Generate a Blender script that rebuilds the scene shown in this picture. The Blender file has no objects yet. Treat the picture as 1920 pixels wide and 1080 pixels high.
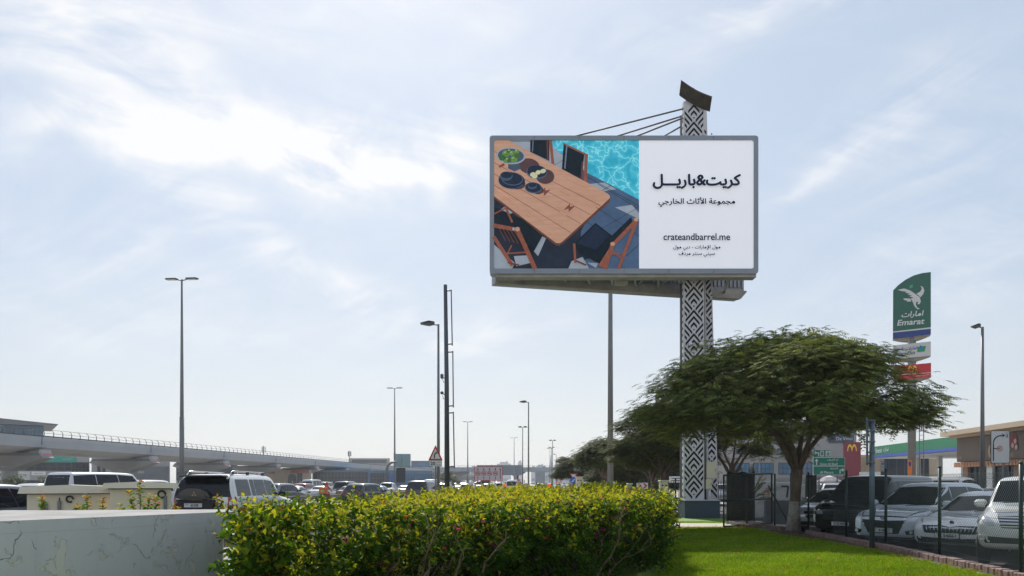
import bpy, bmesh, math, random
import numpy as np
from mathutils import Vector, Matrix
from mathutils.geometry import delaunay_2d_cdt
from mathutils.bvhtree import BVHTree
R = math.radians
SC = bpy.context.scene
COL = SC.collection
EYE = 1.6; FPX = 1493.33; HZ = 906.0
HAZE = .00026

# ------------------------------------------------------------------ camera
cam_d = bpy.data.cameras.new('camera'); cam = bpy.data.objects.new('camera', cam_d); COL.objects.link(cam)
cam.location = (0, 0, EYE); cam.rotation_euler = (R(90), 0, 0)
cam_d.lens = 28; cam_d.sensor_width = 36; cam_d.shift_y = (HZ-540)/1920; cam_d.clip_end = 9000; cam_d.clip_start = .1
SC.camera = cam
# ------------------------------------------------------------------ light
SUN_AZ, SUN_EL = R(-10), R(44)
sun_d = bpy.data.lights.new('sun', 'SUN'); sun_d.energy = 5.0; sun_d.angle = R(.53); sun_d.color = (1, .955, .88)
sun = bpy.data.objects.new('sun', sun_d); COL.objects.link(sun)
sdir = Vector((math.sin(SUN_AZ)*math.cos(SUN_EL), math.cos(SUN_AZ)*math.cos(SUN_EL), math.sin(SUN_EL)))
sun.rotation_euler = (-sdir).to_track_quat('-Z', 'Y').to_euler()
SC.view_settings.view_transform = 'Standard'; SC.view_settings.look = 'None'
SC.view_settings.exposure = 0.0; SC.view_settings.gamma = 1; SC.view_settings.use_curve_mapping = False
cy = SC.cycles
cy.max_bounces = 7; cy.diffuse_bounces = 3; cy.glossy_bounces = 3; cy.transmission_bounces = 4; cy.transparent_max_bounces = 12
cy.volume_bounces = 0; cy.use_denoising = True; cy.caustics_reflective = False; cy.caustics_refractive = False
cy.sample_clamp_indirect = 6

# ------------------------------------------------------------------ sky with high thin cloud
world = bpy.data.worlds.new('World'); SC.world = world; world.use_nodes = True
wt = world.node_tree; wt.nodes.clear()
def wn(t, **k):
    n = wt.nodes.new(t)
    for a, v in k.items(): setattr(n, a, v)
    return n
def wm(op, a, b=None, c=None, clamp=False):
    n = wn('ShaderNodeMath', operation=op, use_clamp=clamp)
    for i, v in enumerate((a, b, c)):
        if v is None: continue
        if hasattr(v, 'is_output'): wt.links.new(v, n.inputs[i])
        else: n.inputs[i].default_value = v
    return n.outputs[0]
wo = wn('ShaderNodeOutputWorld'); bg = wn('ShaderNodeBackground'); bg.inputs[1].default_value = .12
sky = wn('ShaderNodeTexSky', sky_type='NISHITA'); sky.sun_disc = False
sky.sun_elevation = SUN_EL; sky.sun_rotation = SUN_AZ % (2*math.pi)
sky.altitude = 0; sky.air_density = 1.0; sky.dust_density = 1.2; sky.ozone_density = 1.6
tc = wn('ShaderNodeTexCoord'); sep = wn('ShaderNodeSeparateXYZ'); wt.links.new(tc.outputs['Generated'], sep.inputs[0])
yy = wm('MAXIMUM', wm('ABSOLUTE', sep.outputs[1]), .12)
U = wm('DIVIDE', sep.outputs[0], yy); V = wm('DIVIDE', sep.outputs[2], yy)      # direction on the plane due north, where the cloud deck hangs
def fbm(su, sv, rot, scale, detail, rough, dist, off):
    cr, sr = math.cos(rot), math.sin(rot)
    a = wm('MULTIPLY', wm('ADD', wm('MULTIPLY', U, cr), wm('MULTIPLY', V, sr)), su)
    b = wm('MULTIPLY', wm('SUBTRACT', wm('MULTIPLY', V, cr), wm('MULTIPLY', U, sr)), sv)
    cb = wn('ShaderNodeCombineXYZ'); wt.links.new(a, cb.inputs[0]); wt.links.new(b, cb.inputs[1]); cb.inputs[2].default_value = off
    n = wn('ShaderNodeTexNoise'); wt.links.new(cb.outputs[0], n.inputs['Vector'])
    n.inputs['Scale'].default_value = scale; n.inputs['Detail'].default_value = detail
    n.inputs['Roughness'].default_value = rough; n.inputs['Distortion'].default_value = dist
    return n.outputs['Fac']
streak = fbm(1, 4.4, R(-15), 3.0, 10, .60, 1.1, 3.1)
puff = fbm(1, 1.9, R(-30), 4.2, 10, .62, 1.3, 7.7)
wsp = fbm(1, 3.2, R(22), 3.4, 10, .61, 1.2, 12.3)
warp = wm('MULTIPLY', wm('SUBTRACT', fbm(1, 1, 0, 5, 4, .55, 0, 21.), .5), .20)
warp2 = wm('MULTIPLY', wm('SUBTRACT', fbm(1, 1, 0, 5, 4, .55, 0, 33.), .5), .20)
Uw = wm('ADD', U, warp); Vw = wm('ADD', V, warp2)
def blob(px, py, rx, ry, rot, amp):                # one bank of cirrus: centre, half sizes and tilt in view directions
    u0, v0 = (px-960)/FPX, (HZ-py)/FPX
    cr, sr = math.cos(R(rot)), math.sin(R(rot))
    du, dv = wm('SUBTRACT', Uw, u0), wm('SUBTRACT', Vw, v0)
    a = wm('MULTIPLY', wm('ADD', wm('MULTIPLY', du, cr), wm('MULTIPLY', dv, sr)), FPX/rx)
    b = wm('MULTIPLY', wm('SUBTRACT', wm('MULTIPLY', dv, cr), wm('MULTIPLY', du, sr)), FPX/ry)
    r2 = wm('ADD', wm('MULTIPLY', a, a), wm('MULTIPLY', b, b))
    return wm('MULTIPLY', wm('EXPONENT', wm('MULTIPLY', r2, -1)), amp)
def total(bl):
    s = None
    for q in bl:
        v = blob(*q); s = v if s is None else wm('ADD', s, v)
    return s
main = total([(330, 170, 330, 100, -28, 1.0), (440, 268, 330, 58, -6, 1.1), (690, 312, 230, 36, -8, 1.15), (845, 262, 55, 75, -20, 1.05), (800, 215, 90, 26, 25, .5),
              (560, 20, 420, 50, 4, .6), (60, 30, 190, 60, -20, .55), (150, 240, 140, 40, 10, .5), (640, 180, 150, 80, 40, .35)])
thin = total([(420, 400, 150, 30, -30, .5), (560, 500, 260, 34, -22, .6), (740, 580, 160, 30, -12, .5), (250, 470, 330, 60, -8, .42), (860, 630, 260, 50, -4, .4),
              (1020, 160, 170, 30, -8, .35), (950, 30, 110, 40, 30, .45), (1450, 20, 130, 26, 12, .6), (1520, 340, 100, 28, 32, .5), (1640, 260, 190, 70, 40, .32),
              (1780, 300, 200, 160, 20, .30), (1250, 90, 300, 60, 10, .25), (1680, 560, 250, 90, 20, .35), (300, 620, 420, 60, -6, .3)])
def ss(x, lo, hi):
    n = wn('ShaderNodeMapRange', interpolation_type='SMOOTHSTEP'); wt.links.new(x, n.inputs[0])
    n.inputs[1].default_value = lo; n.inputs[2].default_value = hi; return n.outputs[0]
c1 = wm('MULTIPLY', main, ss(wm('ADD', wm('MULTIPLY', streak, .55), wm('MULTIPLY', puff, .45)), .31, .62))
c2 = wm('MULTIPLY', thin, ss(wm('ADD', wm('MULTIPLY', streak, .45), wm('MULTIPLY', wsp, .55)), .38, .66))
veil = wm('MULTIPLY', ss(wsp, .35, .75), .10)
cl = wm('ADD', wm('ADD', c1, c2), veil, clamp=True)
pale = wn('ShaderNodeMix', data_type='RGBA'); pale.inputs[0].default_value = .74; wt.links.new(sky.outputs[0], pale.inputs[6]); # thin even high haze, whiter towards the horizon
hor = wn('ShaderNodeMix', data_type='RGBA'); wt.links.new(ss(V, .0, .42), hor.inputs[0]); hor.inputs[6].default_value = (5.95, 6.15, 6.4, 1); hor.inputs[7].default_value = (4.75, 5.62, 6.75, 1); wt.links.new(hor.outputs[2], pale.inputs[7])
mix = wn('ShaderNodeMix', data_type='RGBA'); wt.links.new(cl, mix.inputs[0])
wt.links.new(pale.outputs[2], mix.inputs[6]); mix.inputs[7].default_value = (8.1, 8.15, 8.3, 1)
wt.links.new(mix.outputs[2], bg.inputs[0]); wt.links.new(bg.outputs[0], wo.inputs[0])
# ------------------------------------------------------------------ materials
def mat(name, col, rough=.6, metal=0, var=.12, vs=3.0, bump=0, bs=40, coat=0, spec=.5, trans=0, col2=None, thr=None, emit=None, det=5, stretch=None):
    m = bpy.data.materials.new(name); m.use_nodes = True; nt = m.node_tree; b = nt.nodes['Principled BSDF']
    b.inputs['Roughness'].default_value = rough; b.inputs['Metallic'].default_value = metal
    b.inputs['Coat Weight'].default_value = coat; b.inputs['Coat Roughness'].default_value = .04
    b.inputs['Specular IOR Level'].default_value = spec
    b.inputs['Base Color'].default_value = (*col, 1)
    tcn = nt.nodes.new('ShaderNodeTexCoord'); vec = tcn.outputs['Object']
    if stretch:
        mp = nt.nodes.new('ShaderNodeMapping'); mp.inputs['Scale'].default_value = stretch
        nt.links.new(vec, mp.inputs[0]); vec = mp.outputs[0]
    if var or col2:
        n = nt.nodes.new('ShaderNodeTexNoise'); n.inputs['Scale'].default_value = vs; n.inputs['Detail'].default_value = det
        n.inputs['Roughness'].default_value = .62
        nt.links.new(vec, n.inputs['Vector'])
        r = nt.nodes.new('ShaderNodeValToRGB'); lo, hi = thr or (.3, .7)
        r.color_ramp.elements[0].position = lo; r.color_ramp.elements[1].position = hi
        c1 = col2 or tuple(c*(1-var) for c in col); c2 = col if col2 else tuple(min(1, c*(1+var)) for c in col)
        r.color_ramp.elements[0].color = (*c1, 1); r.color_ramp.elements[1].color = (*c2, 1)
        nt.links.new(n.outputs['Fac'], r.inputs[0]); nt.links.new(r.outputs[0], b.inputs['Base Color'])
    if bump:
        n2 = nt.nodes.new('ShaderNodeTexNoise'); n2.inputs['Scale'].default_value = bs; n2.inputs['Detail'].default_value = 4
        nt.links.new(vec, n2.inputs['Vector'])
        bp = nt.nodes.new('ShaderNodeBump'); bp.inputs['Strength'].default_value = bump; bp.inputs['Distance'].default_value = .02
        nt.links.new(n2.outputs['Fac'], bp.inputs['Height']); nt.links.new(bp.outputs[0], b.inputs['Normal'])
    if emit:
        b.inputs['Emission Color'].default_value = (*emit[0], 1); b.inputs['Emission Strength'].default_value = emit[1]
    return m
M = {}
def mm(key, *a, **k):
    if key not in M: M[key] = mat(key, *a, **k)
    return M[key]
def leafmat(name, rough=.55, transl=.45, tint=(1.25, 1.15, .45)):
    """foliage: each leaf's own hue from the 'tint' attribute, light passes through the blade"""
    m = bpy.data.materials.new(name); m.use_nodes = True; nt = m.node_tree; b = nt.nodes['Principled BSDF']; out = nt.nodes['Material Output']
    at = nt.nodes.new('ShaderNodeAttribute'); at.attribute_name = 'tint'
    nt.links.new(at.outputs['Color'], b.inputs['Base Color']); b.inputs['Roughness'].default_value = rough; b.inputs['Specular IOR Level'].default_value = .12
    tr = nt.nodes.new('ShaderNodeBsdfTranslucent'); mu = nt.nodes.new('ShaderNodeMix'); mu.data_type = 'RGBA'; mu.blend_type = 'MULTIPLY'; mu.inputs[0].default_value = 1
    nt.links.new(at.outputs['Color'], mu.inputs[6]); mu.inputs[7].default_value = (*tint, 1); nt.links.new(mu.outputs[2], tr.inputs[0])
    mx = nt.nodes.new('ShaderNodeMixShader'); mx.inputs[0].default_value = transl
    nt.links.new(b.outputs[0], mx.inputs[1]); nt.links.new(tr.outputs[0], mx.inputs[2]); nt.links.new(mx.outputs[0], out.inputs[0])
    return m

# ------------------------------------------------------------------ objects
def tag(o, label=None, cat=None, group=None, kind=None):
    if label: o['label'] = label
    if cat: o['category'] = cat
    if group: o['group'] = group
    if kind: o['kind'] = kind
    return o
def empty(name, label, cat, loc=(0, 0, 0), rz=0, group=None):
    o = bpy.data.objects.new(name, None); COL.objects.link(o); o.location = loc; o.rotation_euler = (0, 0, rz); o.empty_display_size = .2
    return tag(o, label, cat, group)
def link(name, me, parent=None):
    o = bpy.data.objects.new(name, me); COL.objects.link(o)
    if parent is not None: o.parent = parent
    return o
def copy_tree(o, parent=None):
    c = o.copy(); COL.objects.link(c)
    if parent is not None: c.parent = parent
    for ch in list(o.children): copy_tree(ch, c)
    return c
_txt = {}
AR = dict(zip('اأإبةتثجخدرسشعفكلمنوىي', (0xFE8D, 0xFE83, 0xFE87, 0xFE8F, 0xFE93, 0xFE95, 0xFE99, 0xFE9D, 0xFEA5, 0xFEA9, 0xFEAD, 0xFEB1, 0xFEB5, 0xFEC9, 0xFED1, 0xFED9, 0xFEDD, 0xFEE1, 0xFEE5, 0xFEED, 0xFEEF, 0xFEF1)))
RIGHT = set('اأإةدروى')
def arabic(s):
    """shapes a line of Arabic into presentation forms, laid out left to right"""
    out = []; i = 0; prev = False
    while i < len(s):
        c = s[i]
        if c == 'ـ': out.append('ـ'); prev = True; i += 1; continue
        if c not in AR: out.append(c); prev = False; i += 1; continue
        if c == 'ل' and i+1 < len(s) and s[i+1] in 'اأإ':
            b = {'ا': 0xFEFB, 'أ': 0xFEF7, 'إ': 0xFEF9}[s[i+1]]
            out.append(chr(b+(1 if prev else 0))); prev = False; i += 2; continue
        nx = i+1 < len(s) and (s[i+1] in AR or s[i+1] == 'ـ')
        if c in RIGHT: out.append(chr(AR[c]+(1 if prev else 0))); prev = False
        else:
            k = (3 if nx else 1) if prev else (2 if nx else 0)
            out.append(chr(AR[c]+k)); prev = nx
        i += 1
    return ''.join(reversed(out))
def text_geo(s, bold=0):
    """flat glyph outlines of a string: (verts, faces), unit em, origin at the lower left of its box; width, height"""
    key = (s, bold)
    if key in _txt: return _txt[key]
    t = arabic(s) if any(c in AR for c in s) else s
    c = bpy.data.curves.new('lettering', 'FONT'); c.body = t; c.resolution_u = 3; c.fill_mode = 'NONE'
    o = bpy.data.objects.new('lettering', c); COL.objects.link(o); bpy.context.view_layer.update()
    ev = o.evaluated_get(bpy.context.evaluated_depsgraph_get()); me = ev.to_mesh()
    pts = [(v.co.x, v.co.y) for v in me.vertices]; nb = {}
    for e in me.edges:
        a, b = e.vertices; nb.setdefault(a, []).append(b); nb.setdefault(b, []).append(a)
    ev.to_mesh_clear(); bpy.data.objects.remove(o); bpy.data.curves.remove(c)
    loops = []; seen = set()
    for a in nb:
        if a in seen: continue
        lp = [a]; seen.add(a); q = nb[a][0]
        while q not in seen: lp.append(q); seen.add(q); n2 = [k for k in nb[q] if k not in seen]; q = n2[0] if n2 else lp[0]
        p = [pts[k] for k in lp]; p = [p[k] for k in range(len(p)) if abs(p[k][0]-p[k-1][0])+abs(p[k][1]-p[k-1][1]) > 1e-5]
        if len(p) > 2: loops.append(p)
    def within(pt, lp):
        r = False
        for k in range(len(lp)):
            (x0, y0), (x1, y1) = lp[k-1], lp[k]
            if (y0 > pt[1]) != (y1 > pt[1]) and pt[0] < (x1-x0)*(pt[1]-y0)/(y1-y0)+x0: r = not r
        return r
    def area(lp): return abs(sum(lp[k-1][0]*lp[k][1]-lp[k][0]*lp[k-1][1] for k in range(len(lp))))/2
    par = []
    for a, lp in enumerate(loops):
        up = [b for b, l2 in enumerate(loops) if b != a and area(l2) > area(lp) and all(within(lp[k], l2) for k in range(0, len(lp), max(1, len(lp)//5)))]
        par.append(min(up, key=lambda b: area(loops[b])) if len(up) % 2 else -1)
    vs, fs = [], []; layer = 0
    for a, lp in enumerate(loops):
        if par[a] >= 0: continue
        grp = [lp]+[loops[b] for b in range(len(loops)) if par[b] == a]; V = []; E = []
        for g in grp: n0 = len(V); V += [Vector(p) for p in g]; E += [(n0+k, n0+(k+1) % len(g)) for k in range(len(g))]
        r = delaunay_2d_cdt(V, E, [], 4, 1e-6); n0 = len(vs); vs += [(p.x, p.y, layer*.0002) for p in r[0]]; fs += [tuple(n0+k for k in f) for f in r[2] if not any(within(sum((r[0][k] for k in f), Vector((0, 0)))/len(f), g) for g in grp[1:])]; layer += 1
    x0 = min(v[0] for v in vs); y0 = min(v[1] for v in vs); x1 = max(v[0] for v in vs); y1 = max(v[1] for v in vs)
    _txt[key] = ([(v[0]-x0, v[1]-y0, v[2]) for v in vs], fs, x1-x0, y1-y0)
    return _txt[key]

class MB:
    """collects shapes and links them as ONE mesh object"""
    def __init__(s): s.v = []; s.f = []; s.mi = []; s.mats = []; s.sm = []
    def m(s, mt):
        if mt not in s.mats: s.mats.append(mt)
        return s.mats.index(mt)
    def add(s, vs, fs, mt, smooth=False):
        b = len(s.v); i = s.m(mt); s.v.extend(tuple(v) for v in vs)
        for f in fs: s.f.append(tuple(b+k for k in f)); s.mi.append(i); s.sm.append(smooth)
        return s
    def box(s, c, d, mt, rz=0, bev=0, taper=1, rot=None):
        x, y, z = d[0]/2, d[1]/2, d[2]/2
        if bev:
            bev = min(bev, x*.9, y*.9, z*.9); vs = []; q = [(1, 1), (-1, 1), (-1, -1), (1, -1)]
            prof = [(-z, bev), (-z+bev, 0), (z-bev, 0), (z, bev)]
            for zz, ins in prof:
                t = 1 if zz < 0 else taper
                for (sx, sy), cut in zip(q, (0, 1, 0, 1)):
                    X, Y = x*t-ins, y*t-ins; cx, cy_ = min(bev, X*.9), min(bev, Y*.9)
                    a, b = (sx*X, sy*(Y-cy_)), (sx*(X-cx), sy*Y)
                    if cut: a, b = b, a
                    vs += [(*a, zz), (*b, zz)]
            fs = [tuple(range(7, -1, -1)), tuple(range(24, 32))]
            for r_ in range(3):
                for k in range(8): fs.append((r_*8+k, r_*8+(k+1) % 8, r_*8+8+(k+1) % 8, r_*8+8+k))
        else:
            vs = [(-x, -y, -z), (x, -y, -z), (x, y, -z), (-x, y, -z), (-x*taper, -y*taper, z), (x*taper, -y*taper, z), (x*taper, y*taper, z), (-x*taper, y*taper, z)]
            fs = [(3, 2, 1, 0), (4, 5, 6, 7), (0, 1, 5, 4), (1, 2, 6, 5), (2, 3, 7, 6), (3, 0, 4, 7)]
        mtx = Matrix.Rotation(rz, 3, 'Z') if rot is None else rot
        return s.add([mtx @ Vector(v)+Vector(c) for v in vs], fs, mt)
    def tube(s, pts, rad, mt, n=8, cap=True, smooth=True, square=False):
        pts = [Vector(p) for p in pts]; k = len(pts)
        rads = rad if isinstance(rad, (list, tuple)) else [rad]*k
        vs = []; fs = []; up = None
        for i, p in enumerate(pts):
            t = (pts[min(i+1, k-1)]-pts[max(i-1, 0)]).normalized()
            if up is None: up = Vector((0, 0, 1)) if abs(t.z) < .9 else Vector((1, 0, 0))
            a = (up-t*up.dot(t))
            if a.length < 1e-4: a = Vector((1, 0, 0))-t*t.x
            a.normalize(); b = t.cross(a); up = a
            for j in range(n):
                w = 2*math.pi*(j+(.5 if n == 4 else 0))/n
                vs.append(p+(a*math.cos(w)+b*math.sin(w))*rads[i])
        for i in range(k-1):
            for j in range(n): fs.append((i*n+j, i*n+(j+1) % n, (i+1)*n+(j+1) % n, (i+1)*n+j))
        if cap: fs += [tuple(range(n-1, -1, -1)), tuple((k-1)*n+j for j in range(n))]
        return s.add(vs, fs, mt, smooth and n > 4)
    def lathe(s, prof, mt, c=(0, 0, 0), n=20, axis='z', smooth=True):
        vs = []; fs = []
        for r_, h in prof:
            for j in range(n):
                w = 2*math.pi*j/n; a, b = r_*math.cos(w), r_*math.sin(w)
                p = (a, b, h) if axis == 'z' else ((a, h, b) if axis == 'y' else (h, a, b))
                vs.append((p[0]+c[0], p[1]+c[1], p[2]+c[2]))
        for i in range(len(prof)-1):
            for j in range(n):
                q = (i*n+j, i*n+(j+1) % n, (i+1)*n+(j+1) % n, (i+1)*n+j); fs.append(q if axis != 'y' else q[::-1])
        fs.append(tuple(range(n))[::-1 if axis != 'y' else 1]); e = (len(prof)-1)*n; fs.append(tuple(e+j for j in range(n))[::1 if axis != 'y' else -1])
        return s.add(vs, fs, mt, smooth)
    def prism(s, poly, z0, z1, mt, frame=None, top=None):
        """2-D polygon extruded along its normal; frame = (origin, u, v) places it (w = u x v)"""
        n = len(poly); o, u, v = frame if frame else (Vector(), Vector((1, 0, 0)), Vector((0, 1, 0)))
        o, u, v = Vector(o), Vector(u), Vector(v); w = u.cross(v)
        vs = [o+u*p[0]+v*p[1]+w*z0 for p in poly]+[o+u*p[0]+v*p[1]+w*z1 for p in poly]
        ar = sum(poly[i][0]*poly[(i+1) % n][1]-poly[(i+1) % n][0]*poly[i][1] for i in range(n))
        a, b = list(range(n)), list(range(n, 2*n))
        side = [(i, (i+1) % n, n+(i+1) % n, n+i) for i in range(n)]
        if ar < 0: b = b[::-1]; side = [f[::-1] for f in side]
        else: a = a[::-1]
        s.add(vs, [tuple(a)]+side, mt)
        return s.add([vs[i] for i in b], [tuple(range(n))], top or mt)
    def flat(s, poly, frame, h, mt):
        o, u, v = (Vector(q) for q in frame); w = u.cross(v)
        return s.add([o+u*p[0]+v*p[1]+w*h for p in poly], [tuple(range(len(poly)))], mt)
    def disc(s, cx, cy_, rx, ry, frame, h, mt, n=20, rot=0):
        cr, sr = math.cos(rot), math.sin(rot); P_ = []
        for k in range(n):
            a, b = rx*math.cos(2*math.pi*k/n), ry*math.sin(2*math.pi*k/n)
            P_.append((cx+a*cr-b*sr, cy_+a*sr+b*cr))
        return s.flat(P_, frame, h, mt)
    def ring(s, cx, cy_, r0, r1, frame, h, mt, n=24, a0=0, a1=360, ey=1):
        o, u, v = (Vector(q) for q in frame); w = u.cross(v); vs = []; fs = []
        for k in range(n+1):
            t = R(a0+(a1-a0)*k/n)
            for r_ in (r0, r1): vs.append(o+u*(cx+r_*math.cos(t))+v*(cy_+r_*math.sin(t)*ey)+w*h)
        for k in range(n): fs.append((2*k, 2*k+1, 2*k+3, 2*k+2))
        return s.add(vs, fs, mt)
    def stroke(s, pts, wd, frame, h, mt):
        """a painted line of width wd along 2-D points"""
        for a, b in zip(pts[:-1], pts[1:]):
            a, b = Vector(a), Vector(b); t = (b-a).normalized(); q = Vector((-t.y, t.x))*wd/2; e = t*wd*.2
            s.flat([a-e-q, b+e-q, b+e+q, a-e+q], frame, h, mt)
        return s
    def text(s, t, frame, x, y, h, mt, width=None, height=None, align='c', bold=0, lift=.004, shear=0):
        vs, fs, w, hh = text_geo(t)
        sx = sy = 1
        if width and height: sx, sy = width/w, height/hh
        elif width: sx = sy = width/w
        else: sx = sy = height/hh
        x0 = x-(w*sx/2 if align == 'c' else (w*sx if align == 'r' else 0)); y0 = y-hh*sy/2
        o, u, v = (Vector(q) for q in frame); n = u.cross(v); k = bold*sy*.9
        for i, (ax, ay) in enumerate([(0, 0)] if not bold else [(-k, 0), (k, 0), (0, k), (0, -k), (k*.7, k*.7), (-k*.7, -k*.7)]):      # heavier strokes: shifted copies
            s.add([o+u*(x0+ax+p[0]*sx+shear*p[1]*sy)+v*(y0+ay+p[1]*sy)+n*(h+lift+.0013*i+p[2]) for p in vs], fs, mt)
        return s
    def build(s, name, parent=None, loc=None):
        me = bpy.data.meshes.new(name); me.from_pydata(s.v, [], s.f)
        for m_ in s.mats: me.materials.append(m_)
        me.polygons.foreach_set('material_index', s.mi); me.polygons.foreach_set('use_smooth', s.sm); me.update()
        o = link(name, me, parent)
        if loc: o.location = loc
        return o

def P(px, py, d): return Vector(((px-960)/FPX*d, d, EYE+(HZ-py)/FPX*d))
def X(px, d): return (px-960)/FPX*d
def Z(py, d): return EYE+(HZ-py)/FPX*d
ROAD = R(5.75)
rs = Vector((math.sin(ROAD), math.cos(ROAD), 0)); rn = Vector((math.cos(ROAD), -math.sin(ROAD), 0))
def RD(s_, l, z=0): return rs*s_+rn*l+Vector((0, 0, z))            # along the highway, right of the camera's line, height
FZ = Vector((0, 0, 1))
def facing(o, ang=0):                                              # an upright drawing plane facing the camera side, turned by ang
    return (Vector(o), Vector((math.cos(ang), math.sin(ang), 0)), FZ)

black = mm('black', (.012, .012, .014), .5); white = mm('white_paint', (.78, .78, .76), .5, var=.05)
grey_m = mm('galvanised_steel', (.17, .18, .185), .5, .5, var=.15, vs=6); dkgrey = mm('dark_grey_paint', (.035, .042, .05), .5, var=.15)
concrete = mm('concrete', (.46, .44, .40), .85, var=.14, vs=.6, bump=.15, bs=9)
red_m = mm('sign_red', (.55, .02, .03), .45, var=.06); yellow_m = mm('arch_yellow', (.85, .5, .03), .45, var=.05)
bark = mm('bark', (.16, .115, .08), .9, var=.4, vs=7, bump=.6, bs=30, stretch=(1, 1, .3))
# ------------------------------------------------------------------ ground, roads, verge
sand = mm('sand', (.42, .37, .30), .95, var=.2, vs=.25, bump=.2, bs=3)
asphalt = mm('asphalt', (.085, .085, .088), .62, var=.25, vs=.35, bump=.12, bs=60, spec=.5)
asph2 = mm('parking_asphalt', (.06, .06, .062), .8, var=.3, vs=.8, bump=.2, bs=50)
paint = mm('road_paint', (.72, .72, .70), .6, var=.1)
lawn_m = mm('lawn_turf', (.12, .24, .008), .75, var=.3, vs=1.1, bump=.5, bs=70, col2=(.085, .18, .007), thr=(.35, .62))
pave = mm('path_paving', (.50, .43, .37), .85, var=.12, vs=2.2, bump=.1)
kerb_m = mm('kerb_brick', (.23, .15, .13), .85, var=.25, vs=5, bump=.3, bs=30)
soil = mm('soil', (.085, .06, .04), .95, var=.35, vs=5, bump=.6, bs=25)
def poly_sheet(name, pts, z, m, parent=None, kind='structure'):
    b = MB(); b.flat([(p[0], p[1]) for p in pts], ((0, 0, 0), (1, 0, 0), (0, 1, 0)), z, m); return tag(b.build(name, parent), kind=kind)
poly_sheet('ground', [(-3500, -600), (3500, -600), (3500, 7000), (-3500, 7000)], -.14, sand)
def strip(l0, l1, s0, s1): return [RD(s0, l0), RD(s0, l1), RD(s1, l1), RD(s1, l0)]
poly_sheet('highway', strip(-74, -6.0, -60, 1600), -.10, asphalt)
b = MB()
for l, dash in ((-72.5, 0), (-38.6, 0), (-35.4, 0), (-23.2, 0), (-20.8, 0), (-6.6, 0), (-26.6, 1), (-29.6, 1), (-32.5, 1), (-42, 1), (-45.5, 1), (-49, 1), (-52.5, 1), (-56, 1), (-11.2, 1), (-15.8, 1)):
    if not dash: b.flat(strip(l-.1, l+.1, -20, 900), ((0, 0, 0), (1, 0, 0), (0, 1, 0)), -.096, paint)
    else:
        for k in range(45): b.flat(strip(l-.08, l+.08, k*12, k*12+4), ((0, 0, 0), (1, 0, 0), (0, 1, 0)), -.096, paint)
tag(b.build('road_markings'), kind='structure')
KERB = [(7.9, 2), (8.1, 8), (8.42, 13), (8.95, 18.5), (9.15, 22), (9.3, 25.2), (9.25, 27.5), (9.0, 29)]
b = MB(); vp = KERB+[(9.7, 39.5), (RD(39.5, -6).x, 39.5), (RD(-12, -6).x, -12), (7.5, -12)]
b.prism([(p[0], p[1]) for p in vp], -.13, 0, soil, top=lawn_m); tag(b.build('lawn'), kind='structure')
b = MB(); b.prism([(9.7, 39.503), (9.9, 60), (11, 120), (RD(120, -6).x, 120), (RD(39.5, -6).x, 39.503)], -.13, 0, concrete, top=mm('verge_paving', (.40, .37, .34), .85, var=.15, vs=.8)); tag(b.build('verge_pavement'), kind='structure')
poly_sheet('parking_lot', [(7.9, 2), (8.1, 8), (8.42, 13), (8.95, 18.5), (9.15, 22), (9.3, 25.2), (9.25, 27.5), (9.0, 29), (9.6, 34), (9.9, 60), (90, 60), (90, 2)], -.06, asph2)
poly_sheet('forecourt', [(9.9, 60), (11, 120), (150, 160), (150, 60)], -.07, mm('forecourt_concrete', (.34, .33, .31), .85, vs=.4))
poly_sheet('unseen_bounce_sheet', [(-14, -11.5), (7.4, -11.5), (6.9, 5.2), (-5.0, 5.2), (-6.9, 2.3), (-12, 2.9)], .004, mm('bounce_sheet_pale', (.46, .43, .40), .85, var=.12, vs=1.6, bump=.15))  # unseen pale ground, added to bounce neutral light onto wall and hedge
poly_sheet('footpath', [(2.5, 29.3), (12, 29.0), (12, 31.4), (2.5, 32.0)], .004, pave)
poly_sheet('planting_bed', [(8.25, 9), (8.5, 13), (9.0, 18.5), (9.18, 22), (9.3, 25), (9.2, 27.5), (8.6, 27.2), (8.35, 25.6), (8.75, 22), (8.72, 18.5), (8.3, 13), (8.05, 9)], .006, soil)
# brick kerb beside the parking lot: one course of bricks on edge
b = MB(); rnd = random.Random(4)
def along(pts, step):
    pts = [Vector((*p[:2], 0)) for p in pts]; d = 0; out = []
    for a, c in zip(pts[:-1], pts[1:]):
        L = (c-a).length; t = (c-a)/L
        while d < L: out.append((a+t*d, math.atan2(t.y, t.x))); d += step
        d -= L
    return out
for path in ([(8.05, 7), (8.42, 13), (8.95, 18.5), (9.15, 22), (9.3, 25.1)], [(9.2, 27.1), (8.95, 28.4), (8.2, 29.0)]):
    for p, a in along(path, .118):
        b.box((p.x+rnd.uniform(-.012, .012), p.y+rnd.uniform(-.01, .01), .025+rnd.uniform(-.012, .012)), (.108, .18, .20), kerb_m, rz=a, bev=.012)
tag(b.build('kerb'), kind='structure')

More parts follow.
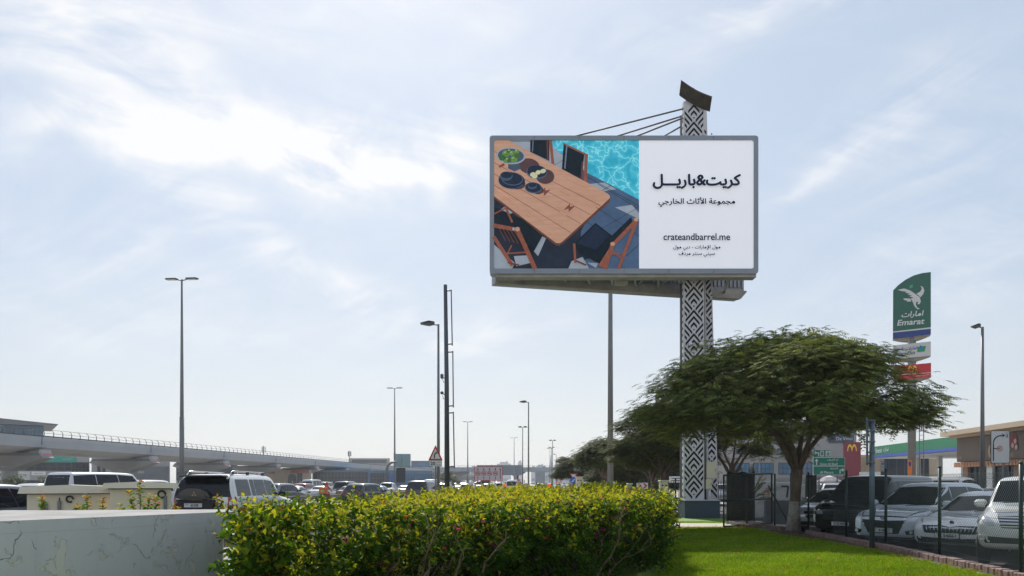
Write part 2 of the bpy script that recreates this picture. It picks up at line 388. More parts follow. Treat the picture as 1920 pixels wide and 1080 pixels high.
# ------------------------------------------------------------------ foreground parapet wall
def wallmat():
    m = mat('weathered_white_paint', (.49, .49, .50), .7, var=.06, vs=1.5, bump=.12, bs=14); nt = m.node_tree; b = nt.nodes['Principled BSDF']
    base = b.inputs['Base Color'].links[0].from_socket; tcn = nt.nodes['Texture Coordinate']
    def N(t): return nt.nodes.new(t)
    def noise(sc, det, dist=0, ro=.6, st=None):
        n = N('ShaderNodeTexNoise'); n.inputs['Scale'].default_value = sc; n.inputs['Detail'].default_value = det; n.inputs['Distortion'].default_value = dist; n.inputs['Roughness'].default_value = ro
        if st:
            mp = N('ShaderNodeMapping'); mp.inputs['Scale'].default_value = st; nt.links.new(tcn.outputs['Object'], mp.inputs[0]); nt.links.new(mp.outputs[0], n.inputs['Vector'])
        else: nt.links.new(tcn.outputs['Object'], n.inputs['Vector'])
        return n.outputs['Fac']
    def ramp(x, p0, p1, inv=False):
        r = N('ShaderNodeMapRange'); r.interpolation_type = 'SMOOTHSTEP'; nt.links.new(x, r.inputs[0]); r.inputs[1].default_value = p0; r.inputs[2].default_value = p1
        if inv: r.inputs[3].default_value = 1; r.inputs[4].default_value = 0
        return r.outputs[0]
    def mixc(f, a, c):
        x = N('ShaderNodeMix'); x.data_type = 'RGBA'; nt.links.new(f, x.inputs[0]); nt.links.new(a, x.inputs[6]); x.inputs[7].default_value = (*c, 1); return x.outputs[2]
    # streaks of dust, flaked patches showing grey render, hairline cracks
    out = mixc(ramp(noise(3, 6, .3, .65, (1, 1, .12)), .50, .78), base, (.39, .39, .39))
    fl = ramp(noise(3.1, 11, .6, .68), .575, .59)
    out = mixc(fl, out, (.55, .52, .48))
    nz = N('ShaderNodeTexNoise'); nz.inputs['Scale'].default_value = 3; nz.inputs['Detail'].default_value = 6; nt.links.new(tcn.outputs['Object'], nz.inputs['Vector'])
    ad = N('ShaderNodeMix'); ad.data_type = 'RGBA'; ad.inputs[0].default_value = .30; nt.links.new(tcn.outputs['Object'], ad.inputs[6]); nt.links.new(nz.outputs['Color'], ad.inputs[7])
    mp = N('ShaderNodeMapping'); mp.inputs['Scale'].default_value = (3.1, 3.1, 2.0); nt.links.new(ad.outputs[2], mp.inputs[0])
    vo = N('ShaderNodeTexVoronoi'); vo.feature = 'DISTANCE_TO_EDGE'; vo.inputs['Scale'].default_value = 1.0; nt.links.new(mp.outputs[0], vo.inputs['Vector'])
    mul = N('ShaderNodeMath'); mul.operation = 'MULTIPLY'; nt.links.new(ramp(vo.outputs['Distance'], .002, .010, True), mul.inputs[0]); nt.links.new(ramp(noise(2.4, 4), .50, .60), mul.inputs[1])
    out = mixc(mul.outputs[0], out, (.22, .20, .20))
    nt.links.new(out, b.inputs['Base Color'])
    bp = N('ShaderNodeBump'); bp.inputs['Strength'].default_value = .7; bp.inputs['Distance'].default_value = .012; bp.invert = True
    sm = N('ShaderNodeMath'); sm.operation = 'ADD'; nt.links.new(fl, sm.inputs[0]); nt.links.new(mul.outputs[0], sm.inputs[1])
    nt.links.new(sm.outputs[0], bp.inputs['Height']); nt.links.new(nt.nodes['Bump'].outputs[0], bp.inputs['Normal']); nt.links.new(bp.outputs[0], b.inputs['Normal'])
    return m
WALLM = wallmat()
w0 = empty('parapet_wall', 'low white painted wall with cracked and flaking paint in front of the cream cabinets', 'wall', (-3.5, 9.6, 0))
def off(pts): return [(p[0]+3.5, p[1]-9.6) for p in pts]
b = MB(); b.prism(off([(-7.2, 2.4), (-3.52, 9.66), (-3.84, 10.6), (-9, 9.8), (-12, 3)]), 0, 1.10, WALLM)
b.prism(off([(-7.2, 2.4), (-3.52, 9.66), (-3.84, 10.6), (-9, 9.8), (-12, 3)]), 1.10, 1.13, WALLM); b.build('wall_body', w0)
b = MB(); b.prism(off([(-7.2, 2.4), (-3.44, 9.82), (-3.74, 10.66), (-9, 9.9), (-12, 3)]), 1.131, 1.25, WALLM, top=mm('dusty_coping', (.34, .33, .32), .9, col2=(.22, .21, .20), vs=2.2, det=9, thr=(.30, .62), bump=.4, bs=20)); b.build('coping', w0)
# a strip of tape and chips lying on the coping
tp = MB(); tp.box((0, 0, .004), (.62, .07, .006), mm('yellow_tape', (.70, .52, .16), .5), rz=R(8)); o = tp.build('plastic_strip'); o.location = (-6.1, 8.55, 1.2515); tag(o, 'yellowish plastic strip lying on top of the low white wall', 'strip')

# ------------------------------------------------------------------ metro viaduct across the highway
vi = mm('viaduct_concrete', (.40, .42, .45), .8, var=.06, vs=.3); vdark = mm('viaduct_band', (.15, .17, .20), .7); vpink = mm('pier_shield', (.55, .22, .22), .6)
VL, VT = -83.0, 8.63
va = empty('metro_viaduct', 'long pale concrete elevated railway viaduct running beyond the highway', 'viaduct', RD(112, VL, 0))
def vloc(p): return p-RD(112, VL, 0)
prof = [(0, VT), (.5, VT), (.5, VT-.2), (10.0, VT-.2), (10.0, VT), (10.5, VT), (10.5, VT-.5), (10.3, VT-1.6), (9.4, VT-1.9), (7.4, VT-2.2), (6.9, VT-2.45), (3.6, VT-2.45), (3.1, VT-2.2), (1.1, VT-1.9), (.2, VT-1.6), (0, VT-.5)]
b = MB(); S = [40+6*k for k in range(111)]
vs = []; fs = []; n = len(prof)
for s_ in S:
    drop = 0
    for q in prof: vs.append(vloc(RD(s_, VL-q[0], q[1]-drop)))
for i in range(len(S)-1):
    for j in range(n): fs.append((i*n+j, (i+1)*n+j, (i+1)*n+(j+1) % n, i*n+(j+1) % n))
b.add(vs, fs, vi)
for k in range(22):                                      # joints between the spans
    s_ = 113+30*k-60
    b.box(vloc(RD(s_, VL+.0, VT-.6)), (.1, .10, 1.2), vdark, rz=-ROAD)
b.build('deck', va)
b = MB(); rail = mm('railing_metal', (.07, .075, .085), .5, .3)
for k in range(250):
    s_ = 60+2.15*k; q = RD(s_, VL-.25, VT); w = rn*-1
    b.tube([vloc(q), vloc(q+rn*.10+FZ*.6), vloc(q-rn*.05+FZ*1.0), vloc(q-rn*.42+FZ*1.22)], [.07, .06, .05, .04], rail, n=4)
for dz, dl in ((.62, -.2), (1.2, -.62)): b.tube([vloc(RD(60, VL+dl+.02, VT+dz)), vloc(RD(597, VL+dl+.02, VT+dz))], .035, rail, n=4)
b.tube([vloc(RD(60, VL-.3, VT+.14)), vloc(RD(597, VL-.3, VT+.14))], .13, rail, n=4)
b.build('railing', va)
cap_poly = [(-.4, 0), (10.9, 0), (11.6, -.75), (7.2, -2.2), (6.7, -2.65), (3.8, -2.65), (3.3, -2.2), (-1.1, -.75)]
for k in range(18):
    s_ = 83+30*k; o_ = RD(s_, VL, VT-2.45)
    p = MB(); fr = (vloc(o_), -rn, FZ)
    p.prism(cap_poly, -1.3, 1.3, mm('pier_concrete', (.27, .275, .28), .85, var=.1, vs=.3), fr); p.prism([(-.3, -.02), (10.8, -.02), (11.1, -.42), (-.6, -.42)], -1.32, 1.32, vdark, fr)
    p.lathe([(1.25, -VT+2.3), (1.1, -2.4), (1.5, -2.0)], vi, c=vloc(RD(s_, VL-5.25, VT-2.45)), n=14)
    po = p.build('pier', va)
    e = MB(); fr2 = (vloc(RD(s_, VL+.35, VT-2.45)), rs, FZ); e.prism([(-1.0, .5), (1.0, .5), (1.15, 0), (1.15, -.75), (-1.15, -.75), (-1.15, 0)], -.06, .42, vi, fr2); e.prism([(-1.1, -.05), (1.1, -.05), (1.02, -.66), (-1.02, -.66)], -.05, .44, vpink, fr2)
    e.build('end_block', po)
    if k > 6: continue

# ------------------------------------------------------------------ buildings beyond the viaduct
glass_b = mm('blue_glass', (.05, .17, .31), .12, .0, var=.3, vs=.3, spec=.8); dglass = mm('dark_glass', (.03, .04, .05), .1, var=.4, vs=.6, spec=.7)
stone = mm('pale_cladding', (.42, .41, .40), .8, var=.08, vs=.3); beige = mm('beige_stone', (.46, .38, .29), .8, var=.1, vs=.3)
slate = mm('slate_cladding', (.11, .125, .15), .6, var=.12, vs=.3); navy = mm('navy_panel', (.03, .045, .08), .5)
frame_m = mm('mullion', (.05, .06, .07), .5)
def facade(name, label, px0, px1, ytop, d, wall_m, feats=(), ang=0, depth=18, zb=-.1, cat='building'):
    """a building whose camera-side face spans px0..px1 at distance d; feats: (kind, x0, x1, z0, z1, ...) in photo pixels, each a part"""
    cx = (px0+px1)/2; c = P(cx, 0, d); ang = ang or math.atan2(960-cx, FPX); ca = math.cos(ang); w = (px1-px0)/FPX*d*ca; h = Z(ytop, d)      # front turned square to the sight line
    t = empty(name, label, cat, (c.x, d, zb), ang)
    def q(x): return (x-cx)/FPX*d*ca
    def zz(y): return Z(y, d)-zb
    fr = ((0, 0, 0), (1, 0, 0), (0, 0, 1))
    b = MB(); b.box((0, depth/2, (h-zb)/2), (w, depth, h-zb), wall_m); b.build('wall', t)
    for f in feats:
        k, x0, x1, y0, y1 = f[:5]; X0, X1, Z0, Z1 = q(x0), q(x1), zz(y1), zz(y0); e = MB()
        if k == 'glass':                                 # a glazed band with mullions
            nx, nz = f[5], f[6]; e.prism([(X0, Z0), (X1, Z0), (X1, Z1), (X0, Z1)], -.02, .05, f[7] if len(f) > 7 else dglass, fr)
            for i in range(nx+1): e.box((X0+(X1-X0)*i/nx, -.09, (Z0+Z1)/2), (.12, .12, Z1-Z0), frame_m)
            for i in range(nz+1): e.box(((X0+X1)/2, -.085, Z0+(Z1-Z0)*i/nz), (X1-X0, .10, .12), frame_m)
            e.build('glazing', t)
        elif k == 'roof':
            e.prism([(X0, Z1), (X1, Z1-(Z1-Z0)*.75), (X1-.3, Z0+(Z1-Z0)*.12), (X0, Z0)], -depth-1, 3.5, f[5], fr); e.build('roof', t)
        elif k == 'panel':
            e.prism([(X0, Z0), (X1, Z0), (X1, Z1), (X0, Z1)], -.02, .18, f[5], fr)
            if len(f) > 6:
                for tx, fx, fy, fw, tm in f[6]: e.text(tx, fr, q(fx), zz(fy), .18, tm, width=fw/FPX*d*ca, lift=.02)
            e.build(f[7] if len(f) > 7 else 'panel', t)
        elif k == 'arch':
            xc, r_ = (X0+X1)/2, (X1-X0)/2
            e.prism([(X0, Z0), (X1, Z0)]+[(xc+r_*math.cos(R(a)), Z1-r_+r_*math.sin(R(a))) for a in range(0, 181, 20)], -.02, .06, f[5], fr); e.build('arch_window', t)
    return t
teal = mm('teal_sign', (.04, .33, .27), .5); offw = mm('off_white', (.62, .62, .60), .6)
facade('office_building', 'blue glass office block with a thin overhanging flat roof above the viaduct', -90, 83, 794, 205, glass_b,
       [('glass', -90, 83, 796, 850, 22, 9, glass_b), ('roof', -110, 112, 778, 798, mm('roof_edge', (.13, .14, .16), .6))], depth=24)
facade('shopping_arcade', 'pale retail block with dark glazing and a green sign under the viaduct', -70, 172, 846, 188, stone,
       [('panel', 70, 146, 853, 866, teal, [('Transgate', 90, 859.5, 20, offw), ('ترانسجيت', 127, 859.5, 17, offw)], 'shop_sign'), ('glass', -60, 136, 867, 882, 14, 2, dglass),
        ('glass', 137, 170, 866, 900, 5, 3, dglass), ('panel', -60, 56, 884, 900, offw, [('AMOR', 39, 891, 23, frame_m)], 'shop_sign'), ('panel', 59, 86, 884, 891, white, [('fitness', 68, 887.5, 9, navy), ('bel', 77, 887.5, 5, red_m)], 'shop_sign'),
        ('panel', -30, 7, 887, 893, teal, [], 'shop_sign'), ('glass', -60, 170, 901, 907, 20, 1, dglass)])
facade('grey_building', 'grey blank walled building with narrow windows beside the retail block', 173, 320, 858, 192, mm('cool_grey', (.30, .31, .33), .8, var=.06),
       [('glass', 184, 189, 868, 898, 1, 3), ('glass', 193, 198, 868, 898, 1, 3), ('glass', 222, 226, 868, 890, 1, 2), ('panel', 251, 318, 874, 904, mm('ad_grey', (.14, .16, .18), .5, var=.2, vs=.15), [('2025', 264, 885, 12, offw)], 'advert_panel')])
facade('slate_building', 'dark slate showroom with small white lettering behind the black backed car', 331, 446, 866, 215, slate,
       [('panel', 360, 377, 874, 884, mm('teal_screen', (.10, .33, .42), .4), [], 'screen'), ('panel', 390, 440, 868, 880, slate, [('LOFT', 397, 873, 6, offw)], 'shop_sign'), ('glass', 333, 445, 886, 905, 16, 2)])
facade('arched_shops', 'beige shop row with arches and a dull red fascia band', 447, 585, 881, 235, beige,
       [('panel', 447, 515, 883, 888, mm('dull_red', (.36, .07, .08), .6), [], 'fascia'), ('panel', 545, 580, 882, 887, mm('dull_red', (.36, .07, .08), .6), [], 'fascia'), ('arch', 540, 556, 888, 906, dglass), ('glass', 467, 480, 886, 906, 2, 2, dglass), ('glass', 558, 567, 887, 906, 2, 2, dglass), ('glass', 482, 495, 893, 906, 2, 2, mm('green_glass', (.05, .2, .2), .2))])
facade('glass_showrooms', 'low blue glass showroom row behind the viaduct piers', 587, 812, 882, 260, glass_b,
       [('glass', 590, 690, 885, 907, 16, 3, dglass), ('glass', 694, 728, 887, 907, 6, 2, dglass), ('panel', 729, 742, 889, 907, mm('blue_board', (.05, .12, .35), .5), [], 'shop_sign'), ('glass', 744, 810, 889, 907, 12, 2, glass_b)])
facade('flat_roof_block', 'pinkish flat roofed block rising just above the viaduct railing', 655, 731, 859, 420, mm('pink_render', (.42, .36, .34), .8), [('glass', 660, 725, 862, 868, 12, 1, slate)])
facade('teal_glass_tower', 'small teal glass tower above the far viaduct', 742, 770, 851, 420, glass_b, [('glass', 743, 769, 853, 878, 6, 6, mm('teal_glass', (.06, .2, .22), .15))])
facade('blue_roof_block', 'low bluish block right of the teal glass tower', 771, 812, 864, 430, slate, [('glass', 773, 810, 867, 880, 9, 2, glass_b)])
# overpass that crosses far ahead and the broad gantry back in front of it
ov = empty('overpass', 'far concrete overpass crossing the highway below the skyline', 'overpass', (12, 430, 0))
b = MB(); b.box((30, 0, 8.6), (250, 14, 1.5), vi); b.box((30, -7.2, 9.7), (250, .3, .8), vi); b.build('deck', ov)
b = MB(); b.box((30, -7.3, 10.8), (250, .1, .12), rail)
for k in range(60): b.box((-95+k*4.2, -7.3, 10.4), (.12, .12, .9), rail)
b.build('railing', ov)
for k in range(8):
    p = MB(); p.lathe([(1.1, -.1), (1.0, 5.4), (1.0, 7.0)], vi, c=(-70+k*30, 0, 0), n=12); p.prism([(-5, 7.95), (5, 7.95), (5.4, 7.3), (1.2, 5.4), (-1.2, 5.4), (-5.4, 7.3)], -1, 1, vi, ((-70+k*30, 0, 0), (1, 0, 0), (0, 0, 1))); p.build('pier', ov)
g = empty('gantry_sign', 'wide blank grey gantry sign back over the far carriageway', 'gantry', (X(930, 330), 330, 0))
b = MB(); W_ = 84/FPX*330
b.box((X(936, 330)-X(930, 330), 0, (Z(872, 330)+Z(891, 330))/2), (W_, .6, Z(872, 330)-Z(891, 330)), mm('gantry_grey', (.17, .19, .22), .6)); b.build('sign_board', g)
for dx in (-W_*.47, W_*.42):
    b = MB(); b.box((dx+1.2, .6, 4.2), (.8, .8, 8.6), dkgrey); b.build('post', g)
# hazy skyline
sk = mm('far_tower', (.34, .35, .37), .8, var=.1, vs=.01); rnd = random.Random(8)
for i, (x0, x1, yt, d, lb) in enumerate([(932, 958, 866, 1500, 'broad pale block on the hazy skyline'), (971, 979, 864, 1600, 'slim pale tower on the hazy skyline'), (996, 1005, 874, 1400, 'low hazy block between two slim towers'), (1006, 1022, 871, 1500, 'mid height hazy block beside the needle tower'),
        (912, 926, 872, 1700, 'low far block peeping over the gantry sign'), (1040, 1046, 868, 1450, 'narrow hazy block beside the lamp posts'), (1022, 1028, 876, 1400, 'small hazy block at the foot of the needle tower'), (883, 892, 873, 1600, 'faint block left of the gantry sign'), (1050, 1075, 878, 1300, 'wide low hazy block by the dark tree'), (860, 872, 877, 1500, 'faintest low block behind the bracket mast')]):
    t = empty('skyline_building', lb, 'building', (X((x0+x1)/2, d), d, 0), group='buildings on the hazy skyline'); w = (x1-x0)/FPX*d; h = Z(yt, d)
    b = MB(); b.box((0, 10, h*.46), (w, 26, h*.92), sk); b.build('wall', t)
    b = MB(); b.box((0, 10, h*.96), (w*.6, 14, h*.08), sk); b.box((w*.2, 10, h*1.02), (w*.12, 3, h*.05), sk); b.build('roof_plant', t)
    for k in range(int(h/14)): b = MB(); b.box((0, -3.05, 8+k*14), (w*.9, .2, 4.5), slate); b.build('window_band', t)
t = empty('needle_tower', 'tall slim pointed tower on the hazy skyline', 'tower', (X(1033, 1500), 1500, 0))
b = MB(); b.lathe([(6, 0), (5, 22), (3.5, 34), (1.2, 46), (.4, 55)], sk, n=8); b.build('spire', t); b = MB(); b.lathe([(5.6, 24), (5.6, 26)], slate, n=8); b.build('ledge', t)
t = empty('sloped_roof_hall', 'grey hall with a sloping roof under the skyline', 'building', (X(1012, 700), 700, 0)); q = lambda x: (x-1012)/FPX*700
b = MB(); b.prism([(q(1004), 0), (q(1022), 0), (q(1022), Z(873, 700)), (q(1004), Z(884, 700))], -20, 0, slate, ((0, 0, 0), (1, 0, 0), (0, 0, 1))); b.build('wall', t)
b = MB(); b.prism([(q(1003), Z(884, 700)), (q(1022.5), Z(872.5, 700)), (q(1022.5), Z(872, 700)), (q(1003), Z(883.3, 700))], -21, 1, sk, ((0, 0, 0), (1, 0, 0), (0, 0, 1))); b.build('roof', t)
# telecom masts above the viaduct
for px, py, d, lb in ((494, 836, 330, 'white telecom mast with panels beyond the left part of the viaduct'), (655, 845, 400, 'dark telecom mast with antennas beyond the middle of the viaduct')):
    t = empty('telecom_mast', lb, 'mast', (X(px, d), d, 0)); h = Z(py, d)
    b = MB(); b.tube([(0, 0, 0), (0, 0, h)], [.35, .18], grey_m, n=8); b.build('pole', t)
    for k in range(3):
        b = MB(); a = k*2.1; b.box((.7*math.cos(a), .7*math.sin(a), h-1.6), (.45, .25, 2.4), offw if px < 600 else dkgrey, rz=a); b.box((.35*math.cos(a), .35*math.sin(a), h-1.2), (.7, .08, .08), grey_m, rz=a); b.build('antenna', t)

# ------------------------------------------------------------------ highway barriers
def guardrail(name, label, l, s0, s1, step=4.0):
    t = empty(name, label, 'guard rail', RD(s0, l, -.1), -ROAD)       # local y runs along the road
    b = MB(); L = s1-s0; gm = mm('weathered_steel', (.16, .15, .14), .6, .3, var=.2)
    b.prism([(-.04, .45), (0, .45), (.05, .52), (0, .60), (.05, .68), (0, .76), (-.04, .76)], 0, L, gm, ((0, L, 0), (1, 0, 0), (0, 0, 1))); b.build('rail', t)
    for k in range(min(80, int(L/step))):
        p = MB(); p.box((-.11, k*step, .38), (.14, .12, .76), gm); p.build('post', t)
guardrail('guard_rail', 'brown grey steel guard rail between the service road and the highway lanes', -21.8, 14, 190)
t = tag(MB().prism([(-.3, -.1), (.3, -.1), (.22, .25), (.1, .85), (-.1, .85), (-.22, .25)], 0, 700, concrete, (RD(720, -37, 0), rn, FZ)).build('median_barrier'), 'long low concrete barrier along the highway median under the tall masts', 'barrier')
t = empty('median_fence', 'thin wire fence on posts along the far edge of the highway below the viaduct', 'fence', RD(20, -73.5, -.1), -ROAD)
for k in range(45):
    b = MB(); b.box((0, k*5, 1.1), (.14, .14, 2.2), concrete); b.build('post', t)
b = MB()
for zz in (.5, .9, 1.3, 1.7, 2.1): b.tube([(0, 0, zz), (0, 220, zz)], .018, grey_m, n=4)
b.build('wire', t)
# ------------------------------------------------------------------ billboard on its perforated pylon
DB = 35.8
bx0, bx1, bz0, bz1 = X(918, DB), X(1422, DB), Z(513, DB), Z(254, DB)
bframe = mm('billboard_frame', (.28, .31, .36), .5, .2, var=.08, vs=.8); under = mm('dusty_underside', (.38, .35, .31), .8, var=.25, vs=1.2)
corr = mm('corrugated_sheet', (.34, .34, .35), .6, .2, var=.1); 
def lit(name, col, e=.24, **k): return mm(name, col, k.pop('rough', .7), spec=.06, emit=(col, e*1.5), **k)   # back lit vinyl
bb = empty('billboard', 'large billboard with a poolside table picture and dark Arabic lettering on the patterned pylon', 'billboard', ((bx0+bx1)/2, DB, 0))
oB = bb.location
def L3(p): return Vector(p)-oB
bh = bz1-bz0; tf = .20
b = MB(); r_ = .13                                                   # rounded frame box
def rrect(x0, z0, x1, z1, r, n=4):
    out = []
    for cx, cz, a0 in ((x1-r, z1-r, 0), (x0+r, z1-r, 90), (x0+r, z0+r, 180), (x1-r, z0+r, 270)):
        for k in range(n+1): out.append((cx+r*math.cos(R(a0+90*k/n)), cz+r*math.sin(R(a0+90*k/n))))
    return out
frB = (L3((0, DB, 0)), Vector((1, 0, 0)), FZ)
b.prism(rrect(bx0, bz0, bx1, bz1, r_), -.62, -.06, bframe, frB)
ou, inn = rrect(bx0, bz0, bx1, bz1, r_), rrect(bx0+tf, bz0+tf+.03, bx1-tf, bz1-tf, .1)
nn = len(ou); vs = [L3((p[0], DB-.0, p[1])) for p in ou]+[L3((p[0], DB-.0, p[1])) for p in inn]+[L3((p[0], DB+.07, p[1])) for p in ou]+[L3((p[0], DB+.07, p[1])) for p in inn]
fs = [(i, nn+i, nn+(i+1) % nn, (i+1) % nn) for i in range(nn)]+[(2*nn+i, i, (i+1) % nn, 2*nn+(i+1) % nn) for i in range(nn)]+[(nn+i, 3*nn+i, 3*nn+(i+1) % nn, nn+(i+1) % nn) for i in range(nn)]
b.add(vs, fs, bframe)
for k in range(1, 6): b.box(L3((bx0+(bx1-bx0)*k/6, DB-.001, bz1-tf/2)), (.012, .012, tf*.9), dkgrey); b.box(L3((bx0+(bx1-bx0)*k/6, DB-.001, bz0+tf/2)), (.012, .012, tf*.9), dkgrey)
b.build('front_frame', bb)
b = MB(); b.box(L3(((bx0+bx1)/2+.1, DB+.36, bz0-.07)), (bx1-bx0-.35, .56, .14), under); b.build('underside', bb)
# ---- the printed face
px0, px1, pz0, pz1 = bx0+tf, bx1-tf, bz0+tf+.03, bz1-tf
cs = (px1-px0)/1550.0
fP = (L3((px0, DB+.052, pz0)), Vector((1, 0, 0)), FZ); kz = (pz1-pz0)/763.0
def q(x, y): return ((x-82)*cs, (835-y)*kz)
def ql(*pts): return [q(*p) for p in pts]
pw = lit('poster_white', (.80, .81, .86), .27, var=.02); pnavy = lit('poster_navy', (.012, .02, .05), .2, var=0)
pb = MB(); H = [0.0]
def lay(): H[0] += .0006; return H[0]
pb.flat(ql((948, 835), (1632, 835), (1632, 72), (948, 72)), fP, .001, pw)
def clipx(poly, lim, keep_less):
    out = []
    for i in range(len(poly)):
        a, c = poly[i], poly[(i+1) % len(poly)]
        ia, ic = ((a[0] <= lim) == keep_less), ((c[0] <= lim) == keep_less)
        if ia: out.append(a)
        if ia != ic:
            t = (lim-a[0])/(c[0]-a[0]); out.append((lim, a[1]+t*(c[1]-a[1])))
    return out
def pp(m, *pts): pb.flat(ql(*pts), fP, lay(), m)
def ps(m, w, *pts): pb.stroke(ql(*pts), w*cs, fP, lay(), m)
def pe(m, x, y, rx, ry, rot=0): c = q(x, y); pb.disc(c[0], c[1], rx*cs, ry*kz, fP, lay(), m, 22, R(rot))
deck = lit('poster_shaded_deck', (.075, .125, .22), .22, var=.3, vs=.9); floor_l = lit('poster_pale_deck', (.34, .38, .44), .22, var=.15, vs=1.2)
shad = lit('poster_deep_shade', (.022, .030, .05), .22, var=.3, vs=1.5); cloth = lit('poster_black_cloth', (.010, .018, .028), .2, var=.3, vs=6)
wood = lit('poster_wood', (.60, .34, .235), .24, col2=(.46, .24, .16), vs=1.6, det=8, stretch=(.6, 1, 3.5), thr=(.35, .65)); wedge = lit('poster_wood_edge', (.16, .06, .045), .2, var=.2); rail_w = lit('poster_chair_wood', (.30, .10, .065), .2, var=.25, vs=5)
key_w = lit('poster_key_wood', (.24, .07, .055), .2, var=.1); navyd = lit('poster_navy_ware', (.018, .03, .06), .2, var=.2, vs=5); navyl = lit('poster_ware_light', (.07, .10, .16), .2, var=.2, vs=5)
green = lit('poster_fruit', (.13, .26, .07), .24, var=.5, vs=9); green2 = lit('poster_fruit_dark', (.05, .13, .04), .24, var=.5, vs=12); dsh = lit('poster_table_shadow', (.10, .055, .06), .2, var=.15)
pool = lit('poster_pool', (.05, .48, .62), .28)
nt = pool.node_tree; bs_ = nt.nodes['Principled BSDF']; tcn = nt.nodes['Texture Coordinate']
nz = nt.nodes.new('ShaderNodeTexNoise'); nz.inputs['Scale'].default_value = 1.6; nt.links.new(tcn.outputs['Object'], nz.inputs['Vector'])
mx = nt.nodes.new('ShaderNodeMix'); mx.data_type = 'RGBA'; mx.inputs[0].default_value = .62; nt.links.new(tcn.outputs['Object'], mx.inputs[6]); nt.links.new(nz.outputs['Color'], mx.inputs[7])
vo = nt.nodes.new('ShaderNodeTexVoronoi'); vo.feature = 'DISTANCE_TO_EDGE'; vo.inputs['Scale'].default_value = 3.6; nt.links.new(mx.outputs[2], vo.inputs['Vector'])
cr = nt.nodes.new('ShaderNodeValToRGB'); nt.links.new(vo.outputs['Distance'], cr.inputs[0])
cr.color_ramp.elements[0].position = 0; cr.color_ramp.elements[0].color = (.30, .74, .82, 1); cr.color_ramp.elements[1].position = .30; cr.color_ramp.elements[1].color = (.03, .38, .53, 1)
e_ = cr.color_ramp.elements.new(.045); e_.color = (.08, .53, .67, 1)
nt.links.new(cr.outputs[0], bs_.inputs['Base Color']); nt.links.new(cr.outputs[0], bs_.inputs['Emission Color'])
pp(deck, (82, 835), (948, 835), (948, 72), (82, 72))
pp(pool, (425, 72), (948, 72), (948, 425), (830, 362), (640, 266), (520, 175), (430, 110))
pp(floor_l, (170, 72), (425, 72), (430, 110), (495, 160), (490, 250), (440, 215)); ps(deck, 3, (440, 220), (492, 190)); ps(deck, 3, (180, 78), (300, 78))
pp(floor_l, (640, 332), (742, 322), (812, 362), (718, 378)); pp(floor_l, (805, 470), (905, 455), (948, 505), (948, 540))
for a, c in (((640, 290), (948, 462)), ((700, 385), (780, 340)), ((850, 600), (948, 560)), ((870, 760), (948, 690)), ((700, 330), (948, 480))): ps(shad, 3, a, c)
pp(shad, (82, 405), (470, 700), (600, 585), (600, 640), (700, 760), (560, 800), (520, 835), (82, 835))
pp(shad, (775, 430), (620, 575), (560, 690), (470, 700))
pp(floor_l, (82, 690), (205, 800), (190, 835), (82, 835)); pp(floor_l, (82, 520), (140, 468), (196, 500), (110, 548)); pp(floor_l, (365, 640), (392, 655), (345, 760), (318, 730)); pp(floor_l, (200, 760), (290, 755), (300, 800), (215, 820)); pp(floor_l, (545, 790), (610, 765), (650, 835), (525, 835)); pp(floor_l, (640, 800), (705, 800), (690, 830))
# chairs behind the table
pp(cloth, (298, 72), (412, 72), (412, 195), (298, 140)); pp(rail_w, (410, 72), (428, 72), (442, 218), (424, 208)); pp(wedge, (396, 72), (404, 72), (408, 190), (398, 184))
pp(cloth, (497, 92), (622, 152), (602, 305), (487, 245)); pp(rail_w, (622, 150), (643, 154), (636, 328), (618, 318)); ps(rail_w, 10, (496, 92), (630, 156)); pp(wedge, (606, 200), (616, 200), (608, 308), (598, 302))
# table
pp(wedge, (768, 395), (776, 412), (774, 436), (488, 690), (456, 698), (440, 688), (82, 418), (82, 400), (400, 600))
pp(wood, (82, 72), (168, 72), (762, 390), (774, 402), (773, 416), (492, 672), (474, 684), (452, 682), (82, 404))
for t in (.2, .4, .6, .8): ps(wedge, 2.6, (82, 72+332*t), (774-295*t, 408+265*t))
for cx, cy_ in ((531, 473), (383, 378)): pp(key_w, (cx-34, cy_+14), (cx+4, cy_-25), (cx+5, cy_-6), (cx+36, cy_-12), (cx-4, cy_+26), (cx-4, cy_+5))
pp(key_w, (108, 226), (140, 208), (146, 222), (116, 236))
# crockery and fruit
pe(dsh, 292, 226, 64, 46, -12); pe(dsh, 388, 288, 54, 44); pe(dsh, 205, 322, 66, 40, -15); pe(dsh, 345, 368, 32, 26)
pp(navyl, (168, 205), (225, 205), (243, 240), (205, 258), (165, 240)); pe(floor_l, 182, 165, 88, 50, -4); pe(navyl, 182, 164, 78, 42, -4)
for x, y, r, g in ((152, 152, 22, green), (176, 138, 17, green2), (130, 176, 19, green2), (200, 186, 22, green), (190, 150, 17, green), (218, 140, 15, green), (222, 166, 16, green2), (165, 190, 18, green2), (150, 196, 12, green)): pe(g, x, y, r, r*.95)
pe(navyd, 187, 312, 80, 50, -6); pe(navyl, 190, 302, 66, 40, -6); pe(navyd, 190, 300, 60, 35, -6); pe(navyl, 155, 286, 38, 28); pe(navyd, 155, 279, 34, 19)
pe(navyl, 337, 262, 63, 41, -6); pe(navyd, 337, 258, 58, 35, -6)
for x, y in ((313, 276), (345, 264), (374, 256), (325, 288)): pe(lit('poster_lemon', (.62, .60, .36), .24, var=.2, vs=14), x, y, 17, 13, 20)
pe(navyl, 316, 355, 51, 33, -6); pe(navyd, 316, 353, 46, 28, -6); pe(navyl, 310, 344, 28, 20); pe(navyd, 310, 339, 24, 13)
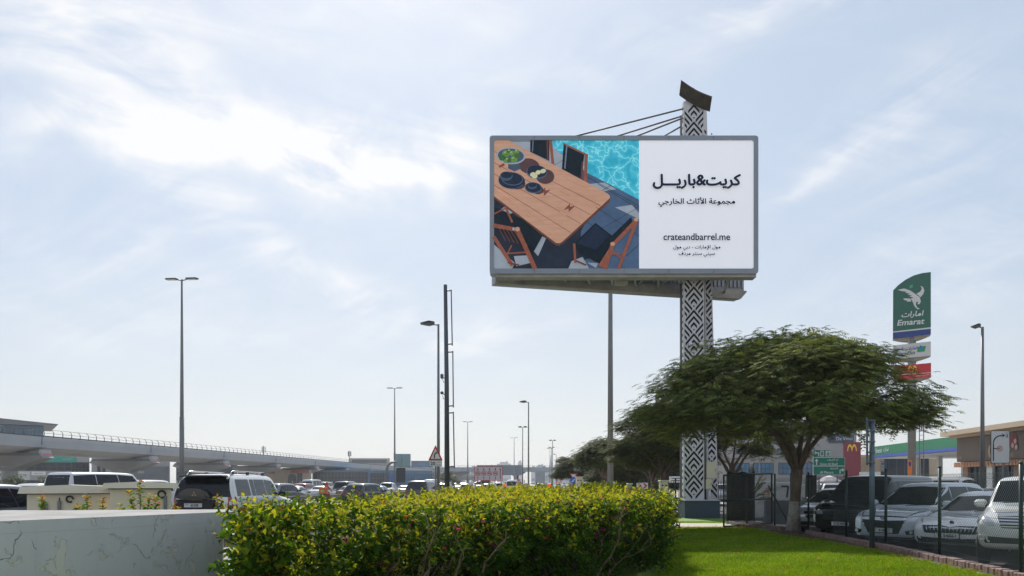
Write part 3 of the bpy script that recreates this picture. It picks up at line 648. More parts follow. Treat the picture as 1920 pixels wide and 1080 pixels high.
hi = lit('poster_highlight', (.34, .44, .20), .24, var=.2, vs=12); rim = lit('poster_rim', (.16, .21, .30), .22, var=.2, vs=9); wl = lit('poster_wood_light', (.68, .37, .25), .24, var=.12, vs=3, stretch=(.6, 1, 3)); wd2 = lit('poster_wood_dark', (.48, .22, .135), .22, var=.15, vs=3)
for x, y in ((147, 145), (171, 132), (195, 178), (185, 144), (214, 134), (160, 183)): pe(hi, x, y, 7, 5, 20)
for x, y, rx_, ry_ in ((187, 312, 79, 49), (337, 262, 61, 40), (316, 355, 50, 32)): c = q(x, y); pb.ring(c[0], c[1], rx_*cs*.97, rx_*cs, fP, lay(), rim, a0=150, a1=330, ey=ry_*kz/(rx_*cs), n=24)
rr_ = random.Random(9)
for k in range(46):                                                   # grain along the boards
    t, f, ln = rr_.random()*.94+.03, rr_.random()*.8, .06+.2*rr_.random(); a, c = (82, 72+332*t), (774-295*t, 408+265*t); e0 = (a[0]+(c[0]-a[0])*f, a[1]+(c[1]-a[1])*f); e1 = (a[0]+(c[0]-a[0])*(f+ln), a[1]+(c[1]-a[1])*(f+ln))
    if e0[0] > 420 or e0[1] > 300+.5*e0[0]: ps(wl if k % 2 else wd2, 1.2+2.2*rr_.random(), e0, e1)
for a, c in (((690, 470), (948, 640)), ((640, 560), (760, 640)), ((560, 760), (640, 700)), ((720, 600), (948, 470))): ps(shad, 2.2, a, c)
pp(rim, (512, 100), (520, 104), (508, 245), (500, 240)); pp(rim, (312, 76), (318, 76), (314, 142), (308, 140)); ps(rim, 2.5, (600, 690), (690, 590)); ps(rim, 2.5, (690, 590), (770, 650))
# chair at the lower left
pp(cloth, (82, 470), (250, 540), (372, 640), (300, 770), (236, 690), (82, 590))
for k in range(6): ps(wedge, 5, (110+22*k, 592+3*k), (150+26*k, 670+6*k))
ps(rail_w, 24, (82, 580), (222, 606)); ps(rail_w, 22, (82, 650), (190, 815)); ps(rail_w, 26, (222, 606), (325, 833)); ps(rail_w, 9, (140, 748), (290, 738)); ps(rail_w, 8, (186, 700), (150, 770)); ps(wedge, 9, (165, 800), (230, 815)); ps(rail_w, 12, (150, 470), (190, 560)); ps(rail_w, 8, (82, 512), (150, 478))
pe(floor_l, 198, 601, 8, 9); pe(wood, 222, 602, 14, 13)
# chair at the lower right
pp(cloth, (556, 690), (686, 565), (785, 640), (900, 530), (908, 562), (800, 690), (745, 800), (705, 805), (590, 745))
pp(navyd, (575, 685), (686, 575), (770, 640), (690, 725))
ps(rail_w, 22, (928, 552), (802, 684)); ps(rail_w, 19, (930, 556), (826, 832)); ps(rail_w, 24, (788, 694), (745, 832)); ps(rail_w, 20, (800, 684), (715, 818)); ps(rail_w, 9, (770, 752), (860, 745)); ps(rail_w, 9, (790, 735), (842, 775)); ps(rail_w, 14, (560, 690), (566, 800)); pp(rail_w, (706, 810), (745, 800), (752, 832), (722, 832)); ps(wedge, 10, (570, 790), (630, 815))
pe(wood, 929, 546, 13, 11); pe(wood, 789, 690, 14, 12)
# lettering
for x in (1218, 1357, 1490): ps(lit('poster_seam', (.66, .67, .73), .30, var=0), 1.4, (x, 72), (x, 835))
H[0] += .002
c = q(1290, 320); pb.text('كريت&باريـــل', fP, c[0], c[1], H[0], pnavy, width=520*cs, height=84*kz, bold=.042)
c = q(1290, 442); pb.text('مجموعة الأثاث الخارجي', fP, c[0], c[1], H[0], pnavy, width=455*cs, height=56*kz, bold=.030)
c = q(1290, 648); pb.text('crateandbarrel.me', fP, c[0], c[1], H[0], pnavy, width=396*cs, height=40*kz, bold=.018)
def pt(t, x, y, w, bold=0): c = q(x, y); pb.text(t, fP, c[0], c[1], H[0], pnavy, width=w*cs, bold=bold)
pt('مول الإمارات - دبي مول', 1290, 713, 280, .016); pt('سيتي سنتر مردف', 1290, 752, 215, .016)
pb.build('poster', bb)
# ---- the second face, opening in a V behind the first
a0, a1 = Vector((X(927, DB+1.4), DB+1.35, 0)), Vector((X(1394, 40.6), 40.4, 0)); dv = (a1-a0).normalized(); dn = Vector((dv.y, -dv.x, 0)); LB = (a1-a0).length
fr2 = (L3(a0), dv, FZ)
b = MB(); b.prism([(0, bz0-.1), (LB-.3, bz0-.1), (LB, bz0+.25), (LB, bz1), (0, bz1)], -.55, -.1, bframe, fr2); b.build('rear_frame', bb)
b = MB()
for k in range(int(LB/.22)): b.box(L3(a0+dv*(.11+k*.22)+dn*.05+FZ*(bz0+bh/2+.2)), (.11, .09, bh-.5), corr, rz=math.atan2(dv.y, dv.x))
b.prism([(.05, bz0+.2), (LB-.05, bz0+.2), (LB-.05, bz1-.1), (.05, bz1-.1)], -.12, .01, corr, fr2); b.build('corrugated_back', bb)
b = MB(); b.prism([(0, bz0-.14), (LB-.35, bz0-.14), (LB-.02, bz0+.22), (LB-.02, bz0+.28), (0, bz0+.28)], -.1, .24, under, fr2); b.build('underside', bb)
b = MB()                                                             # trussed floor between the two faces
for k in range(1, 11):
    t = k/11; p0 = Vector((bx0+(bx1-bx0)*t, DB+.55, bz0+.12)); p1 = a0+dv*LB*t+FZ*(bz0+.12); b.tube([L3(p0), L3(p1)], .07, corr, n=4)
    if k < 10: b.tube([L3(p1+FZ*.1), L3(Vector((bx0+(bx1-bx0)*(t+.09), DB+.6, bz0+.5)))], .05, corr, n=4); b.tube([L3(p1+FZ*.05), L3(p1+dv*.9+FZ*1.2)], .05, corr, n=4)
b.box(L3((X(1165, 36.6), DB+.9, bz0-.03)), (.55, .5, .5), under); b.build('truss', bb)
# ---- pylon
pyl = empty('pylon', 'tall white tapering pylon with cut chevron patterns standing on a slate base', 'pylon', (X(1301, 37), 37.0, 0))
oP = pyl.location; pywhite = mm('pylon_white', (.60, .58, .60), .5, .1, var=.05, vs=.7); slot = mm('slot_dark', (.010, .010, .012), .8)
def L4(p): return Vector(p)-oP
DP = 36.75; zb, zt = .80, Z(190, DP); fx0, fx1 = X(1281.5, DP), X(1320.5, DP)
b = MB(); b.prism([(fx0, zb), (fx1, zb), (fx1, zt), (fx0, zt)], -.34, 0, pywhite, (L4((0, DP, 0)), Vector((1, 0, 0)), FZ))
def chevrons(b, x0, x1f, z0, z1, d, half=False, lof=None):
    w = x1f(z0)-x0 if callable(x1f) else x1f-x0; u = w/190.0 if not half else .96/190.0
    per = 215*u; fr = (L4((0, d, 0)), Vector((1, 0, 0)), FZ); th = 22*u; z = z1+.1
    def lim(z): return x1f(z) if callable(x1f) else x1f
    def sl(xa, za, xb, zb_, hgt):
        lo, hi = (lof(za)+.05 if lof else x0+10*u), lim(za)-9*u
        if min(za, zb_) < z0+.06 or max(za, zb_) > z1-.03: return
        a, c = (xa, za), (xb, zb_)
        if a[0] > c[0]: a, c = c, a
        if c[0] < lo or a[0] > hi: return
        if a[0] < lo: t = (lo-a[0])/(c[0]-a[0]); a = (lo, a[1]+t*(c[1]-a[1]))
        if c[0] > hi: t = (hi-a[0])/(c[0]-a[0]); c = (hi, a[1]+t*(c[1]-a[1]))
        if c[0]-a[0] < .02: return
        b.flat([(a[0], a[1]-th*.62), (c[0], c[1]-th*.62), (c[0], c[1]+th*.62), (a[0], a[1]+th*.62)], fr, hgt, slot)
    xc = x0+95*u
    while z > z0-per:
        for i, (dy, hw) in enumerate(((0, 76), (56, 52), (112, 29))):
            for s_ in (-1, 1): sl(xc, z-dy*u, xc+s_*hw*u, z-dy*u-hw*1.18*u, .004)
        b.disc(xc, z-170*u, 9*u, 9*u, fr, .004, slot, 4) if z0+.1 < z-170*u < z1-.1 else None
        for i, (dy, ln) in enumerate(((110, 78), (165, 54), (220, 30), (262, 10))):
            for s_ in (-1, 1): sl(xc+s_*93*u, z-dy*u, xc+s_*(93-ln)*u, z-(dy+ln*1.18)*u, .004)
        z -= per
        for xx in (x0+4*u, x0+185*u):
            if z0 < z < z1 and xx < lim(z): b.disc(xx, z, 2.5*u, 2.5*u, fr, .004, slot, 6)
chevrons(b, fx0, fx1, zb, zt, DP); 
frs = (L4((fx0, 0, 0)), Vector((0, -1, 0)), FZ)                       # perforated left return
for k in range(int((zt-zb)/.3)): b.flat([(-DP-.08, zb+.1+k*.3), (-DP-.26, zb+.1+k*.3), (-DP-.26, zb+.22+k*.3), (-DP-.08, zb+.22+k*.3)], frs, .004, slot)
b.build('front_panel', pyl)
DR = DP+.80
def rx(z): t = (z-zb)/(zt-zb); return X(1347*(1-t)+1325*t, DR)
def lx(z): t = (z-zb)/(zt-zb); return fx1+.36*(1-t)+.10*t
b = MB(); b.prism([(lx(zb), zb), (rx(zb), zb), (rx(zt), zt), (lx(zt), zt)], -.30, 0, pywhite, (L4((0, DR, 0)), Vector((1, 0, 0)), FZ)); chevrons(b, fx1+.06, rx, zb, zt-.4, DR, True, lx)
b.build('rear_panel', pyl); b = MB(); b.prism([(fx0+.12, zb), (fx1+.55, zb), (fx1+.18, zt-.1), (fx0+.12, zt-.1)], -.2, 0, mm('recess_shade_dark', (.045, .045, .05), .6), (L4((0, DR+.36, 0)), Vector((1, 0, 0)), FZ)); b.build('recess_shade', pyl)  # dark sheet put in for the shade of the recess beside the front panel
b = MB(); b.prism([(X(1284, 36.3), 0), (X(1350, 36.3), 0), (X(1350, 36.3), .80), (X(1284, 36.3), .80)], -1.5, 0, mm('slate_base', (.055, .075, .11), .55, var=.12, vs=1.5), (L4((0, 36.3, 0)), Vector((1, 0, 0)), FZ)); b.box(L4((X(1317, 36.3), 37.05, .815)), (1.66, 1.56, .03), pywhite); b.build('base', pyl)
cream = mm('cream_paint', (.62, .56, .42), .5, var=.05)
for (x0, x1, y0, y1) in ((1324, 1342, 866, 897), (1323, 1334, 898.5, 917)):
    b = MB(); d = DP+.1; b.box(L4(((X(x0, d)+X(x1, d))/2, d, (Z(y0, d)+Z(y1, d))/2)), (X(x1, d)-X(x0, d), .26, Z(y0, d)-Z(y1, d)), cream, bev=.015)
    b.box(L4((X(x1, d)-.05, d-.14, (Z(y0, d)+Z(y1, d))/2)), (.02, .03, .08), dkgrey); bo = b.build('cable_box', pyl)
b = MB(); b.tube([L4((X(1331, DP), DP+.05, Z(917, DP))), L4((X(1331, DP), DP+.05, .82))], .05, pywhite); b.build('conduit', pyl)
for x in (1296, 1309, 1329):
    d = DP if x < 1320 else DR; p = L4((X(x, d), d, Z(646, d))); b = MB(); s_ = -1 if x in (1296, 1329) else 1
    b.box(p+Vector((0, -.10, 0)), (.10, .2, .10), grey_m); b.lathe([(.05, 0), (.10, s_*.14)], white, c=p+Vector((0, -.2, 0)), n=10, axis='x'); b.build('floodlight', pyl)
# curved hood plate at the top, and its struts
b = MB(); hood = mm('hood_bronze', (.10, .075, .05), .45, .4, var=.5, vs=2.5, col2=(.03, .026, .022)); vs = []; N = 10
for k in range(N+1):
    t = k/N; x = 1277+58*t; yt = 152+31*t+3.5*math.sin(math.pi*t); 
    for dd, yo in ((36.2, 0), (36.6, 19)):
        p = Vector((X(x, 36.2), dd, Z(yt, 36.2)-yo/FPX*36.2*1.0))
        vs += [L4(p), L4(p+FZ*.06)]
fs = []
for k in range(N):
    a = 4*k; fs += [(a, a+4, a+6, a+2), (a+1, a+3, a+7, a+5), (a, a+1, a+5, a+4), (a+2, a+6, a+7, a+3)]
fs += [(0, 2, 3, 1), (4*N, 4*N+1, 4*N+3, 4*N+2)]
b.add(vs, fs, hood)
b.build('hood_plate', pyl)
b = MB()
for x, yb in ((1287, 190), (1300, 190), (1318, 202)): b.tube([L4((X(x, 36.9), 36.9, Z(yb, 36.9)-.2)), L4((X(x, 36.9), 36.9, Z(yb, 36.9)+.62))], .03, grey_m, n=6)
b.build('bracket', pyl)
for (xa, ya, xb, yb, da, db) in ((1281, 204, 1066, 257, 36.8, 36.2), (1281, 217, 1140, 259, 37.2, 38.0), (1281, 221, 1180, 259, 36.9, 36.2), (1281, 235, 1236, 259, 37.2, 39.2)):
    b = MB(); b.tube([L4(P(xa, ya, da)), L4(P(xb, yb+1.5, db))], .04, mm('strut_grey', (.13, .12, .115), .6), n=6); b.build('strut', pyl)
# ------------------------------------------------------------------ vehicles
glass = mm('car_glass', (.010, .012, .015), .04, var=0, spec=.34); glass2 = mm('car_glass_tinted', (.018, .023, .027), .05, var=0, spec=.5)
rubber = mm('tyre_rubber', (.012, .012, .012), .85, var=.2); alloy = mm('alloy', (.45, .46, .48), .3, .8, var=.05); chrome = mm('chrome', (.62, .63, .65), .12, 1, var=0)
trimk = mm('black_trim', (.012, .012, .013), .45, var=.1); lampc = mm('lamp_lens', (.55, .57, .60), .08, .2, var=.35, vs=14, coat=1); lampd = mm('lamp_inner', (.05, .055, .06), .1, .3, var=.4, vs=18, coat=1)
tailm = mm('tail_lens', (.30, .012, .015), .15, var=.25, vs=14, coat=1); amber = mm('amber_lens', (.6, .2, .02), .2, var=.1); platem = mm('plate_white', (.72, .72, .70), .4, var=.03); seam = mm('panel_gap', (.01, .01, .011), .8, var=0)
def paint_m(key, col, metal=0, rough=.28): return mm('car_paint_'+key, col, rough, metal, var=.03, vs=1.5, coat=1)
PW = paint_m('white', (.70, .70, .69)); PSI = paint_m('silver', (.56, .58, .60), .3); PBK = paint_m('black', (.012, .013, .016)); PGR = paint_m('grey', (.16, .17, .18), .5); PSB = paint_m('silver_blue', (.72, .77, .83), .0)
PBL = paint_m('blue', (.05, .10, .22), .3); PRD = paint_m('red', (.25, .02, .02), .2); PBG = paint_m('beige', (.42, .38, .31), .4); PNV = paint_m('navy', (.02, .03, .055), .3); PPW = paint_m('pearl', (.76, .76, .73)); PLB = paint_m('taxi_blue', (.50, .58, .64), .1)
def bsp(n, pts_n, closed):
    """weights of a quadratic B-spline through n controls sampled pts_n times"""
    Wt = []
    if closed:
        for k in range(pts_n):
            t = k/pts_n*n; i = int(t); f = t-i; w = np.zeros(n); w[i % n] += .5*(1-f)**2; w[(i+1) % n] += .5+f*(1-f); w[(i+2) % n] += .5*f*f; Wt.append(w)
    else:
        idx = [0]+list(range(n))+[n-1]; m = len(idx)-2
        for k in range(pts_n):
            t = k/(pts_n-1)*m*.99999; i = int(t); f = t-i; w = np.zeros(n)
            w[idx[i]] += .5*(1-f)**2; w[idx[i+1]] += .5+f*(1-f); w[idx[i+2]] += .5*f*f; Wt.append(w)
    return np.array(Wt)
def stations(H, hood, belt, tc, tw, tr, tb, deck, zb=.2, nose=.66, wt=.70, tail=None, tail_z=None, nw=.74, boxy=0):
    tz = tail_z or belt; b1 = belt
    st = [(0, zb+.12, nose-.10, nose-.03, nw-.04, nw-.02, nw-.12), (.012, zb+.03, nose-.04, nose+.03, nw+.10, nw+.08, nw-.02), (.055, zb, hood-.14, hood-.05, .97, .94, .80), (max(.1, tc*.5), zb, belt-.12, hood, 1, .95, .82),
          (tc-.02, zb, belt-.04, hood+.055, 1, .965, .84), (tc+.01, zb, belt-.02, hood+.085, 1, .97, .84), (tw-.015, zb, b1, H-.075, 1, .975, wt+.02), (tw+.06, zb, b1, H-.012, 1, .98, wt),
          ((tw+tr)/2, zb, b1+.01, H, 1, .98, wt), (tr-.05, zb, b1+.02, H-.01, 1, .98, wt), (tr, zb, b1+.03, H-.05, 1, .975, wt)]
    st.append((tb, zb, b1+.03, deck, 1, .96, min(.9, wt+.10)))
    if tail: st += [(tail, zb+.02, tz, deck-.02, .98, .93, .80)]
    st += [(.985, zb+.05, tz-.03, min(deck-.03, tz+.12), .95, .90, .78), (1.0, zb+.14, tz-.12, min(deck-.1, tz+.02), .84, .84, .72)]
    return st
class Car:
    def __init__(s, name, label, cat, L, W, H, st, paint, loc, rz, nu=44, nv=40, group=None, wheel=(.18, .80, .33)):
        s.L, s.W, s.H = L, W, H; s.t = empty(name, label, cat, loc, rz, group); s.paint = paint
        ctrl = []
        for (t, z0, z1, z2, a, b, c) in st:
            x = L/2-t*L; h = W/2; zm = z0+(z1-z0)*.5; gap = z2-z1
            half = [(0, z0), (a*h*.80, z0), (a*h*.96, z0+.06), (a*h, zm), (a*h*.995, z0+(z1-z0)*.86), (b*h, z1+gap*.02), (b*h*.5+c*h*.5, z1+gap*.50), (c*h*1.02, z2-gap*.10-.01), (c*h*.86, z2-.006), (0, z2)]
            ctrl.append([(x, y, z) for y, z in half]+[(x, -y, z) for y, z in half[-2:0:-1]])
        C = np.array(ctrl); nC, nR = C.shape[:2]
        A = bsp(nC, nu, False); B = bsp(nR, nv, True)
        G = np.einsum('ui,ijk,vj->uvk', A, C, B); vs = G.reshape(-1, 3); fs = []
        for i in range(nu-1):
            for j in range(nv): fs.append((i*nv+j, i*nv+(j+1) % nv, (i+1)*nv+(j+1) % nv, (i+1)*nv+j))
        fs = [f[::-1] for f in fs]
        fs.append(tuple(range(nv))); fs.append(tuple((nu-1)*nv+j for j in range(nv-1, -1, -1)))
        s.vs = [Vector(v) for v in vs]; s.bvh = BVHTree.FromPolygons(s.vs, fs)
        s.b = MB(); s.b.add(s.vs, fs, paint, True); s.wheel = wheel
    def pt(s, p, mode, e):
        d = {'f': (-1, 0, 0), 'r': (1, 0, 0), 'l': (0, -1, 0), 's': (0, 1, 0), 't': (0, 0, -1)}[mode] if mode != 'n' else None
        if d:
            d = Vector(d); a, b = p
            o = {'f': Vector((9, a, b)), 'r': Vector((-9, a, b)), 'l': Vector((a, 9, b)), 's': Vector((a, -9, b)), 't': Vector((a, b, 9))}[mode]
            h = s.bvh.ray_cast(o, d)
            if h[0] is None:
                h = s.bvh.find_nearest(o+d*(9-{'f': s.L/2, 'r': s.L/2, 'l': s.W/2, 's': s.W/2, 't': s.H}[mode]))
        else: h = s.bvh.find_nearest(Vector(p))
        n = h[1]
        if d and n.dot(d) > 0: n = -n
        if not d and n.dot(h[0]-Vector((h[0].x*.8, 0, .7))) < 0: n = -n
        return h[0]+n*e
    def patch(s, mb, lo, hi, mode, m, nu=8, nv=4, e=.006):
        def samp(pl, k):
            out = []; n = len(pl)-1
            for i in range(k+1):
                t = i/k*n; j = min(int(t), n-1); f = t-j
                out.append(tuple(pl[j][c]+(pl[j+1][c]-pl[j][c])*f for c in range(len(pl[0]))))
            return out
        a, b = samp(lo, nu), samp(hi, nu); vs = []; fs = []
        for i in range(nu+1):
            for j in range(nv+1):
                f = j/nv; vs.append(s.pt(tuple(a[i][c]+(b[i][c]-a[i][c])*f for c in range(len(a[0]))), mode, e))
        for i in range(nu):
            for j in range(nv): fs.append((i*(nv+1)+j, (i+1)*(nv+1)+j, (i+1)*(nv+1)+j+1, i*(nv+1)+j+1))
        cen = sum((Vector(v) for v in vs), Vector())/len(vs); f0 = fs[0]
        nrm = (Vector(vs[f0[1]])-Vector(vs[f0[0]])).cross(Vector(vs[f0[2]])-Vector(vs[f0[0]]))
        if nrm.dot(cen-Vector((cen.x*.7, 0, s.H*.35))) < 0: fs = [f[::-1] for f in fs]
        mb.add(vs, fs, m, True)
    def part(s, name, lo, hi, mode, m, **k):
        mb = MB(); s.patch(mb, lo, hi, mode, m, **k); return mb.build(name, s.t)
    def both(s, name, lo, hi, mode, m, **k):
        for sg in (1, -1):
            if mode in 'ls': s.part(name, lo, hi, 'l' if sg > 0 else 's', m, **k)
            elif mode == 'n': s.part(name, [(p[0], p[1]*sg, p[2]) for p in lo], [(p[0], p[1]*sg, p[2]) for p in hi], mode, m, **k)
            else: s.part(name, [(p[0]*sg, p[1]) for p in lo], [(p[0]*sg, p[1]) for p in hi], mode, m, **k)
    def lines(s, segs, w=.012):
        for (x0, z0, x1, z1) in segs:
            for md in 'ls':
                dx, dz = (0, w) if abs(x1-x0) > abs(z1-z0) else (w, 0)
                s.patch(s.b, [(x0-dx/2, z0-dz/2), (x1-dx/2, z1-dz/2)], [(x0+dx/2, z0+dz/2), (x1+dx/2, z1+dz/2)], md, seam, nu=6, nv=1, e=.003)
    def plate(s, front, y, z, txt, w=.52, h=.112, tilt=0):
        p = s.pt((y, z), 'f' if front else 'r', .0); sg = 1 if front else -1; x = p.x+sg*.03
        b = MB(); fr = ((x, y, z), (0, sg, 0), (0, 0, 1)); b.prism([(-w/2-.012, -h/2-.012), (w/2+.012, -h/2-.012), (w/2+.012, h/2+.012), (-w/2-.012, h/2+.012)], -.05, .0, trimk, fr)
        b.prism([(-w/2, -h/2), (w/2, -h/2), (w/2, h/2), (-w/2, h/2)], .0, .006, platem, fr)
        if txt:
            b.text(txt, fr, .06, 0, .006, black, width=w*.52, height=h*.62, bold=.01, lift=.002); b.text('T', fr, -w*.36, -.012, .006, black, height=h*.4, lift=.002); b.text('DUBAI', fr, -w*.36, h*.32, .006, black, width=w*.17, lift=.002)
        b.build('number_plate', s.t)
    def wheels(s, spokes=5, detail=True):
        tf, tr, r = s.wheel
        for t in (tf, tr):
            for sg in (1, -1):
                x = s.L/2-t*s.L
                md = 'l' if sg > 0 else 's'
                a = [(x+(r+.055)*math.cos(R(k*18)), r+(r+.055)*math.sin(R(k*18))) for k in range(11)]; lo = [(p[0], max(.16, r-.12)) for p in a]
                s.patch(s.b, lo, a, md, trimk, nu=20, nv=3, e=.004)
                y = sg*(s.W/2-.085); q = MB()
                q.lathe([(r*.66, sg*.085), (r*.9, sg*.10), (r*.985, sg*.07), (r, 0), (r*.985, -sg*.08), (r*.7, -sg*.1)], rubber, c=(x, y, r), n=22 if detail else 14, axis='y')
                w = q.build('wheel', s.t)
                q = MB(); q.lathe([(r*.68, sg*.088), (r*.64, sg*.098), (r*.60, sg*.075), (.01, sg*.06)], trimk, c=(x, y, r), n=20 if detail else 12, axis='y'); q.lathe([(r*.69, sg*.088), (r*.69, sg*.1), (r*.62, sg*.1), (r*.61, sg*.08)], alloy, c=(x, y, r), n=20, axis='y')
                for k in range(spokes):
                    an = 2*math.pi*k/spokes+.3; q.tube([(x, y+sg*.088, r), (x+r*.64*math.cos(an), y+sg*.094, r+r*.64*math.sin(an))], [r*.13, r*.09], alloy, n=6)
                q.lathe([(r*.17, sg*.09), (r*.15, sg*.108), (.005, sg*.11)], alloy, c=(x, y, r), n=10, axis='y'); q.build('rim', w)
    def mirrors(s, x, z, m=None, y=None):
        for sg in (1, -1):
            q = MB(); y0 = (y or s.W/2-.06); q.box((x, sg*(y0+.13), z), (.13, .24, .17), m or s.paint, bev=.05); q.tube([(x+.02, sg*(y0-.03), z-.06), (x, sg*(y0+.06), z-.03)], .03, trimk, n=6); q.build('mirror', s.t)
    def done(s): s.b.build('body', s.t); return s.t

def side_glass(c, belt, top, xs, xt, m=None, nseg=None):
    """panes between the belt line and the roof; xs / xt: pane edges at the belt and at the top, front to back"""
    for k in range(len(xs)-1):
        g = .022
        c.both('side_window', [(xs[k]-g, belt(k)), (xs[k+1]+g, belt(k+1))], [(xt[k]-g, top(k)), (xt[k+1]+g, top(k+1))], 'l', m or glass, nu=8, nv=5)
SPEC = {
 'sedan': dict(L=4.62, W=1.82, H=1.46, p=dict(H=1.46, hood=.86, belt=.93, tc=.28, tw=.45, tr=.72, tb=.86, deck=1.06, tail=.95, tail_z=.97, nose=.62, wt=.66), wh=(.19, .80, .32)),
 'suv': dict(L=4.65, W=1.87, H=1.70, p=dict(H=1.70, hood=1.02, belt=1.06, tc=.26, tw=.40, tr=.87, tb=.965, deck=1.22, nose=.80, wt=.72, zb=.24), wh=(.19, .80, .35)),
 'bigsuv': dict(L=4.95, W=1.95, H=1.92, p=dict(H=1.92, hood=1.14, belt=1.15, tc=.27, tw=.385, tr=.93, tb=.985, deck=1.32, nose=.92, wt=.76, zb=.30), wh=(.18, .79, .39)),
 'hatch': dict(L=4.0, W=1.74, H=1.50, p=dict(H=1.50, hood=.90, belt=.95, tc=.24, tw=.43, tr=.84, tb=.96, deck=1.12, nose=.66, wt=.68), wh=(.19, .81, .31)),
 'van': dict(L=5.2, W=1.90, H=2.25, p=dict(H=2.25, hood=1.12, belt=1.18, tc=.09, tw=.22, tr=.965, tb=.99, deck=1.4, nose=.85, wt=.80, zb=.25), wh=(.17, .78, .34)),
 'pickup': dict(L=5.2, W=1.86, H=1.80, p=dict(H=1.80, hood=1.05, belt=1.08, tc=.26, tw=.37, tr=.60, tb=.64, deck=1.12, tail=.9, tail_z=1.08, nose=.85, wt=.72, zb=.3), wh=(.17, .77, .37)),
}
def car_from(kind, name, label, cat, paint, loc, rz, near=False, group=None, plate=None, tails='wide', tainted=glass, roof_rail=False):
    S_ = SPEC[kind]; L, W, H = S_['L'], S_['W'], S_['H']; p = S_['p']
    c = Car(name, label, cat, L, W, H, stations(**p), paint, loc, rz, nu=44 if near else 30, nv=40 if near else 28, group=group, wheel=S_['wh'])
    xb = lambda t: L/2-t*L; hd, bl = p['hood'], p['belt']; wtop = p['wt']*W/2
    c.part('windscreen', [(-W*.40, hd+.10), (0, hd+.13), (W*.40, hd+.10)], [(-wtop*.93, H-.115), (0, H-.085), (wtop*.93, H-.115)], 'f', tainted, nu=12, nv=6)
    if kind in ('sedan', 'pickup'): c.part('rear_window', [(-W*.37, p['deck']+.03), (W*.37, p['deck']+.03)], [(-wtop*.9, H-.12), (wtop*.9, H-.12)], 'r', tainted, nu=10, nv=5)
    else: c.part('rear_window', [(-W*.40, p['deck']-.12), (W*.40, p['deck']-.12)], [(-wtop*.93, H-.16), (wtop*.93, H-.16)], 'r', tainted, nu=10, nv=5)
    tc, tw, tr, tb = p['tc'], p['tw'], p['tr'], p['tb']
    f0, f1, e0, e1 = xb(tc+.035), xb(tw+.015), xb(tb-.035 if kind != 'sedan' else .82), xb(tr-.02)
    nP = 2 if kind in ('sedan', 'pickup') else 3
    xs = [f0+(e0-f0)*k/nP for k in range(nP+1)]; xt = [f1+(e1-f1)*k/nP for k in range(nP+1)]
    xt = [xt[0]]+[(a+b_)/2 for a, b_ in zip(xs[1:-1], xt[1:-1])]+[xt[-1]]
    side_glass(c, lambda k: bl+.05+(.03 if k == nP else 0), lambda k: H-.13-(.06 if k in (0, nP) else 0), xs, xt, tainted)
    # rear lamps, bumper, plate
    z = bl-.08 if kind != 'van' else .95
    if tails == 'wide': c.both('tail_light', [(W*.24, z-.07), (W*.485, z-.09)], [(W*.25, z+.05), (W*.485, z+.08)], 'r', tailm, nu=5, nv=3)
    else: c.both('tail_light', [(W*.38, z-.28), (W*.49, z-.28)], [(W*.38, z+.16), (W*.49, z+.16)], 'r', tailm, nu=4, nv=4)
    c.part('rear_bumper', [(-W*.46, .30), (W*.46, .30)], [(-W*.46, .46), (W*.46, .46)], 'r', trimk, nu=8, nv=2)
    c.both('headlight', [(W*.27, p['nose']-.07), (W*.47, p['nose']-.03)], [(W*.27, p['nose']+.05), (W*.47, p['nose']+.09)], 'f', lampc, nu=5, nv=3)
    c.part('grille', [(-W*.24, p['nose']-.22), (W*.24, p['nose']-.22)], [(-W*.25, p['nose']+.0), (W*.25, p['nose']+.0)], 'f', trimk, nu=6, nv=3)
    c.plate(False, 0, .72 if kind != 'sedan' else .70, plate)
    c.lines([(xb(tc+.02), .35, xb(tc+.02), bl), (xb(tc+.26), .35, xb(tc+.26), bl), (xb(tc+.02), .34, xb(.72), .34)])
    c.mirrors(xb(tc+.075), bl+.10); c.wheels(5, near)
    if roof_rail:
        for sg in (1, -1):
            q = MB(); y = sg*wtop*.86; q.tube([(xb(tw+.1), y, H-.02), (xb(tw+.14), y, H+.05), (xb(tr-.08), y, H+.05), (xb(tr-.04), y, H-.02)], .02, alloy, n=6); q.build('roof_rail', c.t)
    return c
AWAY = math.atan2(rs.y, rs.x); TOWARD = AWAY+math.pi
def on_road(px, d, z=-.10): return Vector((X(px, d), d, z))

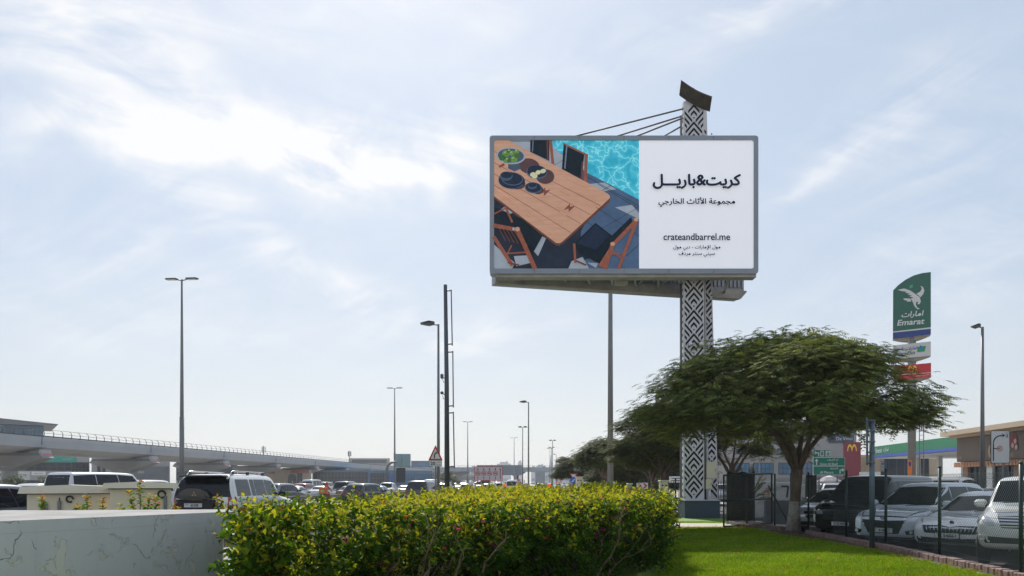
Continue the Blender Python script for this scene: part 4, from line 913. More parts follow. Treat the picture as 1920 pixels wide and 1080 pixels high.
# --- white two-tone four wheel drive seen from behind, close on the service road
def big_wagon():
    L, W, H = 4.9, 1.88, 1.86
    st = stations(H=1.84, hood=1.10, belt=1.13, tc=.27, tw=.37, tr=.945, tb=.985, deck=1.4, nose=.92, wt=.78, zb=.32, tail_z=1.12)
    hx, hy = X(385, 21.5), 21.5
    c = Car('parked_car', 'white four wheel drive with black tinted tailgate and spare wheel cover behind the cabinets', 'car', L, W, H, st, PPW, (X(441, 22.4)-.90+.20, 22.4+2.45, .04), R(90-6), nu=60, nv=48, wheel=(.17, .77, .40))
    c.part('rear_window', [(-W*.45, 1.17), (W*.45, 1.17)], [(-W*.37, 1.74), (W*.37, 1.74)], 'r', glass, nu=12, nv=8)
    c.part('tailgate', [(-W*.30, .78), (W*.44, .78)], [(-W*.22, 1.10), (W*.40, 1.10)], 'r', PBK, nu=10, nv=4, e=.012)
    c.part('rear_bumper', [(-W*.47, .36), (W*.47, .36)], [(-W*.47, .58), (W*.47, .58)], 'r', PPW, nu=10, nv=3, e=.05)
    # spare wheel cover
    b = MB(); x0 = -L/2; pr = [(-.56, -.03), (.46, -.03), (.43, .06), (.34, .14), (.16, .235), (-.20, .245), (-.40, .16)]
    b.prism(pr, -.05, .20, PBK, ((x0-.02, .10, 1.17), (0, -1, 0), (0, 0, 1)), top=PBK)
    b.prism([(p[0]*.84, p[1]*.84-.02) for p in pr], .2, .235, PBK, ((x0-.02, .10, 1.17), (0, -1, 0), (0, 0, 1)))
    fr = ((x0-.26, .08, 1.19), (0, -1, 0), (0, 0, 1))
    for a in (90, 210, 330): b.flat([(.018*math.cos(R(a))+.0, .018*math.sin(R(a))+.06), (.05*math.cos(R(a-25)), .05*math.sin(R(a-25))+.06), (.078*math.cos(R(a)), .078*math.sin(R(a))+.06), (.05*math.cos(R(a+25)), .05*math.sin(R(a+25))+.06)], fr, .006, mm('emblem_gold', (.45, .33, .15), .3, .6))
    b.build('spare_wheel_cover', c.t)
    b = MB(); b.prism([(-.50, -.16), (.50, -.16), (.54, .10), (-.54, .10)], -.02, .08, trimk, ((x0-.03, .12, 1.0), (0, -1, 0), (0, 0, 1))); b.text('PAJERO', ((x0-.12, .12, 1.03), (0, -1, 0), (0, 0, 1)), 0, .065, .0, M['emblem_gold'], width=.44, height=.04, bold=.02); b.build('plate_housing', c.t)
    b = MB(); fr = ((x0-.125, .18, .94), (0, -1, 0), (0, 0, 1)); b.prism([(-.26, -.056), (.26, -.056), (.26, .056), (-.26, .056)], -.01, .008, platem, fr); b.text('65105', fr, .05, 0, .008, black, width=.22, height=.07, bold=.012); b.text('T', fr, -.18, -.02, .008, black, height=.035); b.text('DUBAI', fr, -.18, .03, .008, black, width=.09); b.build('number_plate', c.t)
    c.both('tail_light', [(-L/2+.02, W*.41, .84), (-L/2+.25, W*.50, .84)], [(-L/2+.02, W*.41, 1.17), (-L/2+.22, W*.49, 1.17)], 'n', tailm, nu=4, nv=5, e=.012)
    for sg in (1, -1): c.part('reversing_light', [(-L/2+.02, sg*W*.43, .94), (-L/2+.24, sg*W*.50, .94)], [(-L/2+.02, sg*W*.43, 1.05), (-L/2+.24, sg*W*.50, 1.05)], 'n', lampc, nu=4, nv=2, e=.016)
    xs = [1.02, .02, -.30, -1.02, -1.10, -2.02]; 
    for a, b_, ta, tb in ((.98, -.02, .48, -.06), (-.07, -.82, -.10, -.80), (-.86, -1.12, -.84, -1.10), (-1.20, -2.12, -1.18, -2.02)):
        c.both('side_window', [(a, 1.19), (b_, 1.19)], [(ta, 1.67-(.04 if ta > .4 else 0)), (tb, 1.67)], 'l', glass2, nu=8, nv=5)
    c.part('windscreen', [(-W*.40, 1.22), (W*.40, 1.22)], [(-W*.35, 1.72), (W*.35, 1.72)], 'f', glass2, nu=8, nv=5)
    c.both('headlight', [(W*.30, .82), (W*.48, .84)], [(W*.30, .96), (W*.48, 1.0)], 'f', lampc, nu=5, nv=3)
    c.lines([(1.12, .5, 1.12, 1.15), (-.05, .5, -.05, 1.17), (-.85, .7, -.85, 1.17), (-1.18, .95, -1.18, 1.17), (1.1, .46, -1.0, .46), (-1.55, .82, -1.25, .82), (-1.55, 1.05, -1.25, 1.05)], .014)
    b = MB(); c.patch(b, [(-1.4, .40), (1.4, .40)], [(-1.4, .47), (1.4, .47)], 's', trimk, nu=10, nv=1, e=.03); b.build('side_step', c.t)
    for x in (-.15, -.95):
        for sg in (1, -1):
            b = MB(); b.box((x-.06, sg*(W/2-.01), 1.05), (.17, .05, .03), chrome, bev=.01); b.build('door_handle', c.t)
    for sg in (1, -1):
        b = MB(); y = sg*W*.345; b.tube([(.35, y, 1.79), (.25, y, 1.88), (-1.9, y, 1.90), (-2.05, y, 1.80)], .022, chrome, n=6)
        for x in (.2, -.9, -1.9): b.box((x, y, 1.845), (.12, .04, .08), trimk)
        b.build('roof_rail', c.t)
    b = MB(); b.box((-L/2+.10, 0, 1.765), (.34, W*.72, .05), PBK, bev=.02); b.build('spoiler', c.t)
    c.mirrors(.86, 1.24, trimk); c.wheels(6); c.done()
big_wagon()

# --- cars parked nose to the chain-link fence
def parked(kind, label, L, W, H, st, paint, front, heading, wheel, build):
    hd = Vector((math.cos(heading), math.sin(heading), 0)); loc = Vector((*front, -.06))-hd*(L/2)
    c = Car('parked_car', label, 'car', L, W, H, st, paint, loc, heading, nu=64, nv=48, wheel=wheel, group='cars parked nose to the chain link fence'); build(c); c.done()
def HD(a): return R(-90-a)          # a degrees west of straight at the camera side
def ws(c, z0, z1, w0, w1, m=glass): c.part('windscreen', [(-w0, z0), (0, z0+.02), (w0, z0)], [(-w1, z1-.02), (0, z1+.01), (w1, z1-.02)], 'f', m, nu=14, nv=8)
def wipers(c, z, w):
    b = MB()
    for y0, y1 in ((-w*.8, -w*.05), (w*.05, w*.85)): b.tube([c.pt((y0, z), 'f', .02), c.pt((y1, z+.03), 'f', .02)], .012, trimk, n=4)
    b.build('wiper', c.t)
def suv_front(c):                    # pearl white: chrome bar grille, big lamps
    W = c.W; ws(c, 1.27, 1.72, W*.41, W*.355); wipers(c, 1.25, W*.38)
    b = MB(); c.patch(b, [(-W*.245, .80), (0, .785), (W*.245, .80)], [(-W*.29, 1.02), (0, 1.04), (W*.29, 1.02)], 'f', trimk, nu=12, nv=4)
    for k in range(4): z = .83+k*.052; c.patch(b, [(-W*(.247+.01*k), z-.014), (0, z-.02), (W*(.247+.01*k), z-.014)], [(-W*(.247+.01*k), z+.010), (0, z+.006), (W*(.247+.01*k), z+.010)], 'f', chrome, nu=12, nv=1, e=.022)
    c.patch(b, [(-W*.29, 1.0), (0, 1.02), (W*.29, 1.0)], [(-W*.295, 1.055), (0, 1.085), (W*.295, 1.055)], 'f', chrome, nu=12, nv=1, e=.02)
    p = c.pt((0, .93), 'f', .03); fr = (p, (0, 1, 0), (0, 0, 1)); b.ring(0, 0, .075, .10, fr, .01, chrome, ey=.70); b.ring(0, .02, .028, .045, fr, .012, chrome, ey=1.25); b.ring(0, .035, .06, .078, fr, .012, chrome, ey=.35); b.build('grille', c.t)
    c.both('headlight', [(2.42, W*.31, .84), (2.0, W*.49, .86)], [(2.40, W*.315, 1.02), (1.9, W*.48, 1.08)], 'n', lampc, nu=8, nv=5, e=.012)
    c.part('lower_intake', [(-W*.47, .50), (W*.47, .50)], [(-W*.49, .64), (0, .60), (W*.49, .64)], 'f', trimk, nu=12, nv=2, e=.01)
    for sg in (1, -1):
        b = MB(); p = c.pt((sg*W*.42, .60), 'f', .02); b.lathe([(.065, -.02), (.06, .012), (.045, .014), (.01, .0)], lampc, c=p, n=14, axis='x'); b.build('fog_light', c.t)
    c.plate(True, 0, .71, '12027', w=.30, h=.155); side_glass(c, lambda k: 1.19, lambda k: 1.68-(.05 if k == 0 else 0), [1.12, .18, -.75, -1.9], [.42, .12, -.78, -1.75])
    c.lines([(1.15, .5, 1.15, 1.15), (.14, .5, .14, 1.17), (-.8, .6, -.8, 1.17)], .014); c.mirrors(.86, 1.24); c.wheels(6)
    c.part('bonnet_line', [(-W*.33, 1.075), (0, 1.10), (W*.33, 1.075)], [(-W*.33, 1.084), (0, 1.109), (W*.33, 1.084)], 'f', seam, nu=10, nv=1, e=.003)
parked('suv', 'pearl white SUV with chrome bar grille and plate 12027 at the corner', 4.7, 1.86, 1.84, stations(H=1.83, hood=1.12, belt=1.13, tc=.26, tw=.37, tr=.90, tb=.98, deck=1.35, nose=.92, wt=.75, zb=.36, nw=.82), PPW, (X(1880, 14.9)+.60, 15.05), HD(38), (.18, .78, .40), suv_front)
def sedan_front(c):                  # silver white saloon with slatted grille
    W = c.W; ws(c, .98, 1.34, W*.41, W*.32); wipers(c, .965, W*.37)
    b = MB(); c.patch(b, [(-W*.30, .50), (0, .485), (W*.30, .50)], [(-W*.345, .675), (-W*.1, .675), (0, .64), (W*.1, .675), (W*.345, .675)], 'f', trimk, nu=16, nv=3)
    for k in range(15):
        y = (-1+2*k/14)*W*.295; c.patch(b, [(y-.008, .505), (y+.008, .505)], [(y*1.12-.008, .655-(.02 if abs(k-7) < 2 else 0)), (y*1.12+.008, .655-(.02 if abs(k-7) < 2 else 0))], 'f', chrome, nu=1, nv=3, e=.018)
    c.patch(b, [(-W*.35, .668), (-W*.1, .668), (0, .634), (W*.1, .668), (W*.35, .668)], [(-W*.355, .69), (-W*.1, .69), (0, .655), (W*.1, .69), (W*.355, .69)], 'f', chrome, nu=16, nv=1, e=.02); b.build('grille', c.t)
    c.both('headlight', [(2.25, W*.33, .57), (1.80, W*.50, .63)], [(2.22, W*.35, .70), (1.62, W*.47, .80)], 'n', lampc, nu=8, nv=4, e=.012)
    c.part('lower_intake', [(-W*.46, .30), (W*.46, .30)], [(-W*.48, .42), (0, .37), (W*.48, .42)], 'f', trimk, nu=12, nv=2, e=.008)
    c.part('bumper_trim', [(-W*.47, .275), (W*.47, .275)], [(-W*.47, .30), (W*.47, .30)], 'f', chrome, nu=12, nv=1, e=.012)
    p = c.pt((0, .735), 'f', .012); b = MB(); b.disc(0, 0, .045, .045, (p, (0, 1, 0), (0, 0, 1)), .01, trimk); b.ring(0, 0, .04, .05, (p, (0, 1, 0), (0, 0, 1)), .013, chrome); b.build('emblem', c.t)
    c.plate(True, -.05, .45, '54861'); side_glass(c, lambda k: .99+.03*k/3, lambda k: 1.33-(.04 if k in (0, 3) else 0), [.98, .05, -.85, -1.45], [.28, 0, -.82, -1.10])
    c.lines([(1.02, .35, 1.02, .95), (.02, .32, .02, .97), (-.88, .4, -.88, .97)], .012); c.mirrors(.78, 1.02); c.wheels(7)
parked('sedan', 'silver white saloon with a slatted grille beside the pearl white SUV', 4.85, 1.86, 1.48, stations(H=1.47, hood=.87, belt=.94, tc=.27, tw=.45, tr=.74, tb=.90, deck=1.08, nose=.66, tail=.95, tail_z=.98, wt=.66, nw=.80), paint_m('silver_white', (.82, .83, .85), .0), (X(1768, 18.3)+.18, 18.35), HD(50), (.19, .79, .335), sedan_front)
def mpv_front(c):                    # silver people carrier with stacked chrome bars
    W = c.W; ws(c, 1.07, 1.56, W*.43, W*.34); wipers(c, 1.05, W*.40)
    b = MB(); c.patch(b, [(-W*.22, .36), (W*.22, .36)], [(-W*.33, .80), (0, .81), (W*.33, .80)], 'f', trimk, nu=12, nv=6)
    for z, w, t in ((.75, .33, .035), (.66, .31, .022), (.55, .28, .018)): c.patch(b, [(-W*w, z-t), (0, z-t-.025), (W*w, z-t)], [(-W*w, z+t*.4), (0, z+t*.4-.02), (W*w, z+t*.4)], 'f', chrome, nu=12, nv=1, e=.022)
    p = c.pt((0, .74), 'f', .035); fr = (p, (0, 1, 0), (0, 0, 1)); b.ring(0, 0, .042, .055, fr, .01, chrome); b.stroke([(-.03, .04), (-.022, -.04)], .012, fr, .012, chrome); b.stroke([(.03, .04), (.022, -.04)], .012, fr, .012, chrome); b.stroke([(-.025, 0), (.025, 0)], .012, fr, .012, chrome); b.build('grille', c.t)
    c.both('headlight', [(2.34, W*.32, .70), (1.45, W*.50, .85)], [(2.30, W*.335, .86), (1.32, W*.48, 1.0)], 'n', lampd, nu=10, nv=4, e=.012)
    c.both('headlight', [(2.33, W*.36, .74), (2.0, W*.48, .78)], [(2.30, W*.365, .82), (1.98, W*.475, .86)], 'n', lampc, nu=6, nv=3, e=.018)
    c.both('fog_light', [(W*.33, .35), (W*.47, .36)], [(W*.31, .44), (W*.48, .50)], 'f', trimk, nu=5, nv=3, e=.008)
    for sg in (1, -1):
        b = MB(); p = c.pt((sg*W*.39, .41), 'f', .015); b.lathe([(.05, -.01), (.045, .012), (.03, .012), (.005, .004)], lampc, c=p, n=12, axis='x'); b.build('fog_lamp', c.t)
    c.part('bumper_trim', [(-W*.47, .255), (W*.47, .255)], [(-W*.47, .285), (W*.47, .285)], 'f', chrome, nu=12, nv=1, e=.014)
    c.plate(True, 0, .44, 'R 48217'); side_glass(c, lambda k: 1.08+.05*k/3, lambda k: 1.56-(.07 if k in (0, 3) else 0), [1.32, .35, -.85, -2.08], [.22, .15, -.88, -1.85], glass)
    c.lines([(1.05, .35, 1.05, 1.05), (.3, .32, .3, 1.07), (-.9, .4, -.9, 1.10)], .012); c.mirrors(1.0, 1.12); c.wheels(8)
parked('mpv', 'silver people carrier with stacked chrome grille bars behind the bluish sign post', 4.85, 1.82, 1.69, stations(H=1.69, hood=.94, belt=1.02, tc=.22, tw=.47, tr=.90, tb=.98, deck=1.25, nose=.76, wt=.70, nw=.78), PSB, (X(1648, 20.6)+.15, 20.7), HD(52), (.19, .79, .335), mpv_front)
def van_front(c):                    # black passenger van, huge grille
    W = c.W; ws(c, 1.24, 1.72, W*.42, W*.375); wipers(c, 1.21, W*.40)
    b = MB(); c.patch(b, [(-W*.27, .58), (W*.27, .58)], [(-W*.30, .98), (0, 1.0), (W*.30, .98)], 'f', trimk, nu=12, nv=6)
    for k in range(5): z = .64+.07*k; c.patch(b, [(-W*.27, z-.006), (W*.27, z-.006)], [(-W*.27, z+.006), (W*.27, z+.006)], 'f', mm('dark_chrome', (.12, .12, .13), .25, .8), nu=8, nv=1, e=.018)
    for (a, z0, b_, z1) in ((-.30, .98, .30, .98), (-.27, .57, .27, .57)): c.patch(b, [(W*a, z0-.010), (W*b_, z1-.010)], [(W*a, z0+.014), (W*b_, z1+.014)], 'f', chrome, nu=12, nv=1, e=.02)
    p = c.pt((0, .86), 'f', .03); fr = (p, (0, 1, 0), (0, 0, 1)); b.ring(0, 0, .085, .105, fr, .01, chrome, ey=.58); b.stroke([(-.045, .035), (-.03, -.04)], .02, fr, .012, chrome); b.stroke([(.03, .04), (.045, -.035)], .02, fr, .012, chrome); b.stroke([(-.04, -.008), (.04, .008)], .018, fr, .012, chrome); b.build('grille', c.t)
    c.both('headlight', [(W*.31, .86), (W*.49, .90)], [(W*.31, .97), (W*.47, 1.06)], 'f', lampd, nu=6, nv=4, e=.01)
    c.both('side_chrome', [(W*.31, .855), (W*.49, .885)], [(W*.31, .865), (W*.49, .90)], 'f', chrome, nu=6, nv=1, e=.016)
    c.both('fog_light', [(W*.40, .50), (W*.48, .50)], [(W*.40, .72), (W*.48, .74)], 'f', lampc, nu=3, nv=4, e=.01)
    c.plate(True, 0, .47, 'K 10111'); side_glass(c, lambda k: 1.24, lambda k: 1.72-(.06 if k == 0 else 0), [1.62, .70, -.75, -2.3], [1.05, .62, -.78, -2.15], glass2)
    c.lines([(1.55, .4, 1.55, 1.2), (.66, .35, .66, 1.22), (-.78, .4, -.78, 1.22)], .012); c.mirrors(1.42, 1.30); c.wheels(6)
parked('van', 'black passenger van with a wide mesh grille beside the silver people carrier', 5.2, 1.93, 1.94, stations(H=1.92, hood=1.10, belt=1.18, tc=.175, tw=.32, tr=.95, tb=.985, deck=1.4, nose=.92, wt=.77, zb=.24, nw=.82), PBK, (X(1575, 23.2)+.1, 23.4), HD(48), (.19, .78, .35), van_front)
def hatch_front(c):
    W = c.W; ws(c, 1.0, 1.42, W*.42, W*.33)
    b = MB(); c.patch(b, [(-W*.22, .50), (W*.22, .50)], [(-W*.30, .72), (W*.30, .72)], 'f', trimk, nu=8, nv=3)
    for k in range(3): z = .54+.06*k; c.patch(b, [(-W*.25, z-.006), (W*.25, z-.006)], [(-W*.25, z+.006), (W*.25, z+.006)], 'f', chrome, nu=8, nv=1, e=.016)
    b.build('grille', c.t)
    c.both('headlight', [(W*.32, .66), (W*.48, .72)], [(W*.32, .78), (W*.46, .84)], 'f', lampc, nu=6, nv=3, e=.01); c.part('lower_intake', [(-W*.44, .27), (W*.44, .27)], [(-W*.46, .38), (W*.46, .38)], 'f', trimk, nu=8, nv=2, e=.01)
    c.both('fog_light', [(W*.40, .36), (W*.47, .36)], [(W*.40, .46), (W*.47, .48)], 'f', lampc, nu=3, nv=2, e=.012)
    c.plate(True, 0, .46, 'F 30952'); side_glass(c, lambda k: 1.02, lambda k: 1.38-(.04 if k != 1 else 0), [.85, -.1, -1.3], [.2, -.15, -1.2]); c.lines([(.9, .35, .9, 1.0), (-.12, .35, -.12, 1.0)]); c.mirrors(.68, 1.06); c.wheels(5)
parked('hatch', 'silver hatchback half hidden between the tree trunk and the black van', 4.1, 1.75, 1.50, stations(**SPEC['hatch']['p']), PSI, (X(1531, 26.3)+.1, 26.4), HD(40), (.19, .81, .31), hatch_front)
# cars parked further back in the lot
def lot(kind, label, paint, px, d, rz, **k):
    c = car_from(kind, 'parked_car', label, 'car', paint, (X(px, d), d, -.06), rz, near=True, **k); c.done()
lot('suv', 'white crossover with dark tailgate parked beyond the concrete barriers under the umbrellas', PW, 1561, 56, AWAY-R(12))
lot('sedan', 'grey saloon parked right of the dark tailed crossover near the umbrellas', PGR, 1592, 62, AWAY-R(8))
lot('bigsuv', 'white four wheel drive with a red lamp behind the silver people carrier', PW, 1782, 31, HD(40)+math.pi, tails='tall')
lot('sedan', 'black saloon by the shop front behind the white four wheel drive', PBK, 1835, 36, HD(70))
lot('sedan', 'white saloon parked under the turn sign behind the pearl SUV', PW, 1925, 25.5, HD(58))
lot('suv', 'dark parked car glimpsed between the green sign and the tree trunk', PNV, 1543, 78, AWAY)
lot('suv', 'white car with lit red lamps glimpsed left of the gate', PW, 1352, 62, AWAY-R(4), tails='tall')
lot('pickup', 'small white pickup facing the camera on the lane beside the dark trees', PW, 1196, 95, TOWARD, tails='tall')

# --- traffic on the highway and its service road, seen mostly from behind
def traffic(kind, label, paint, px, d, cat='car', toward=False, group=None, name='passing_car', yaw=0, **k):
    c = car_from(kind, name, label, cat, paint, on_road(px, d), (TOWARD if toward else AWAY)+R(yaw), near=d < 75, group=group, **k); c.done(); return c
c = car_from('suv', 'passing_car', 'black crossover with a thin full width red tail lamp just beyond the hedge', 'car', PBK, on_road(690, 58), AWAY-R(14), near=True, plate='B 90124', tainted=glass)
c.part('light_bar', [(-.6, 1.0), (.6, 1.0)], [(-.6, 1.04), (.6, 1.04)], 'r', tailm, nu=8, nv=1, e=.01)
b = MB(); b.box((-1.3, 0, 1.72), (.2, .05, .07), PBK, bev=.02); b.build('roof_antenna', c.t); c.done()
traffic('bigsuv', 'black boxy four wheel drive showing its tailgate left of the triangular sign', PBK, 796, 66, tails='tall', yaw=-4, tainted=glass2)
traffic('suv', 'silver grey crossover ahead of the white four wheel drive', PGR, 531, 60, yaw=-8)
traffic('van', 'white high roofed minibus with dark rear window behind the cabinets', PW, 187, 40, cat='van', tails='tall', yaw=-13, name='minibus')
c = traffic('sedan', 'pale blue taxi with a yellow roof sign hidden behind the cream cabinets', PLB, 205, 29, yaw=-2, name='taxi')
b = MB(); b.box((.1, 0, 1.56), (.30, 1.0, .17), yellow_m, bev=.03)
for k in range(8): b.box((.1, -.44+.125*k, 1.645), (.302, .06, .03), black)
b.build('roof_sign', c.t)
traffic('bigsuv', 'white four wheel drive between the minibus and the nearest mast', PW, 287, 52, tails='tall', yaw=-2)
traffic('suv', 'white car ahead of the minibus on the far left', PW, 92, 46, yaw=-2)
traffic('suv', 'dark blue crossover cut off by the left edge of the picture', PNV, -22, 20, yaw=-3)
for kind, lb, pt_, px, d, kw in (
    ('sedan', 'white saloon just ahead of the silver grey crossover', PW, 556, 78, {}), ('suv', 'reddish car at the end of the queue past the silver grey crossover', PRD, 573, 92, {}), ('van', 'white minibus under the second pier with its tailgate lit', PW, 587, 118, dict(tails='tall', cat='van', name='minibus')),
    ('sedan', 'silver saloon in front of the delivery rider', PSI, 606, 78, {}), ('bigsuv', 'black four wheel drive left of the black crossover roof', PBK, 652, 88, dict(tails='tall')), ('sedan', 'dark red saloon half hidden by the black crossover', PNV, 660, 74, {}),
    ('sedan', 'blue saloon with a glinting roof right of the black crossover', PBL, 712, 82, {}), ('pickup', 'white pickup beside the blue saloon', PW, 727, 92, {}), ('sedan', 'beige saloon with bright roof left of the black boxy car', PBG, 762, 96, {}),
    ('van', 'white van right of the black boxy car', PW, 812, 110, dict(tails='tall', cat='van')), ('suv', 'grey car between the two near poles', PGR, 834, 92, {}), ('sedan', 'silver saloon right of the bracket mast', PSI, 862, 105, {}), ('suv', 'dark crossover beside the red and white marker post', PBK, 872, 128, {}),
    ('suv', 'white crossover nearest the red and white marker post', PW, 880, 98, {}), ('van', 'dark green box van under the no motorcycle sign', PNV, 914, 135, dict(tails='tall', cat='van')), ('sedan', 'white saloon under the left end of the no motorcycle sign', PW, 900, 120, {}),
    ('pickup', 'white pickup right of the no motorcycle sign', PW, 935, 125, {}), ('suv', 'dark grey car at the right foot of the no motorcycle sign', PGR, 919, 104, {}), ('sedan', 'beige saloon far past the no motorcycle sign', PBG, 948, 150, {}),
    ('suv', 'white car far ahead under the warning triangle', PW, 968, 160, {}), ('van', 'white coach with dark rear window far down the road', PW, 962, 128, dict(tails='tall', cat='coach')), ('sedan', 'silver saloon far ahead beside the tall single arm lamp', PSI, 1000, 140, {})):
    traffic(kind, lb, pt_, px, d, **kw)
rnd = random.Random(5); pal = [PW, PW, PSI, PGR, PBK, PW, PBG, PNV, PSI]
for k in range(26):
    l = [-33.5, -31, -28, -25, -18, -13][k % 6]; s_ = 150+k*9.5+rnd.uniform(-3, 3); p = RD(s_, l, -.1)
    car_from(['sedan', 'suv', 'suv', 'bigsuv', 'van', 'pickup'][rnd.randrange(6)], 'passing_car', 'small distant car in the far queue of traffic', 'car', pal[k % 9], p, AWAY, group='distant cars in the far queue').done()
for k in range(16):
    l = [-43.7, -47.2, -50.7, -54.2][k % 4]; s_ = 62+k*17+rnd.uniform(-4, 4); p = RD(s_, l, -.1)
    car_from(['sedan', 'suv', 'bigsuv', 'suv'][rnd.randrange(4)], 'oncoming_car', 'distant oncoming car on the far carriageway', 'car', pal[(k*2) % 9], p, TOWARD, group='oncoming cars on the far carriageway').done()

# --- delivery rider
def rider():
    px, d = 612, 66; p = on_road(px, d); a = AWAY-R(4)
    m = empty('motorcycle', 'delivery motorcycle with an orange top box among the cars', 'motorcycle', p, a)
    for x in (.65, -.62):
        b = MB(); b.lathe([(.20, .05), (.29, .05), (.30, 0), (.29, -.05), (.20, -.05)], rubber, c=(x, 0, .30), n=18, axis='y'); w = b.build('wheel', m)
        b = MB(); b.lathe([(.2, .02), (.2, -.02)], alloy, c=(x, 0, .30), n=14, axis='y'); b.build('rim', w)
    b = MB(); b.tube([(-.62, 0, .32), (-.2, 0, .5), (.25, 0, .55), (.45, 0, .9)], [.05, .14, .16, .06], PRD, n=8); b.tube([(.45, 0, .95), (.65, 0, .3)], .035, alloy, n=6); b.box((.42, 0, .9), (.16, .22, .24), PRD, bev=.05); b.build('frame', m)
    b = MB(); b.box((-.2, 0, .76), (.75, .27, .1), trimk, bev=.04); b.build('seat', m)
    b = MB(); b.tube([(.40, -.36, 1.02), (.44, -.12, 1.0), (.44, .12, 1.0), (.40, .36, 1.02)], .018, trimk, n=6); b.build('handlebar', m)
    og = mm('box_orange', (.62, .16, .04), .5); b = MB(); b.box((-.62, 0, 1.10), (.50, .58, .56), og, bev=.03); b.disc(0, -.04, .16, .10, ((-.871, 0, 1.1), (0, -1, 0), (0, 0, 1)), .005, mm('lime', (.45, .6, .08), .5)); b.build('delivery_box', m)
    b = MB(); b.box((-.86, 0, .70), (.06, .16, .08), mat('brake_lamp', (.6, .02, .02), .3, emit=((1, .05, .02), 2.0))); b.build('tail_light', m)
    b = MB(); b.box((-.88, 0, .55), (.02, .16, .14), platem); b.build('number_plate', m)
    # the rider: one skinned body
    J = [(-.12, 0, .86), (-.10, 0, 1.08), (-.02, 0, 1.32), (.02, 0, 1.44), (.05, 0, 1.52), (.06, 0, 1.64)]
    E_ = [(0, 1), (1, 2), (2, 3), (3, 4), (4, 5)]; rad = [.16, .15, .17, .10, .065, .09]
    for sg in (1, -1):
        k = len(J); J += [(.0, sg*.19, 1.38), (.14, sg*.30, 1.16), (.36, sg*.33, 1.05), (.42, sg*.33, 1.03)]; E_ += [(3, k), (k, k+1), (k+1, k+2), (k+2, k+3)]; rad += [.075, .055, .042, .04]
        k = len(J); J += [(-.08, sg*.13, .84), (.28, sg*.20, .74), (.10, sg*.19, .34), (.24, sg*.19, .28)]; E_ += [(0, k), (k, k+1), (k+1, k+2), (k+2, k+3)]; rad += [.11, .075, .05, .045]
    me = bpy.data.meshes.new('person'); me.from_pydata(J, E_, []); pr = link('person', me); pr.location = p; pr.rotation_euler = (0, 0, a)
    sk_ = pr.modifiers.new('skin', 'SKIN'); pr.modifiers.new('sub', 'SUBSURF').render_levels = 2
    for i, v in enumerate(me.skin_vertices[0].data): v.radius = (rad[i], rad[i]); v.use_root = (i == 0)
    me.materials.append(mm('rider_orange', (.55, .11, .03), .7)); tag(pr, 'delivery rider in an orange jacket and helmet sitting on the motorcycle', 'person')
    b = MB(); b.lathe([(.05, -.12), (.125, -.08), (.145, .02), (.11, .11), (.04, .15), (.002, .155)], mm('helmet_red', (.5, .05, .03), .25, coat=1), c=(.06, 0, 1.66), n=16); b.build('helmet', pr)
rider()
# ------------------------------------------------------------------ vegetation
LEAF = leafmat('leaf_blade', transl=.58); FROND = leafmat('frond_blade', rough=.7, transl=.30, tint=(1.3, 1.2, .5)); BRACT = leafmat('bract', transl=.5, tint=(1, .9, .95)); GRASS = leafmat('grass_blade', rough=.5, transl=.45, tint=(1.2, 1.2, .5))
twig = mm('twig', (.20, .14, .10), .9, var=.35, vs=20); core_m = mm('shaded_twig_core', (.030, .026, .014), .95, var=.6, vs=30, bump=1, bs=60)  # core: twig mass as solid blocks, darkened in colour for the shade inside
def unit(a): return a/np.maximum(np.linalg.norm(a, axis=-1, keepdims=True), 1e-9)
def leaf_mesh(name, pos, ax, nr, ln, wd, tint, m, parent=None, fold=.3, loc=None, tri=False):
    n = len(pos); ax = unit(ax); side = unit(np.cross(ax, nr)); up = unit(np.cross(side, ax)); ln, wd = ln[:, None], wd[:, None]
    if tri:
        V = np.stack([pos-side*wd/2, pos+side*wd/2, pos+ax*ln], 1); k = 3; F = np.array([[0, 1, 2]])
    else:
        mid = pos+ax*ln*.42
        V = np.stack([pos, mid+side*wd/2+up*wd*fold, pos+ax*ln-up*ln*.08, mid-side*wd/2+up*wd*fold], 1); k = 4; F = np.array([[0, 1, 2], [0, 2, 3]])
    fc = (np.arange(n)[:, None, None]*k+F[None]).reshape(-1)
    me = bpy.data.meshes.new(name); me.vertices.add(n*k); me.vertices.foreach_set('co', V.reshape(-1).astype(np.float32))
    nf = n*len(F); me.loops.add(nf*3); me.loops.foreach_set('vertex_index', fc.astype(np.int32)); me.polygons.add(nf)
    me.polygons.foreach_set('loop_start', np.arange(nf, dtype=np.int32)*3)
    at = me.attributes.new('tint', 'FLOAT_COLOR', 'POINT'); c = np.ones((n, k, 4), np.float32); c[:, :, :3] = tint[:, None, :]; at.data.foreach_set('color', c.reshape(-1))
    me.materials.append(m); me.update(calc_edges=True); me.validate()
    o = link(name, me, parent)
    if loc is not None: o.location = loc
    return o
